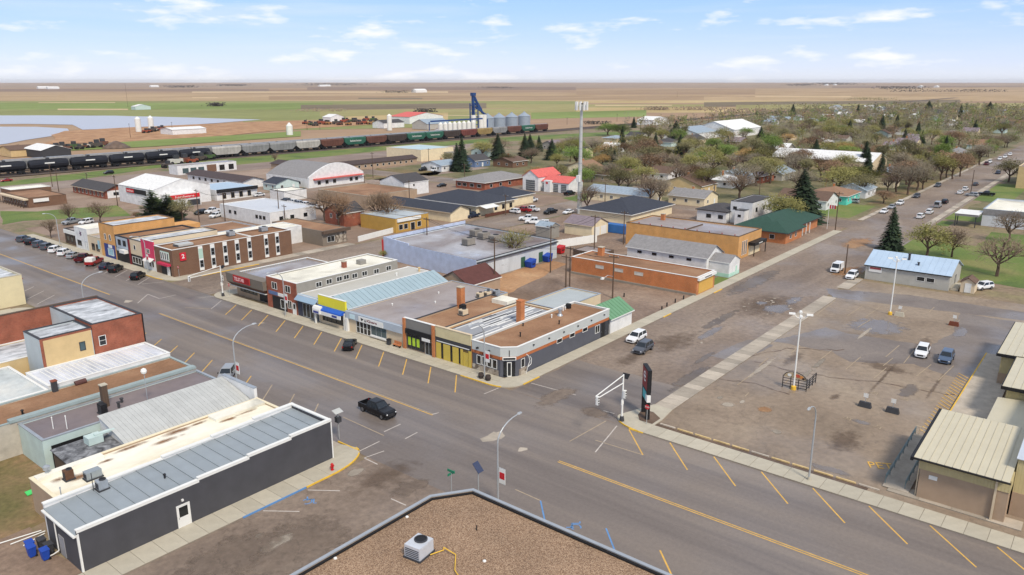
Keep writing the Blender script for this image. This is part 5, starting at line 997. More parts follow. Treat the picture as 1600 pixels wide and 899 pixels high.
wpart(b, 'notice', 'w', 84.2, 10.9, 11.7, 2.5, 2.95, .01, .05, WHITE); wpart(b, 'downpipe', 'w', 84.12, 5.6, 5.8, .1, 4.6, .01, .2, BEIGE); wpart(b, 'downpipe', 'n', 12.6, 84.4, 84.6, .1, 4.5, .11, .22, BEIGE)
b = thing('tan_metal_hall', 'tall tan ribbed hall at the lower right edge behind the store', 'building', (100, -8, 0))
MB().box(86.5, 112, -40, 4.45, 0, 6.2).build('wall', TANRIB, b); MB().box(86.42, 86.49, -40, 4.45, 0, 2.6).build('block_base', BLOCKT, b); panels(b, (86.3, 4.6, 6.35), (86.3, -14, 6.35), (99, -14, 6.9), (99, 4.6, 6.9), 12, mat('silver_roof', (206, 212, 220), .4, .06, .5, metal=.3), .06); panels(b, (99.1, 4.5, 6.9), (99.1, -14, 6.9), (112, -14, 6.4), (112, 4.5, 6.4), 12, TANMET, .06)
MB().faces([(97.1, 4.5, 3.6), (112, 4.5, 3.6), (112, 9.2, 3.2), (97.1, 9.2, 3.2)], [(0, 1, 2, 3)]).build('porch_roof', TANMET, b)
for i, (x0, x1, y1, nm) in enumerate(((112.2, 126, 8.9, 'nearer'), (126.2, 145, 11.3, 'farther'))):
    b = thing('tan_metal_wing', nm + ' tan roofed wing with dark edge along the right side of the car park', 'building', ((x0 + x1) / 2, 0, 0)); MB().box(x0, x1, -40, y1 - .5, 0, 4.6).build('wall', TANRIB, b); MB().box(x0 - .05, x1 + .04, -40, y1 - .45, 0, 1.9).build('block_base', BLOCKT, b)
    panels(b, (x0 - .5, y1, 4.9), (x0 - .5, y1 - 20, 6.0), (x1, y1 - 20, 6.0), (x1, y1, 4.9), 20, TANMET, .06); MB().box(x0 - .6, x0 - .52, y1 - 20, y1 + .12, 4.5, 4.95).build('side_fascia', BLACK, b); MB().box(x0 - .5, x1, y1 + .02, y1 + .12, 4.5, 4.92).build('front_fascia', BLACK, b)
# raised walk, ramp and rails
wk = MB().box(96.8, 140, 9.4, 14.0, -.1, .3).build('raised_walk', CONCW); tag(wk, kind='structure'); MB().box(96.7, 140, 14.0, 14.16, -.1, .32).build('painted_kerb', YELK, wk)
for k in range(22): line(LOT, (101 + k * 1.2, 14.4), (102.6 + k * 1.2, 16.0), .14, YEL, .036)
rp_ = MB().faces([(84.3, 13.4, .06), (99, 13.4, .06), (99, 16, .06), (84.3, 16, .06), (84.3, 13.4, .14), (99, 13.4, .9), (99, 16, .9), (84.3, 16, .14)], [(4, 5, 6, 7), (0, 4, 7, 3), (3, 7, 6, 2), (1, 2, 6, 5), (0, 1, 5, 4)]).build('entrance_ramp', CONCW); tag(rp_, kind='structure')
RAIL = mat('grey_green_rail', (116, 132, 132), .5, .06, 1)
for y, lb in ((15.9, 'outer'), (13.9, 'inner')):
    h = thing('ramp_handrail', lb + ' grey-green handrail along the sloping entrance ramp', 'handrail', (91, y, 0)); zr = lambda x: .14 + .76 * (x - 84.3) / 14.7
    for dz in (1.0, .75, .5): MB().cyl((85, y, zr(85) + dz), (98.8, y, zr(98.8) + dz), .05, n=6).build('rail', RAIL, h)
    for k in range(8): x = 85 + k * 1.97; MB().cyl((x, y, zr(x) - .05), (x, y, zr(x) + 1.0), .05, n=6).build('post', RAIL, h)
h = thing('ramp_handrail', 'short tan handrail at the head of the ramp', 'handrail', (99, 14.8, 0))
for dz in (1.0, .5): MB().cyl((98.95, 15.9, .9 + dz), (98.95, 13, .9 + dz), .04, n=6).build('rail', BEIGE, h)
for y in (15.5, 14.5, 13.4): MB().cyl((98.95, y, .88), (98.95, y, 1.9), .04, n=6).build('post', BEIGE, h)
# ---- further buildings, nearest corner given where it stands in the photograph
b = flat('grey_stucco_shop', 'grey stucco shop with brown flat roof across from the brown office', 125, 133.2, 167, 190, 4.1, mat('taupe_stucco', (128, 118, 106), .85, .08), TARGRAVEL, par=.2, cop=None); wpart(b, 'fascia', 's', 167, 124.8, 134, 3.3, 4.1, .01, .9, WOOD); window(b, 's', 167, 126.5, 129, .8, 2.4, WHITE, GLASS, 2); wpart(b, 'stone_front', 's', 167, 129.4, 133, .1, 3.2, .003, .08, STONE)
b = flat('yellow_shop', 'mustard brick shop with white sign band behind bare trees', 150, 163.5, 165.4, 181, 4.2, mat('mustard_brick', (184, 146, 74), .8, .1), mat('pale_blue_grey_roof', (176, 184, 188), .6, .08), par=.15, cop=GALV); wpart(b, 'sign_band', 's', 165.4, 150.5, 160, 3.1, 4.0, .01, .4, WHITE); windows(b, 's', 165.4, (152, 154, 159.5), .7, 2.3, 1.6, WHITE); door(b, 's', 165.4, 156, 157.6, 2.3, BLACK, WHITE)
b = gable('red_brick_house', 'small red brick gable house among bare trees behind the grey shop', 146, 154, 184, 193, 4.4, 6.8, 'x', BRICKR, SHING['charcoal'], .3); windows(b, 'w', 146, (187, 190), 2.4, 3.8, 1.0)
b = gable('cream_navy_wing', 'cream building wing with navy gable roof next to the restaurant', 173.2, 182, 165.4, 196, 3.2, 4.9, 'y', CREAM, SHING['navy'], .6, cat='building', trim=BEIGE)
b = hip('restaurant', 'cream restaurant with broad navy hip roof and white patio awning', 186, 206, 166, 193, 3.6, 6.6, CREAM, SHING['navy'], .9, cat='restaurant'); hip('', '', 206.1, 222, 170, 186, 3.5, 6.2, CREAM, SHING['navy'], .7, root=b); windows(b, 'w', 186, (169, 171.2, 173.4, 178, 182, 186), .9, 2.5, 1.6, WHITE); windows(b, 's', 166, (196, 200, 204), .9, 2.5, 1.4, BLACK)
MB().slab((187, 162.5, 2.9), (194, 162.5, 2.9), (194, 165.8, 3.5), (187, 165.8, 3.5), .1).build('patio_awning', WHITE, b); MB().box(186.5, 201, 162.3, 162.5, .1, 1.1).build('patio_fence', mat('patio_red_brown', (96, 60, 48), .8, .1), b)
# fire hall
b = gable('red_roof_hall', 'white hall with coral red gable roofs and grey overhead doors', 246.8, 262, 186.5, 194.5, 5.6, 8.2, 'x', WSIDE, SHING['red'], .3, cat='hall', trim=None); gable('', '', 249, 259, 173.2, 186.4, 3.9, 6.0, 'y', WSIDE, SHING['red'], .3, root=b, trim=None); MB().box(247.2, 249, 181, 184, 0, 4.6).build('entrance_tower', WSIDE, b); wpart(b, 'crest', 'w', 247.2, 182, 183, 3.2, 4.1, .01, .05, mat('crest_red', (190, 70, 70), .6, .1))
for (f, P, u0, u1, z) in (('w', 246.8, 188.2, 192.8, 4.2), ('w', 249, 184.3, 186, 3.2), ('w', 249, 178.2, 180.6, 3.2), ('w', 249, 174.2, 176.8, 3.2)):
    d_ = wpart(b, 'overhead_door', f, P, u0, u1, .05, z, .003, .05, mat('charcoal_door', (92, 96, 100), .5, .08))
    for k in range(1, 5): wpart(d_, 'door_rail', f, P, u0, u1, z * k / 5 - .06, z * k / 5 + .06, .051, .07, PALEMET)
b = hip('red_brick_clinic', 'low red brick building with grey shingle roof left of the red roofed hall', 234, 262, 204, 220, 3.3, 5.8, BRICKR, SHING['grey'], .8, cat='building'); windows(b, 'w', 234, (207, 211, 215, 218), 1, 2.4, 2.2, WHITE); windows(b, 's', 204, (238, 244, 250), 1, 2.4, 1.6)
b = gable('white_parapet_shop', 'white gabled building with dark roof left of the restaurant', 203, 216, 218, 232, 5.0, 7.6, 'x', WSIDE, SHING['charcoal'], .2); windows(b, 'w', 203, (221, 228), 1.2, 2.6, 1.4); windows(b, 's', 218, (208,), 3.4, 4.4, 1.0)
flat('beige_block_building', 'wide low beige block building with brown gravel roof in the middle distance', 176, 200, 208, 236, 4.0, BLOCKT, TARGRAVEL, par=.3, cop=CONC)
b = thing('barrel_roof_hall', 'white hall with grey barrel roof and rounded false front', 'hall', (207, 280, 0)); N_ = 14
prof = [(194 + 29 * i / N_, 3.8 + 5.0 * math.sin(math.pi * i / N_)) for i in range(N_ + 1)]
mb = MB(); mb.loft([[(x, y, z) for x, z in prof] + [(223, y, 0), (194, y, 0)] for y in (266.5, 296)]); mb.build('barrel_roof', SHING['grey'], b)
mb = MB(); mb.loft([[(x, y, z + .7) for x, z in prof] + [(223.4, y, 0), (193.6, y, 0)] for y in (265.6, 266.4)]); mb.build('false_front', WSIDE, b); wpart(b, 'red_canopy', 's', 265.6, 196, 222, 3.2, 3.7, .01, 1.4, SHING['red']); windows(b, 's', 265.6, (199, 203, 207, 216, 219), .9, 2.6, 1.8, WHITE); wpart(b, 'side_wall', 'w', 194, 266.5, 296, 0, 3.8, .01, .1, WSIDE); windows(b, 'w', 193.9, (272, 279, 287), 1.2, 2.4, 1.6)
house('mint_cottage', 'small pale mint cottage with navy roof beside the barrel roofed hall', (432, 299.5), 11, 9, 3.0, 4.8, 'y', MINT, SHING['navy'], chim=False)
b = flat('blue_roof_office', 'low office with pale blue roof and black fascia next to the white hardware store', 151, 168, 263.5, 284, 3.9, WSIDE, mat('pale_blue_flat', (168, 188, 206), .6, .07), par=.1, cop=None); wpart(b, 'black_fascia', 's', 263.5, 151, 168, 2.9, 4.1, .01, .8, BLACK); windows(b, 's', 263.5, (154, 157.5, 161, 164.5), .4, 2.6, 1.6, BEIGE)
b = gable('hardware_store', 'big white metal store with red and black sign bands', 128, 149.5, 265, 291, 6.2, 9.2, 'y', WSIDE, SHING['white'], .15, cat='store', trim=None)
wpart(b, 'sign_band', 'w', 128, 270, 284.5, 4.0, 5.6, .02, .25, BLACK); wpart(b, 'sign_red', 'w', 128, 278.6, 284.3, 4.1, 5.5, .251, .28, mat('hardware_red', (206, 36, 44), .5, .05)); text(b, 'hardware', 'w', 128, 281.4, 4.8, .8, WHITE, .29, 4.8)
MB().box(130.5, 143, 260.5, 264.9, 0, 4.6).build('porch', WSIDE, b); wpart(b, 'sign_band', 's', 260.5, 131.5, 142.6, 2.9, 4.3, .02, .2, MATS['hardware_red']); text(b, 'hardware', 's', 260.5, 137, 3.6, .8, WHITE, .21, 7); wpart(b, 'low_door', 's', 260.5, 138, 142.6, .1, 2.2, .004, .05, DGREY)
b = flat('brown_motel', 'single storey motel with wide flat brown roof near the left edge', 100.4, 113, 299.6, 323, 3.4, BRICKB, TARGRAVEL, par=.1, cop=WOOD); wpart(b, 'roof_edge', 'w', 100.4, 299, 323.5, 2.8, 3.3, .01, 1.6, BEIGE); wpart(b, 'white_sign', 's', 299.6, 102, 107, 1.8, 3.0, .3, .5, WHITE)
for k in range(9): MB().box(98.9, 99.1, 300.5 + k * 2.7, 300.7 + k * 2.7, 0, 2.799).build('post', WOOD, b); window(b, 'w', 100.4, 301.5 + k * 2.5, 302.9 + k * 2.5, .9, 2.2, WHITE, GLASS)
flat('white_motel_wing', 'white roofed motel wing behind the brown motel', 104, 118, 326, 336, 3.6, BRICKB, WHITER, par=.1, cop=WHITE)
b = gable('red_motel', 'long red brick motel row with charcoal roof', 127, 136, 300.5, 329, 3.0, 5.0, 'y', BRICKR, SHING['charcoal'], .7, trim=BEIGE, cat='motel'); windows(b, 'w', 127, [303 + k * 3.4 for k in range(8)], .6, 2.3, 1.2, WHITE); wpart(b, 'white_end', 's', 300.5, 127.8, 135.4, .1, 2.9, .004, .06, WSIDE); window(b, 's', 300.44, 130, 132, 1, 2.2, DGREY, GLASS)
b = flat('service_station', 'low white service station with grey roof by the railway road', *[q for q in (183, 214, 352, 360)], 4.2, WSIDE, FLATGREY, par=.1, cop=PALEMET); windows(b, 's', 352, (187, 191, 195), .5, 3.0, 3.2, WHITE, GLASSB); windows(b, 's', 352, (206, 211), .4, 3.2, 3.0, WHITE); wpart(b, 'brick_panel', 's', 352, 198, 203, .1, 3.6, .003, .06, BRICKB)
for (x0, x1, y0, y1) in ((188, 262, 322, 331), (253.5, 262, 302, 321.9)): 
    pass
b = gable('long_brown_motel', 'long brown roofed motel wing running along the lawn', 236, 292, 303, 311, 3.0, 4.4, 'x', BLOCKT, mat('brown_metal_roof', (72, 58, 54), .6, .1), .6, trim=None, cat='motel'); gable('', '', 226, 235.5, 303, 340, 3.0, 4.4, 'y', BLOCKT, MATS['brown_metal_roof'], .6, root=b, trim=None); windows(b, 's', 303, [240 + 4 * k for k in range(13)], .9, 2.1, 1.4)
b = gable('brown_roof_row', 'dark brown roofed row left of the barrel roofed hall', 176, 186, 286, 330, 3.0, 4.4, 'y', WSIDE, MATS['brown_metal_roof'], .7, trim=None, cat='motel'); windows(b, 'w', 176, [290 + 5 * k for k in range(8)], .9, 2.1, 1.6, DGREY)
b = flat('tan_warehouse', 'tall tan metal warehouse with pale blue roof near the tracks', 300, 326, 308, 336, 6.4, CREAM, mat('sky_blue_roof', (178, 198, 204), .6, .06), par=.1, cop=BEIGE); wpart(b, 'side_shed', 's', 308, 318, 326, 0, 4, .01, 3, GSIDE)
b = house('small_white_house', 'small white house with pale blue roof beside the tan warehouse', (690, 269), 13, 14, 3, 4.8, 'x', WSIDE, SHING['bluegrey'])
house('blue_house', 'small blue gabled house behind dark spruces', (742, 262), 12, 10, 3.4, 6, 'x', mat('blue_siding', (104, 124, 156), .8, .08), SHING['charcoal'], chim=False)
b = flat('white_flat_shop', 'long white flat roofed building with square windows behind the brown office', 133, 150, 203, 231, 4.2, WSIDE, mat('pale_grey_flat_roof', (196, 200, 206), .6, .06), par=.15, cop=WHITE); windows(b, 'w', 133, (206, 208, 210, 222, 225), 1.8, 2.9, 1.3, BLACK); windows(b, 's', 203, (137, 141, 146), 1.4, 2.6, 1.4, BLACK)
flat('white_garage', 'small white flat roofed garage beside parked cars behind the white building', 166, 176, 243, 252, 3.6, WSIDE, WHITER, par=.2, cop=BLACK)
b = gable('cream_garage', 'cream double garage with brown roof and white doors behind the board fence', 181, 189.5, 117.5, 127, 3.2, 5.0, 'y', CREAM, SHING['mauve'], .35, cat='garage', trim=BEIGE); wpart(b, 'garage_door', 's', 117.5, 182, 185, .1, 2.6, .003, .06, WHITE); wpart(b, 'garage_door', 's', 117.5, 185.6, 188.6, .1, 2.6, .003, .06, WHITE)
b = gable('grey_garden_shed', 'tall grey board shed beside the white fence', 171, 175.5, 125, 130, 3.4, 4.4, 'y', GSIDE, SHING['bluegrey'], .2, cat='shed')
MB().box(190.3, 193, 112, 119, .1, 2.5).build('blue_container', mat('container_blue', (50, 104, 168), .6, .12)); tag(bpy.data.objects['blue_container'], 'blue shipping container beside the cream double garage', 'container')
hip('navy_hall', 'low hall with dark navy hip roof behind the cream garage', 205, 232, 119, 138, 3.2, 6.4, CREAM, SHING['navy'], .8)
# board fence
fx0 = thing('white_board_fence', 'tall white board fence around the yard behind the warehouse', 'fence', (165, 122, 0))
fp = [at(800, 356), at(905, 379)]; fq = [(157.5, 143.5), (157.5, 118), (176, 112.5)]
for a, c in zip(fq, fq[1:]):
    n = int(math.dist(a, c) / 2.4)
    for i in range(n):
        p = [a[k] + (c[k] - a[k]) * i / n for k in (0, 1)]; q = [a[k] + (c[k] - a[k]) * (i + .97) / n for k in (0, 1)]; d = Vector((q[0] - p[0], q[1] - p[1])).normalized(); s = Vector((-d.y, d.x)) * .05
        MB().prism([(p[0] - s.x, p[1] - s.y), (q[0] - s.x, q[1] - s.y), (q[0] + s.x, q[1] + s.y), (p[0] + s.x, p[1] + s.y)], .05, 2.2).build('board_panel', WHITE, fx0); MB().box(p[0] - .08, p[0] + .08, p[1] - .08, p[1] + .08, 0, 2.3).build('post', WHITE, fx0)
# right edge
b = flat('school_annex', 'grey and white flat roofed building with canopy at the right edge', 272, 300, 10, 34.5, 5.2, mat('white_block', (206, 210, 214), .8, .06), WHITER, par=.5, cop=SHING['bluegrey']); wpart(b, 'grey_band', 'w', 272, 10, 34.5, 3.4, 5.2, .004, .08, SHING['grey']); wpart(b, 'grey_band', 's', 10, 272, 300, 3.4, 5.2, .004, .08, SHING['grey'])
MB().box(266, 276, 34.7, 41, 3.3, 3.9).build('canopy', SHING['grey'], b); MB().box(265.9, 276.1, 34.65, 41.1, 3.902, 4.0).build('canopy_roof', WHITE, b)
for x, y in ((266.3, 35.2), (266.3, 40.6), (270, 40.6)): MB().box(x, x + .25, y, y + .25, 0, 3.299).build('canopy_post', DGREY, b)
flat('tan_school', 'tall tan walled building at the far right edge', 380, 420, 0, 38, 9, TAN, FLATGREY, par=.3, cop=BEIGE)
LANDM = [('the white roofed arena', 414, 125), ('the turquoise house', 285, 78), ('the mauve roofed bungalow', 300, 130), ('the long white house', 360, 150), ('the brown ranch house', 275, 150), ('the white rink', 610, 265), ('the red roofed hall', 258, 185), ('the cream cottages', 268, 112), ('the blue house', 335, 290), ('the start of the tree-lined street', 330, 70), ('the middle of the tree-lined street', 430, 70), ('the end of the tree-lined street', 560, 70), ('the tan walled building', 400, 10), ('the bright green tree row', 500, 330), ('the far edge of town', 700, 180), ('the blocks behind the arena', 520, 150), ('the blocks below the rink', 520, 230)]
def near_what(x, y): return min(LANDM, key=lambda q: (q[1] - x) ** 2 + (q[2] - y) ** 2)[0]
# houses along the residential streets
b = house('turquoise_house', 'turquoise bungalow with brown hip roof across from the spruce', (1322, 321), 16, 14, 3.2, 5.4, 'x', mat('turquoise_siding', (96, 208, 188), .8, .06), SHING['tan'], 'hip')
house('white_brown_roof_house', 'white bungalow with dark brown roof beside the turquoise house', (1290, 329), 13, 17, 3.2, 5.6, 'y', WSIDE, SHING['brown'])
house('brown_ranch_house', 'brown roofed ranch house with pale siding near the cell tower', (975, 288), 20, 22, 3.2, 5.6, 'y', mat('taupe_siding', (166, 150, 132), .8, .08), SHING['brown'])
house('cream_long_house', 'cream long house with pale grey roof behind the twin bare trees', (1012, 322), 10, 26, 3.4, 5.2, 'y', CREAM, SHING['bluegrey'], chim=False)
house('cream_garage_house', 'cream cottage with grey roof next to the long cream house', (1100, 324), 11, 14, 3.2, 5.2, 'y', CREAM, SHING['grey'])
house('brown_gable_house', 'dark brown gabled house above the cream cottages', (1095, 305), 14, 18, 3.4, 6.6, 'x', TAN, SHING['brown'])
house('blue_roof_house', 'white house with pale blue roof beside the red brick bungalow', (1160, 291), 18, 16, 3.2, 5.8, 'x', WSIDE, SHING['bluegrey'])
house('brick_mauve_house', 'red brick bungalow with mauve hip roof', (1190, 287), 26, 16, 3.2, 6.0, 'x', BRICKR, SHING['mauve'], 'hip')
b = gable('arena', 'long low arena with bright white metal roof beyond the street trees', 400, 428, 100, 150, 5.0, 8.5, 'y', BEIGE, SHING['white'], .4, cat='arena', trim=None)
gable('curling_rink', 'white quonset style rink with pale roof at the edge of town', 585, 640, 250, 285, 6, 12, 'x', WSIDE, SHING['white'], .4, cat='building', trim=None); gable('town_shop', 'grey-blue roofed town workshop beside the white rink', 545, 580, 262, 290, 5, 9, 'x', WSIDE, SHING['bluegrey'], .4, cat='building')
house('white_long_house', 'long white house with blue-grey roof behind the orange tree', (1290, 250), 34, 14, 3.4, 6, 'x', WSIDE, SHING['bluegrey'])
hr_ = random.Random(12); RF = ['charcoal', 'brown', 'grey', 'bluegrey', 'tan', 'mauve', 'white', 'bluegrey', 'brown']
WALLS = [WSIDE, CREAM, BEIGE, GSIDE, MINT, LGSIDE, BRICKB]
CW = {WSIDE.name: 'white', CREAM.name: 'cream', BEIGE.name: 'beige', GSIDE.name: 'grey', MINT.name: 'mint', LGSIDE.name: 'pale grey', BRICKB.name: 'brown brick'}
RN = {'charcoal': 'charcoal', 'brown': 'brown', 'grey': 'grey', 'bluegrey': 'blue-grey', 'tan': 'tan', 'mauve': 'mauve', 'white': 'white', 'navy': 'navy', 'red': 'coral red'}
for gx in range(11):
    for gy in range(6):
        X = 275 + gx * 34 + hr_.uniform(-6, 6); Y = 82 + gy * 42 + hr_.uniform(-6, 6)
        if 395 < X + 14 and X < 432 and 85 < Y < 155: continue
        if X > 530 and Y > 235: continue
        if Y > 268 and X < 330: continue
        if X < 300 and (Y > 160 or Y < 100): continue
        if hr_.random() < .38: continue
        w = hr_.choice(WALLS); rf = hr_.choice(RF)
        lb = '%s house with %s roof near %s' % (CW[w.name], RN[rf], near_what(X, Y))
        f = gable if hr_.random() < .7 else None; sx, sy = hr_.uniform(10, 16), hr_.uniform(9, 14)
        r = gable('house', lb, X, X + sx, Y, Y + sy, 3.1, hr_.uniform(4.8, 6.2), hr_.choice('xy'), w, SHING[rf], .5, group='houses in the leafy blocks') if f else hip('house', lb, X, X + sx, Y, Y + sy, 3.1, hr_.uniform(4.6, 5.8), w, SHING[rf], .6, group='houses in the leafy blocks')
        if gx < 5:
            windows(r, 'w', X, (Y + sy * .3, Y + sy * .7), 1, 2.2, 1.4); windows(r, 's', Y, (X + sx * .3, X + sx * .7), 1, 2.2, 1.4)
        if hr_.random() < .4: chimney(r, X + sx * .5, Y + sy * .6, 3.2, 6.6, .6, BRICKO)
for i, (X, Y) in enumerate(((268, -40), (300, -30), (340, -10), (430, 4), (470, 10), (450, -40), (520, 8), (560, 14))):
    w = WALLS[i % 7]; rf = RF[(i * 2) % 9]; gable('house', '%s house with %s roof south of the residential street' % (CW[w.name], RN[rf]), X, X + 13, Y, Y + 11, 3.1, 5.4, 'xy'[i % 2], w, SHING[rf], .5, group='houses south of the residential street')

for i in range(70):
    X = hr_.uniform(620, 1350); Y = hr_.uniform(75, 330); w = WALLS[i % 6]; rf = RF[(i * 5) % 9]
    if X < 760 and 225 < Y or 500 < X < 670 and Y > 200: continue
    gable('house', '%s house with %s roof far off among the trees' % (CW[w.name], RN[rf]), X, X + 14, Y, Y + 11, 3.2, 5.8, 'xy'[i % 2], w, SHING[rf], .5, group='far houses among the trees', trim=None)

a_, c_ = at(560, 378), at(617, 363); w_ = thing('low_white_wall', 'long low white wall beside the back street bend', 'wall', (a_[0], a_[1], 0)); d_ = Vector((c_[0] - a_[0], c_[1] - a_[1])); n_ = 8; s_ = Vector((-d_.y, d_.x)).normalized() * .15
for i in range(n_):
    p, q = [a_[k] + d_[k] * i / n_ for k in (0, 1)], [a_[k] + d_[k] * (i + .98) / n_ for k in (0, 1)]; MB().prism([(p[0] - s_.x, p[1] - s_.y), (q[0] - s_.x, q[1] - s_.y), (q[0] + s_.x, q[1] + s_.y), (p[0] + s_.x, p[1] + s_.y)], 0, 1.5).build('wall_panel', WHITE, w_)
# ================================================================ trees
def leafmat(name, col, var=.25, rnd=.18):
    return mat(name, col, .9, var, .35, rnd=rnd, spec=.1)
BARK = mat('bark', (92, 76, 66), .95, .2, 1.0, rnd=.12, spec=.1)
LEAF = {'bare': leafmat('bare_twigs', (132, 115, 98)), 'rust': leafmat('rust_buds', (138, 113, 90)), 'yellow': leafmat('yellow_green_buds', (138, 134, 82)), 'green': leafmat('spring_leaves', (112, 132, 68)), 'olive': leafmat('olive_buds', (124, 119, 86)),
        'grey': leafmat('grey_twigs', (144, 134, 116)), 'amber': leafmat('amber_buds', (168, 138, 90)), 'spruce': leafmat('spruce_needles', (54, 68, 50), .3), 'pine': leafmat('pine_needles', (88, 102, 66), .3)}
def grow(seed, spread=1.0, h=10.0, leaves=1, up=.0):
    rr = random.Random(seed); limbs = MB(); crown = MB(); tips = []
    def br(p, d, l, r, lev):
        q = p + d * l
        mid = p + d * l * .5 + Vector((rr.uniform(-1, 1), rr.uniform(-1, 1), rr.uniform(-.3, .3))) * l * .07
        if lev < 3: limbs.tube([p, mid, q], [r, r * .85, r * .68], 5 if lev < 2 else 4)
        else: crown.cyl(p, q, r, r * .5, 3, cap=False)
        if lev >= 4: tips.append((q, d)); return
        n = (4, 4, 3, 3)[lev] + (1 if rr.random() < .4 else 0)
        for i in range(n):
            a = 2 * math.pi * (i + rr.random() * .7) / n; t = rr.uniform(.45, .85) * spread if lev else rr.uniform(.4, .75) * spread
            u = d.orthogonal().normalized(); w = d.cross(u); e = (d * math.cos(t) + (u * math.cos(a) + w * math.sin(a)) * math.sin(t)); e.z += .10 + up; e.normalize()
            s = p + d * l * rr.uniform(.6, 1.0) if lev else p + d * l * rr.uniform(.65, 1.0)
            br(s, e, l * rr.uniform(.62, .86), r * .58, lev + 1)
        if lev < 2: br(q, (d + Vector((rr.uniform(-.2, .2), rr.uniform(-.2, .2), .2))).normalized(), l * .75, r * .65, lev + 1)
    br(Vector((0, 0, 0)), Vector((0, 0, 1)), h * .26, h * .022, 0)
    for q, d in tips:
        for k in range((2, 4, 3)[leaves]):
            e = (d + Vector((rr.uniform(-1, 1), rr.uniform(-1, 1), rr.uniform(-.6, .8))) * .9).normalized(); l = rr.uniform(.4, .9); s = e.orthogonal().normalized() * .022
            crown.faces([q - s, q + s, q + e * l], [(0, 1, 2)])
        for k in range((0, 3, 7)[leaves]):
            c = q + Vector((rr.gauss(0, .4), rr.gauss(0, .4), rr.gauss(0, .35))); a = Vector((rr.uniform(-1, 1), rr.uniform(-1, 1), rr.uniform(-1, 1))).normalized() * rr.uniform(.07, .17); b_ = a.orthogonal().normalized() * rr.uniform(.07, .14)
            crown.faces([c - a, c + b_, c + a, c - b_], [(0, 1, 2, 3)])
    zt = max(v[2] for v in crown.v); k = h / zt
    for m_ in (limbs, crown): m_.v = [(v[0] * k, v[1] * k, v[2] * k) for v in m_.v]
    return limbs.mesh('trunk', BARK), crown.mesh('crown', LEAF['bare'])
def conifer(seed, h=10.0, wid=.24, droop=.35, mname='spruce', gap=0):
    rr = random.Random(seed); crown = MB(); trunk = MB().cyl((0, 0, 0), (0, 0, h * .97), h * .018, h * .003, 6)
    n = 38
    for t in range(n):
        f = t / n; z = h * (.07 + .92 * f); R = h * wid * (1 - f) ** .85 * rr.uniform(.82, 1.12) + .12
        if gap and rr.random() < gap: continue
        m_ = int(12 + 12 * (1 - f))
        for i in range(m_):
            a = 2 * math.pi * (i + rr.random()) / m_; r = R * rr.uniform(.72, 1.1); dz = -droop * r * rr.uniform(.5, 1.2); c, s = math.cos(a), math.sin(a)
            for k in range(4):
                f0 = k / 4; f1 = (k + 1.35) / 4; wd = r * .27 * (1 - f0 * .5) * rr.uniform(.7, 1.3); zz = z + dz * f0 ** 1.3 + rr.uniform(-.08, .08) * h / 10
                crown.faces([(c * r * f0 - s * wd, s * r * f0 + c * wd, zz), (c * r * f0 + s * wd, s * r * f0 - c * wd, zz - .1), (c * r * f1 + s * wd * .3, s * r * f1 - c * wd * .3, z + dz * f1 ** 1.3 - .05), (c * r * f1 - s * wd * .3, s * r * f1 + c * wd * .3, z + dz * f1 ** 1.3 + rr.uniform(-.05, .1))], [(0, 1, 2, 3)])
    return trunk.mesh('trunk', BARK), crown.mesh('crown', LEAF[mname])
TREES = {'bare': [grow(1, 1.05, leaves=0), grow(2, 1.15, leaves=0), grow(3, .95, leaves=0)], 'bud': [grow(4, 1.05, leaves=1), grow(5, 1.15, leaves=1), grow(6, .95, leaves=1), grow(14, 1.1, leaves=1)], 'leaf': [grow(7, 1.1, leaves=2), grow(8, 1.0, leaves=2)], 'tall': [grow(9, .55, leaves=1, up=.25)], 'spruce': [conifer(10, wid=.30), conifer(11, wid=.34), conifer(12, wid=.26)], 'pine': [conifer(13, wid=.40, droop=-.15, mname='pine', gap=.3)]}
tr_ = random.Random(5)
KIND = {'bare': 'bare brown-twigged', 'rust': 'rust-budded', 'yellow': 'yellow-green budding', 'green': 'fresh green', 'olive': 'olive budding', 'grey': 'bare grey', 'amber': 'amber budding', 'spruce': 'dark green spruce', 'pine': 'loose green pine', 'tall': 'upright budding poplar'}
def tree(x, y, h, kind, label, group=None, form=None, fat=1.0):
    form = form or {'spruce': 'spruce', 'pine': 'pine', 'bare': 'bare', 'grey': 'bare', 'green': 'leaf'}.get(kind, 'bud')
    tm, cm = tr_.choice(TREES[form]); s = h / 10.0
    o = thing({'spruce': 'spruce_tree', 'pine': 'pine_tree'}.get(form, 'tree'), label, 'tree', (x, y, 0), group)
    o.scale = (s * fat, s * fat, s); o.rotation_euler.z = tr_.uniform(0, 6.28)
    t = link('trunk', tm, o); c = link('crown', cm, o)
    if form not in ('spruce', 'pine'): c.material_slots[0].link = 'OBJECT'; c.material_slots[0].material = LEAF[kind]
    return o
def ptree(px, py, top, kind, where, form=None, fat=1.0):
    x, y = at(px, py); return tree(x, y, max(2.5, height_at(x, y, top)), kind, KIND[kind] + (' tree ' if kind not in ('spruce', 'pine') else ' ') + where, None, form, fat)
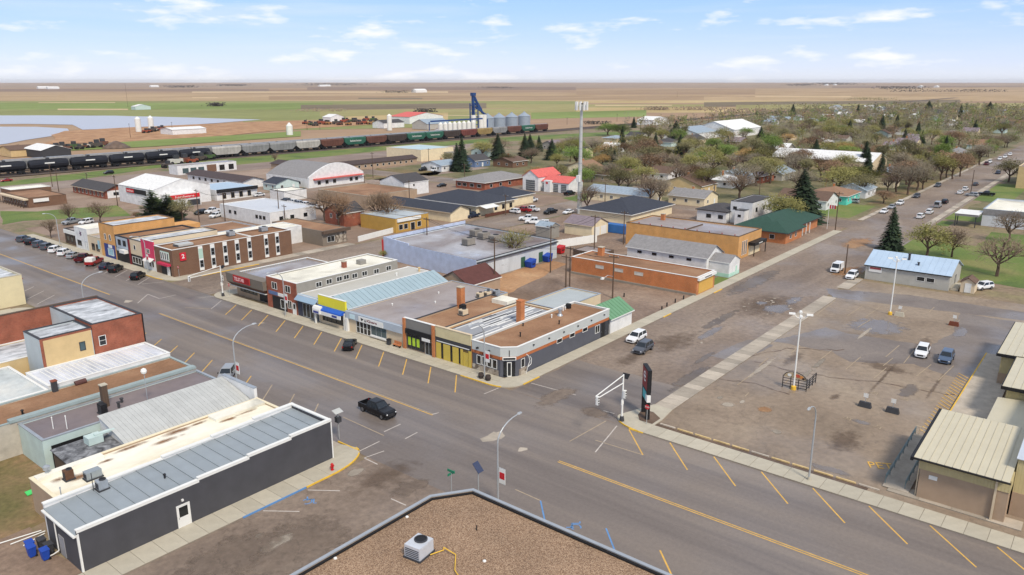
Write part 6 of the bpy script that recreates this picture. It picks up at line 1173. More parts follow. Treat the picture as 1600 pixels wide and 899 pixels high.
for a in ((1390, 390, 322, 'spruce', 'standing alone beside the side street', None, 1.1), (1250, 346, 262, 'spruce', 'towering behind the green roofed clinic', None, 1.25), (1374, 290, 238, 'spruce', 'by the turquoise house'), (1222, 352, 300, 'yellow', 'bushy tree left of the towering spruce', 'leaf', 1.5),
          (1447, 402, 345, 'yellow', 'on the lawn behind the workshop', None, 1.5), (1487, 402, 352, 'bare', 'beside the yellow-green tree on the lawn', None, 1.2), (1557, 432, 362, 'bare', 'spreading over the right lawn near the shed', None, 1.35), (1575, 378, 325, 'bare', 'in front of the grey school annex', None, 1.2),
          (802, 414, 352, 'yellow', 'against the blue warehouse side wall', 'bare', 1.1), (776, 425, 395, 'olive', 'low scrubby tree behind the leaning pole'), (918, 334, 282, 'bare', 'just right of the cell tower base'), (1016, 323, 268, 'bare', 'left of the twin bare trees by the cream house', None, 1.1), (1030, 323, 272, 'grey', 'right of the twin bare trees by the cream house', None, 1.15),
          (1060, 300, 246, 'bare', 'broad crown above the brown gabled house', None, 1.2), (994, 292, 262, 'yellow', 'small tree beside the brown ranch house'), (530, 356, 296, 'rust', 'in front of the red brick house', 'bare', 1.15), (508, 346, 290, 'bare', 'left of the red brick house', None, 1.2), (592, 350, 292, 'bare', 'in front of the mustard shop', None, 1.2), (607, 352, 298, 'rust', 'right side of the mustard shop front', 'bare', 1.1),
          (240, 345, 293, 'pine', 'beside the white hardware store', None, 1.25), (264, 346, 300, 'pine', 'dense bush in front of the hardware porch', 'pine', 1.6), (286, 348, 304, 'olive', 'right of the hardware porch'), (110, 350, 314, 'bare', 'on the lawn left of the storefronts'), (158, 350, 312, 'bare', 'on the lawn behind the orange brick shop', None, 1.2), (80, 372, 340, 'bare', 'at the end of the second block'), (215, 344, 330, 'rust', 'low shrub left of the pine', None, 1.5),
          (722, 268, 212, 'spruce', 'right of the pair by the small white house'), (714, 268, 222, 'spruce', 'left of the pair by the small white house'), (778, 250, 207, 'spruce', 'beside the blue house'), (828, 243, 208, 'spruce', 'left of the two spruces near the cell tower'), (862, 250, 216, 'spruce', 'right of the two spruces near the cell tower', None, 1.2),
          (1060, 250, 215, 'spruce', 'rising among brown trees in the middle of town', None, 1.3), (1118, 256, 222, 'spruce', 'slim dark one left of the mauve roof'), (1055, 222, 188, 'spruce', 'broad pair by the rink', None, 1.5), (990, 200, 182, 'spruce', 'left of the white rink'), (1238, 184, 162, 'spruce', 'at the far edge of town left'), (1340, 182, 162, 'spruce', 'at the far edge of town centre'), (1450, 176, 157, 'spruce', 'at the far edge of town right', None, 1.5), (1500, 184, 163, 'spruce', 'above the arena trees'), (1545, 178, 158, 'spruce', 'above the end of the street', None, 1.4), (1400, 205, 178, 'spruce', 'behind the arena'),
          (1010, 255, 212, 'rust', 'wide crown in front of the town centre houses', None, 1.4), (1240, 262, 235, 'amber', 'beside the long white house', None, 1.2), (1278, 268, 245, 'green', 'bright tree beside the long white house', None, 1.1), (1165, 262, 228, 'amber', 'above the red brick bungalow', None, 1.2), (870, 262, 238, 'yellow', 'left of the cell tower', None, 1.3), (875, 282, 255, 'yellow', 'below the cell tower midpoint', None, 1.3), (950, 212, 190, 'green', 'wide bright row beside the tracks', 'leaf', 2.2), (970, 215, 192, 'green', 'second of the bright row beside the tracks', 'leaf', 2.0),
          (1330, 290, 250, 'bare', 'left of the spruce by the turquoise house', None, 1.2), (1300, 285, 245, 'rust', 'behind the brown roof of the turquoise house', None, 1.2), (1400, 300, 250, 'bare', 'street tree left of three by the kerb', None, 1.2), (1418, 305, 252, 'grey', 'street tree second of three by the kerb', None, 1.2), (1432, 298, 250, 'grey', 'street tree third of three by the kerb', None, 1.2), (1470, 282, 238, 'yellow', 'street tree before the rusty pair', None, 1.2), (1488, 280, 236, 'rust', 'left of the rusty pair along the street', None, 1.2), (1500, 276, 234, 'rust', 'right of the rusty pair along the street', None, 1.2), (1530, 258, 220, 'grey', 'pale crown beyond the rusty pair', None, 1.5), (1380, 318, 296, 'rust', 'hedge-like shrub in front of the turquoise house', None, 2.0),
          (30, 238, 224, 'bare', 'small bush by the pond'), (545, 262, 250, 'bare', 'thin street tree beside the long brown motel'), (430, 255, 238, 'bare', 'lone tree beside the tracks'), (790, 260, 236, 'olive', 'tangled tree behind the grey roof', None, 1.4), (700, 260, 236, 'olive', 'behind the small white house', None, 1.2), (450, 360, 340, 'olive', 'scrub behind the brown office', None, 1.8), (600, 405, 392, 'yellow', 'small bush at the end of the white roof', None, 1.3)):
    ptree(*a)
n_ = 0; PL = []
kinds = ['bare'] * 3 + ['grey'] * 4 + ['rust'] * 3 + ['olive'] * 8 + ['yellow'] * 7 + ['green'] * 4 + ['amber'] * 1 + ['spruce'] * 3
while n_ < 232:
    if n_ < 190: x = tr_.uniform(262, 760) if n_ % 3 else tr_.uniform(262, 480); y = tr_.uniform(68, 300)
    else: x = tr_.uniform(300, 760); y = tr_.uniform(-40, 44)
    if x > 540 and y > 240: continue
    if x < 330 and y > 200 or x < 300 and y < 105: continue
    if y < 44 and x < 400 and y > -6: continue
    if any((x - a) ** 2 + (y - c) ** 2 < 60 for a, c in PL): continue
    PL.append((x, y)); n_ += 1; k = tr_.choice(kinds)
    h = tr_.uniform(8, 12.5) if k != 'spruce' else tr_.uniform(9, 15)
    tree(x, y, h, k, ('tall ' if h > 10.2 else 'low ') + KIND[k] + (' tree' if k != 'spruce' else '') + (' near ' + near_what(x, y) if y > 45 else ' on the south side near ' + near_what(x, y)), 'trees of the residential blocks', 'tall' if k == 'olive' and tr_.random() < .3 else None, tr_.uniform(1.3, 1.9) if k != 'spruce' else tr_.uniform(.9, 1.2))
for i in range(14):
    x = 250 + i * 26 + tr_.uniform(-5, 5); tree(x + 20, 66.5 + tr_.uniform(0, 5), tr_.uniform(7, 11.5), ('bare', 'grey', 'rust', 'olive')[i % 4], KIND[('bare', 'grey', 'rust', 'olive')[i % 4]] + ' tree lining the far kerb of the residential street', 'trees lining the residential street', None, 1.2) if x > 300 else None
# shelter belts and scrub far out on the plain: too far to count
def belt(name, px0, px1, py, h, w, mname, seed, label):
    rr = random.Random(seed); a = Vector((*at(px0, py), 0)); c = Vector((*at(px1, py), 0)); n = int(260 + (c - a).length * .5); n = min(n, 2200); mb = MB()
    for i in range(n):
        p = a.lerp(c, rr.random()) + Vector((rr.gauss(0, w), rr.gauss(0, w), 0)); s = h * rr.uniform(.12, .3); z = rr.uniform(0, h)
        u = Vector((rr.uniform(-1, 1), rr.uniform(-1, 1), rr.uniform(-.5, .5))).normalized() * s; v = u.orthogonal().normalized() * s
        mb.faces([p + Vector((0, 0, z)) - u, p + Vector((0, 0, z)) + v, p + Vector((0, 0, z)) + u, p + Vector((0, 0, z)) - v], [(0, 1, 2, 3)])
    o = mb.build(name, LEAF[mname]); tag(o, label, 'trees', kind='stuff')
def canopy(name, n, xr, yr, mname, seed, label, hr=(8, 14), NC=15, NQ=15, big=1.0, far=False):
    rr = random.Random(seed); mb = MB()
    for i in range(n):
        x, y = rr.uniform(*xr), rr.uniform(*yr); h = rr.uniform(*hr); R = h * rr.uniform(.34, .56)
        if far and (y > 60 + (x - 480) * .9 + 180 or (x < 760 and y < 262 and y > -170) or (x > 1200 and y > 340) or (530 < x < 670 and 225 < y < 300) or 42 < y < 70): continue
        if far: pass
        elif 40 < y < 72 or (x < 440 and -14 < y < 74) or (390 < x < 440 and 92 < y < 158) or (x < 340 and y > 190) or (x < 330 and y < 110) or (x < 500 and rr.random() < .25) or (x > 520 and x < 660 and y > 225): continue
        mb.cyl((x, y, 0), (x, y, h * .5), .22, .12, 4, cap=False)
        for k in range(NC):     # uneven clumps of small leaf faces hung on limbs
            d = Vector((rr.gauss(0, 1), rr.gauss(0, 1), rr.gauss(0, 1))).normalized() * R * rr.uniform(.35, 1.1); cc = Vector((x, y, h * .6)) + Vector((d.x, d.y, d.z * .95)); cr = R * rr.uniform(.16, .36)
            mb.cyl((x, y, h * .36), cc, .08, .03, 3, cap=False)
            for q in range(NQ):
                c = cc + Vector((rr.gauss(0, .6), rr.gauss(0, .6), rr.gauss(0, .5))) * cr; s = rr.uniform(.16, .42) * big
                a = Vector((rr.uniform(-1, 1), rr.uniform(-1, 1), rr.uniform(-1, 1))).normalized() * s; b_ = a.orthogonal().normalized() * s * .6
                mb.faces([c - a, c + b_, c + a, c - b_], [(0, 1, 2, 3)])
    tag(mb.build(name, LEAF[mname]), label, 'trees', kind='stuff')
for i, (m_, n) in enumerate((('olive', 230), ('yellow', 150), ('grey', 170), ('green', 60), ('rust', 60), ('bare', 60))): canopy('far_tree_canopy', n, (300, 1120), (-170, 262), m_, 300 + i, 'far mass of %s trees at the edge of town' % KIND[m_].split()[0])
for i, (m_, n) in enumerate((('olive', 900), ('yellow', 400), ('grey', 800), ('green', 200), ('rust', 320), ('spruce', 120))): canopy('far_tree_canopy', n, (470, 1480), (-220, 390), m_, 400 + i, 'farthest mass of %s trees towards the fields' % KIND[m_].split()[0], (7, 13), 7, 9, 2.0, True)
DK = leafmat('far_dark_trees', (70, 66, 62)); LEAF['dark'] = DK
for i, (a, c, y, h, w, m_) in enumerate(((263, 306, 137, 14, 30, 'dark'), (345, 384, 134.5, 16, 40, 'dark'), (600, 640, 145, 8, 14, 'dark'), (755, 800, 138, 10, 25, 'dark'), (1372, 1440, 139, 14, 30, 'dark'), (1392, 1570, 143.5, 9, 14, 'dark'), (1236, 1260, 134, 18, 60, 'dark'), (1275, 1330, 132.5, 24, 90, 'dark'), (1330, 1390, 156, 5, 12, 'olive'), (480, 560, 133.5, 20, 90, 'dark'), (1060, 1120, 172, 5, 8, 'bare'), (1010, 1040, 172, 5, 6, 'bare'), (465, 540, 174, 4, 6, 'bare'), (655, 675, 175, 5, 5, 'dark'), (1120, 1200, 176, 6, 10, 'bare'), (915, 950, 194, 3, 3, 'dark'), (330, 345, 166, 6, 5, 'dark'), (1190, 1600, 167, 6, 16, 'olive'), (1560, 1700, 185, 9, 14, 'yellow'))):
    belt('far_tree_belt', a, c, y, h, w, m_, 60 + i, 'distant dark tree belt on the plain')

# ================================================================ vehicles
TYRE = mat('tyre_rubber', (30, 30, 31), .85, .05); RIM = mat('alloy_rim', (140, 142, 146), .35, .05, metal=.7); HEADL = mat('headlight', (226, 228, 230), .15, 0); TAILL = mat('taillight', (150, 24, 22), .25, 0); CARGL = mat('car_glass', (34, 40, 46), .08, 0, spec=.7); CHROME = mat('dark_grille', (46, 46, 48), .4, .05)
def paint(name, col, met=.25): 
    m = mat('car_' + name, col, .28, 0.02, metal=met, spec=.5); return m
PAINT = {k: paint(k, c, 0 if k in ('white', 'red') else .25) for k, c in dict(white=(226, 228, 230), black=(24, 24, 27), grey=(88, 92, 100), silver=(160, 164, 168), blue=(44, 68, 116), navy=(40, 48, 70), red=(150, 28, 34), maroon=(92, 28, 34), slate=(86, 104, 130)).items()}
def car_parts(kind):
    P = {}
    sp = dict(sedan=dict(L=4.75, W=.9, st=[(2.35, .66, .62), (2.28, .72, .80), (1.9, .80, .88), (.95, .95, .9), (-1.7, 1.0, .9), (-2.15, .98, .86), (-2.36, .88, .72)], cb=(1.0, -1.75), ct=(.25, -1.05), zt=1.45, zb=.93, wb=.34),
              suv=dict(L=4.6, W=.93, st=[(2.3, .72, .66), (2.22, .82, .84), (1.85, .95, .92), (1.0, 1.06, .93), (-2.05, 1.08, .93), (-2.3, .98, .84)], cb=(1.1, -2.15), ct=(.4, -1.85), zt=1.68, zb=1.03, wb=.36),
              pickup=dict(L=5.8, W=.98, st=[(2.9, .85, .78), (2.84, 1.0, .92), (2.5, 1.12, .98), (1.25, 1.2, .98), (-1.12, 1.2, .98)], cb=(1.3, -1.1), ct=(.65, -.98), zt=1.92, zb=1.17, wb=.41),
              van=dict(L=4.6, W=.95, st=[(2.3, .8, .8), (2.2, .95, .92), (1.5, 1.1, .95), (-2.25, 1.1, .95), (-2.3, 1.05, .92)], cb=(1.5, -2.28), ct=(1.05, -2.22), zt=2.15, zb=1.05, wb=.36))[kind]
    mb = MB(); 
    mb.loft([[(x, -w * .88, .30), (x, -w, .48), (x, -w, zt - .14), (x, -w * .9, zt), (x, w * .9, zt), (x, w, zt - .14), (x, w, .48), (x, w * .88, .30)] for x, zt, w in sp['st']])
    W = sp['W']; wb_, wt = W - .05, W - .24 if kind != 'van' else W - .1; (b0, b1), (t0, t1), zt, zb = sp['cb'], sp['ct'], sp['zt'], sp['zb']
    B = [(b0, -wb_, zb), (b1, -wb_, zb), (b1, wb_, zb), (b0, wb_, zb)]; T = [(t0, -wt, zt - .05), (t1, -wt, zt - .05), (t1, wt, zt - .05), (t0, wt, zt - .05)]; T2 = [(t0 - .15, -wt + .12, zt), (t1 + .12, -wt + .12, zt), (t1 + .12, wt - .12, zt), (t0 - .15, wt - .12, zt)]
    mb.faces(B + T + T2, [(0, 1, 5, 4), (1, 2, 6, 5), (2, 3, 7, 6), (3, 0, 4, 7), (4, 5, 9, 8), (5, 6, 10, 9), (6, 7, 11, 10), (7, 4, 8, 11), (8, 9, 10, 11)])
    if kind == 'pickup':
        mb.box(-2.88, -1.14, -.97, -.85, .5, 1.18); mb.box(-2.88, -1.14, .85, .97, .5, 1.18); mb.box(-2.9, -2.8, -.84, .84, .5, 1.17); P['bed_floor'] = MB().box(-2.8, -1.14, -.849, .849, .5, .62).mesh('bed_floor', BLACK)
    P['body'] = mb.mesh('body', PAINT['white'])
    def pane(a, b, c, d, m=.1, top=.06, off=.014):
        a, b, c, d = map(Vector, (a, b, c, d)); n = (b - a).cross(d - a).normalized(); cen = (a + b + c + d) / 4
        if n.dot(cen - Vector((0, 0, .8))) < 0: n = -n
        f = lambda u, v: (a * (1 - u) + b * u) * (1 - v) + (d * (1 - u) + c * u) * v + n * off
        return MB().poly([f(m, .06), f(1 - m, .06), f(1 - m, 1 - top), f(m, 1 - top)])
    P['windshield'] = pane(B[0], B[3], T[3], T[0], .05).mesh('windshield', CARGL); P['rear_window'] = pane(B[1], B[2], T[2], T[1], .07).mesh('rear_window', CARGL)
    for s, q in ((0, (B[0], B[1], T[1], T[0])), (1, (B[3], B[2], T[2], T[3]))):
        a, b, c, d = map(Vector, q); m1 = a.lerp(b, .5); m2 = d.lerp(c, .5)
        if kind != 'van': P['side_window.%d' % s] = pane(a, m1, m2, d, .06).mesh('side_window', CARGL); P['side_window.%d' % (s + 2)] = pane(m1, b, c, m2, .06).mesh('side_window', CARGL)
        else: P['side_window.%d' % s] = pane(a, a.lerp(b, .3), d.lerp(c, .3), d, .08).mesh('side_window', CARGL)
    L2 = sp['st'][0][0]; e = sp['st'][-1][0] if kind != 'pickup' else -2.9; zf = sp['st'][1][1]
    for s in (-1, 1):
        P['headlight.%d' % s] = MB().box(L2 - .12, L2 + .02, s * W * .82 - .16 if s > 0 else s * W * .82 - .02, s * W * .82 + .02 if s > 0 else s * W * .82 + .16, zf - .22, zf - .08).mesh('headlight', HEADL)
        P['taillight.%d' % s] = MB().box(e - .03, e + .1, s * W * .84 - .1, s * W * .84 + .1, zb - .25, zb - .02).mesh('taillight', TAILL)
        P['mirror.%d' % s] = MB().box(b0 - .25, b0 - .1, s * (W + .02), s * (W + .2), zb + .02, zb + .17).mesh('mirror', CHROME)
    P['grille'] = MB().box(L2 - .05, L2 + .015, -W * .5, W * .5, .45, zf - .12).mesh('grille', CHROME)
    wx = (sp['st'][0][0] - .92, -sp['L'] / 2 + .95); r = sp['wb']
    P['_w'] = [(x, s * (W - .1), r) for x in wx for s in (-1, 1)]
    P['_tyre'] = MB().cyl((0, -.13, 0), (0, .13, 0), r, n=14).mesh('wheel', TYRE); P['_rim'] = MB().cyl((0, -.138, 0), (0, .138, 0), r * .62, n=10).mesh('rim', RIM)
    return P
CARS = {k: car_parts(k) for k in ('sedan', 'suv', 'pickup', 'van')}
def car(kind, x, y, deg, colour, label, group=None, full=True, z=0.012):
    P = CARS[kind]; o = thing({'sedan': 'car', 'suv': 'car', 'pickup': 'pickup_truck', 'van': 'van'}[kind], label, {'sedan': 'car', 'suv': 'car', 'pickup': 'pickup truck', 'van': 'van'}[kind], (x, y, z), group)
    o.rotation_euler.z = R_(deg)
    for n, me in P.items():
        if n[0] == '_' or (not full and n.split('.')[0] in ('mirror', 'grille')): continue
        c = link(n.split('.')[0], me, o)
        if n == 'body': c.material_slots[0].link = 'OBJECT'; c.material_slots[0].material = PAINT[colour]
    for p in P['_w']:
        w = link('wheel', P['_tyre'], o, p)
        if full: link('rim', P['_rim'], w)
    return o
x, y = at(600, 642); car('pickup', 62.2, y, -92, 'black', 'black pickup truck driving along the main street')
car('suv', 110.2, 61.9, 181, 'white', 'white crossover parked at the kerb beside the corner shop'); car('suv', 106.2, 58.3, 183, 'grey', 'dark grey crossover in the side street beside the white one')
car('suv', 133.2, 22.2, 184, 'white', 'white car parked in the open car park'); car('suv', 132.6, 18.6, 182, 'slate', 'blue car parked beside the white one in the car park')
car('sedan', 77.0, 97.4, 41, 'black', 'black sedan parked alone before the wide grey shop'); car('suv', 56.6, 100.9, 223, 'silver', 'silver and black hatchback parked by the west storefronts')
for i, (Y, k, c, lb) in enumerate(((233, 'suv', 'black', 'black car farthest in the row of parked cars'), (228, 'suv', 'grey', 'dark grey car second from the far end of the parked row'), (222.8, 'suv', 'grey', 'grey crossover third in the parked row'), (217.4, 'suv', 'white', 'white crossover fourth in the parked row'), (211.8, 'suv', 'white', 'white hatchback fifth in the parked row'), (206.6, 'sedan', 'silver', 'silver sedan between white and maroon in the parked row'),
                                   (200.6, 'pickup', 'maroon', 'maroon pickup in the parked row'), (194.6, 'pickup', 'red', 'bright red pickup with white box in the parked row'), (188.4, 'sedan', 'navy', 'navy sedan beside the red pickup'), (183.4, 'suv', 'black', 'black crossover nearest of the unbroken parked row'), (172.6, 'suv', 'black', 'black crossover parked alone nearest the brown office'), (239, 'suv', 'grey', 'grey car at the very end of the second block'))):
    car(k, 76.9, Y - 1.6, 41, c, lb, None, True)
car('suv', 65.2, 229, -90, 'white', 'white car driving at the left edge of the main street'); car('sedan', 57.0, 186.5, 223, 'silver', 'silver sedan parked beside the cream walled building')
car('van', 183, 50.6, 180, 'white', 'white and blue delivery van parked by the dark pole'); car('suv', 178.6, 46.0, 180, 'white', 'white car beside the workshop corner'); car('suv', 186.5, 21.4, 150, 'white', 'white car tucked behind the garden shed')
for i, (px, py, k, c, d, lb) in enumerate(((1381, 333, 'sedan', 'white', 180, 'white sedan first at the far kerb after the corner'), (1393, 326, 'sedan', 'silver', 180, 'silver sedan second at the far kerb after the corner'), (1406, 320, 'suv', 'white', 180, 'white crossover third at the far kerb'), (1432, 309, 'suv', 'grey', 180, 'grey car at the far kerb below the trees'), (1465, 292, 'suv', 'grey', 180, 'grey car at the far kerb before the rusty trees'),
                                          (1438, 341, 'suv', 'white', 0, 'white car nearest the corner on the near kerb'), (1452, 334, 'suv', 'white', 0, 'second white car on the near kerb'), (1465, 324, 'van', 'silver', 0, 'silver trailer-like van on the near kerb'), (1476, 318, 'suv', 'black', 0, 'black car in front of the silver van'), (1500, 303, 'sedan', 'white', 0, 'white sedan near the tall pole'), (1508, 298, 'suv', 'white', 0, 'white car just beyond the tall pole'), (1524, 290, 'sedan', 'grey', 0, 'grey sedan on the near kerb further on'), (1559, 272, 'suv', 'navy', 180, 'navy car driving up the residential street'), (1580, 262, 'suv', 'silver', 0, 'silver car near the tan building'), (1541, 258, 'pickup', 'maroon', 180, 'maroon pickup at the far kerb'), (1546, 255, 'suv', 'white', 180, 'white car beside the maroon pickup'), (1562, 250, 'suv', 'white', 180, 'white car third from the street end'), (1570, 247, 'suv', 'white', 180, 'white car second from the street end'), (1578, 243, 'suv', 'white', 180, 'white car at the street end'), (1518, 307, 'suv', 'silver', 90, 'silver car beside the annex lawn'), (1541, 306, 'pickup', 'black', 90, 'black pickup beside the annex'),
                                          (738, 340, 'pickup', 'navy', 180, 'navy pickup crossing behind the blue warehouse'), (803, 333, 'suv', 'white', 90, 'white car at the restaurant patio'), (818, 331, 'pickup', 'red', 90, 'red pickup at the restaurant'), (831, 330, 'pickup', 'white', 90, 'white work truck beside the red pickup'), (830, 316, 'pickup', 'white', 180, 'white pickup above the restaurant parking'), (860, 334, 'pickup', 'black', 180, 'black pickup left of the cell tower'), (888, 334, 'sedan', 'white', 180, 'white sedan at the foot of the cell tower'), (890, 305, 'pickup', 'black', 0, 'black pickup outside the red roofed hall'), (405, 307, 'sedan', 'white', 180, 'white sedan outside the mint cottage'),
                                          (447, 316, 'suv', 'grey', 90, 'grey car leftmost of the yard row behind the white building'), (457, 318, 'suv', 'white', 90, 'white car second of the yard row'), (466, 320, 'suv', 'silver', 90, 'silver car third of the yard row'), (476, 322, 'suv', 'white', 90, 'white car fourth of the yard row'), (488, 324, 'suv', 'grey', 90, 'grey car fifth of the yard row'), (496, 326, 'sedan', 'white', 90, 'white sedan at the right of the yard row'), (448, 332, 'pickup', 'white', 60, 'white pickup below the yard row'), (313, 335, 'suv', 'black', 200, 'black car behind the orange brick shop'), (332, 333, 'pickup', 'white', 200, 'white pickup behind the orange brick shop'), (337, 340, 'suv', 'white', 200, 'white car beside the white flat roofed building'), (680, 268, 'van', 'white', 180, 'white camper by the small white house'), (692, 268, 'suv', 'grey', 180, 'grey car beside the camper'), (662, 267, 'pickup', 'black', 180, 'black pickup left of the camper'), (768, 280, 'pickup', 'black', 200, 'black pickup before the red brick clinic'), (690, 292, 'sedan', 'black', 180, 'black sedan above the restaurant roof'), (135, 350, 'suv', 'white', 200, 'white truck on the lawn edge behind the storefronts'), (112, 350, 'pickup', 'silver', 200, 'silver pickup on the lawn edge behind the storefronts'), (170, 272, 'suv', 'black', 180, 'black car beside the service station'), (10, 284, 'sedan', 'red', 180, 'red car on the highway at the left edge'),
                                          (825, 345, 'pickup', 'white', 120, 'white truck inside the board fence, left'), (835, 350, 'pickup', 'white', 120, 'white truck inside the board fence, middle'), (848, 352, 'suv', 'white', 120, 'white car inside the board fence, right'), (1332, 392 - 75, 'suv', 'silver', 90, 'silver car by the green roofed clinic lawn'), (1210, 253, 'suv', 'red', 90, 'red car among the town centre houses'))):
    x, y = at(px, py); car(k, x, y, d, c, lb, None, py > 300)
o = tag(MB().box(-2.75, -1.0, -.9, .9, .66, 1.95).box(-2.7, -1.05, -.85, .85, 1.952, 2.1).build('truck_canopy', WHITE), 'white canopy on the bed of the bright red pickup', 'truck canopy'); o.location = (76.9, 193.0, .012); o.rotation_euler.z = R_(41)
# ================================================================ street furniture
LAMPM = mat('lamp_pole', (182, 186, 188), .45, .06, metal=.4); REDB = mat('banner_red', (196, 40, 48), .7, .05)
def street_lamp(x, y, dx, label, h=9.4, arm=3.2, banner=None):
    o = thing('street_lamp', label, 'street lamp', (x, y, 0))
    MB().cyl((x, y, .1), (x, y, .5), .2, .16, 8).build('base', CONC, o)
    pts = [(x, y, .4), (x, y, h * .45), (x, y, h * .78)] + [(x + dx * arm * (1 - math.cos(R_(a))), y, h * .78 + h * .22 * math.sin(R_(a))) for a in (15, 30, 45, 60, 75, 90)]
    MB().tube(pts, [.11, .10, .085, .08, .075, .07, .065, .06, .055], 8).build('pole', LAMPM, o)
    e = pts[-1]; hd = MB().loft([[(e[0] + dx * u, e[1] - w, e[2] - .02), (e[0] + dx * u, e[1] + w, e[2] - .02), (e[0] + dx * u, e[1] + w * .6, e[2] + t), (e[0] + dx * u, e[1] - w * .6, e[2] + t)] for u, w, t in ((0, .07, .1), (.2, .16, .16), (.6, .14, .12), (.75, .06, .05))]); hd = hd.build('luminaire', LAMPM, o)
    if banner:
        z0 = 3.0; b_ = MB().box(x - .03, x + .03, y - .98, y - .2, z0, z0 + 1.7).build('banner', WHITE, o); MB().box(x - .04, x + .04, y - .92, y - .26, z0 + .5, z0 + 1.25).build('red_emblem', REDB, b_)
        for zz in (z0 - .04, z0 + 1.72): MB().cyl((x, y, zz), (x, y - 1.0, zz), .03, n=5).build('banner_arm', LAMPM, o)
    return o
street_lamp(54.4, 46.0, 1, 'curved street lamp with banner beside the gravel roof', banner=1); street_lamp(54.4, 94.6, 1, 'curved street lamp with maple banner by the west storefronts', banner=1); street_lamp(54.4, 143.5, 1, 'curved street lamp beyond the tall brick building')
street_lamp(80.2, 70.3, -1, 'street lamp with banner and barrels before the corner shop', 9.2, 2.6, 1); street_lamp(80.2, 119.9, -1, 'street lamp with banner before the brick two storey', 9.2, 2.6, 1); street_lamp(80.5, 22.7, -1, 'curved street lamp on the pavement beside the car park', 9.6, 2.4); street_lamp(80.3, 173.2, -1, 'street lamp before the pink shop', 9.2, 2.4, 1); street_lamp(80.4, 222, -1, 'street lamp at the end of the second block', 9.2, 2.4)
street_lamp(54.4, 205, 1, 'farther curved street lamp on the left kerb'); street_lamp(53.8, 300, 1, 'distant street lamp at the left edge')
def lot_light(x, y, label, h=11.2):
    o = thing('lot_light', label, 'light pole', (x, y, 0)); MB().lathe(x, y, [(.38, 0), (.36, .5), (.2, .62)], 12).build('base', YELK, o); MB().cyl((x, y, .6), (x, y, h), .13, .09, 10).build('pole', WHITE, o)
    for a in (20, 110, 200, 290):
        c, s = math.cos(R_(a)), math.sin(R_(a)); MB().tube([(x, y, h - .5), (x + c * .5, y + s * .5, h - .35), (x + c * .9, y + s * .9, h + .1)], .05).build('arm', WHITE, o)
        MB().loft([[(x + c * u - s * w, y + s * u + c * w, h + z) for w, z in ((-.22, .05), (.22, .05), (.16, .26), (-.16, .26))] for u in (.75, 1.6)]).build('lamp_head', WHITE, o)
lot_light(105.6, 33.3, 'white four-headed light pole in the car park beside the metal pen'); lot_light(153.9, 32.0, 'white four-headed light pole in front of the white workshop', 10.8)
pn = thing('metal_pen', 'black metal pen with arched picture board at the light pole', 'pen', (105.8, 33.2, 0)); A, B_ = (105.5, 34.9), (105.9, 31.6)
for z in (.3, .7, 1.1, 1.5): MB().cyl((*A, z), (*B_, z), .05, n=6).build('rail', BLACK, pn)
for t in (0, .33, .66, 1): p = (A[0] + (B_[0] - A[0]) * t, A[1] + (B_[1] - A[1]) * t); MB().cyl((*p, 0), (*p, 1.9), .06, n=6).build('post', BLACK, pn)
arc = [(105.7 + .06 * math.cos(R_(a)), 33.25 + 1.6 * math.cos(R_(a)), 1.75 + .85 * math.sin(R_(a))) for a in range(0, 181, 18)]; MB().tube(arc, .06).build('arch', BLACK, pn)
pb = MB().poly([(105.62, p[1] * .98 + 33.25 * .02, p[2] - .06) for p in arc]).build('picture_board', mat('board_mural', (176, 158, 128), .7, .3, 1.5), pn)
for k, (dy, z, r, c) in enumerate(((-.9, 2.05, .3, (206, 140, 76)), (-.4, 2.15, .33, (196, 90, 70)), (.1, 2.0, .28, (214, 190, 140)), (.8, 2.05, .3, (228, 228, 222)), (-1.2, 1.9, .2, (60, 40, 36)))): MB().poly([(105.60 - .002 * k, 33.25 + dy + r * math.cos(R_(a)), z + r * math.sin(R_(a)) * .8) for a in range(0, 360, 36)]).build('painted_shape', mat('mural_%d' % k, c, .7, .1), pb)
for z in (.4, .8, 1.2, 1.5): MB().cyl((*B_, z), (110.2, 31.7, z), .05, n=6).build('rail', BLACK, pn)
for x in (107.4, 108.8, 110.2): MB().cyl((x, 31.68, 0), (x, 31.68, 1.55), .06, n=6).build('post', BLACK, pn)
for (px, py, lb, m_) in ((1351, 636, 'left dark concrete block with small white sign in the car park', DGREY), (1394, 645, 'right dark concrete block with small white sign in the car park', DGREY), (1405, 494, 'grey block with sign near the far light pole', CONC), (1490, 509, 'brown block with sign right of the far light pole', mat('brown_block', (110, 62, 46), .9, .15))):
    x, y = at(px, py); o = thing('sign_block', lb, 'sign', (x, y, 0)); MB().faces([(x - .35, y - .85, 0), (x + .35, y - .85, 0), (x + .35, y + .85, 0), (x - .35, y + .85, 0), (x - .2, y - .7, .75), (x + .2, y - .7, .75), (x + .2, y + .7, .75), (x - .2, y + .7, .75)], [(4, 5, 6, 7), (0, 1, 5, 4), (1, 2, 6, 5), (2, 3, 7, 6), (3, 0, 4, 7)]).build('block', m_, o); MB().cyl((x, y, .7), (x, y, 1.8), .04, n=6).build('post', GALV, o); MB().box(x - .05, x - .03, y - .3, y + .3, 1.4, 2.0).build('sign_plate', WHITE, o)
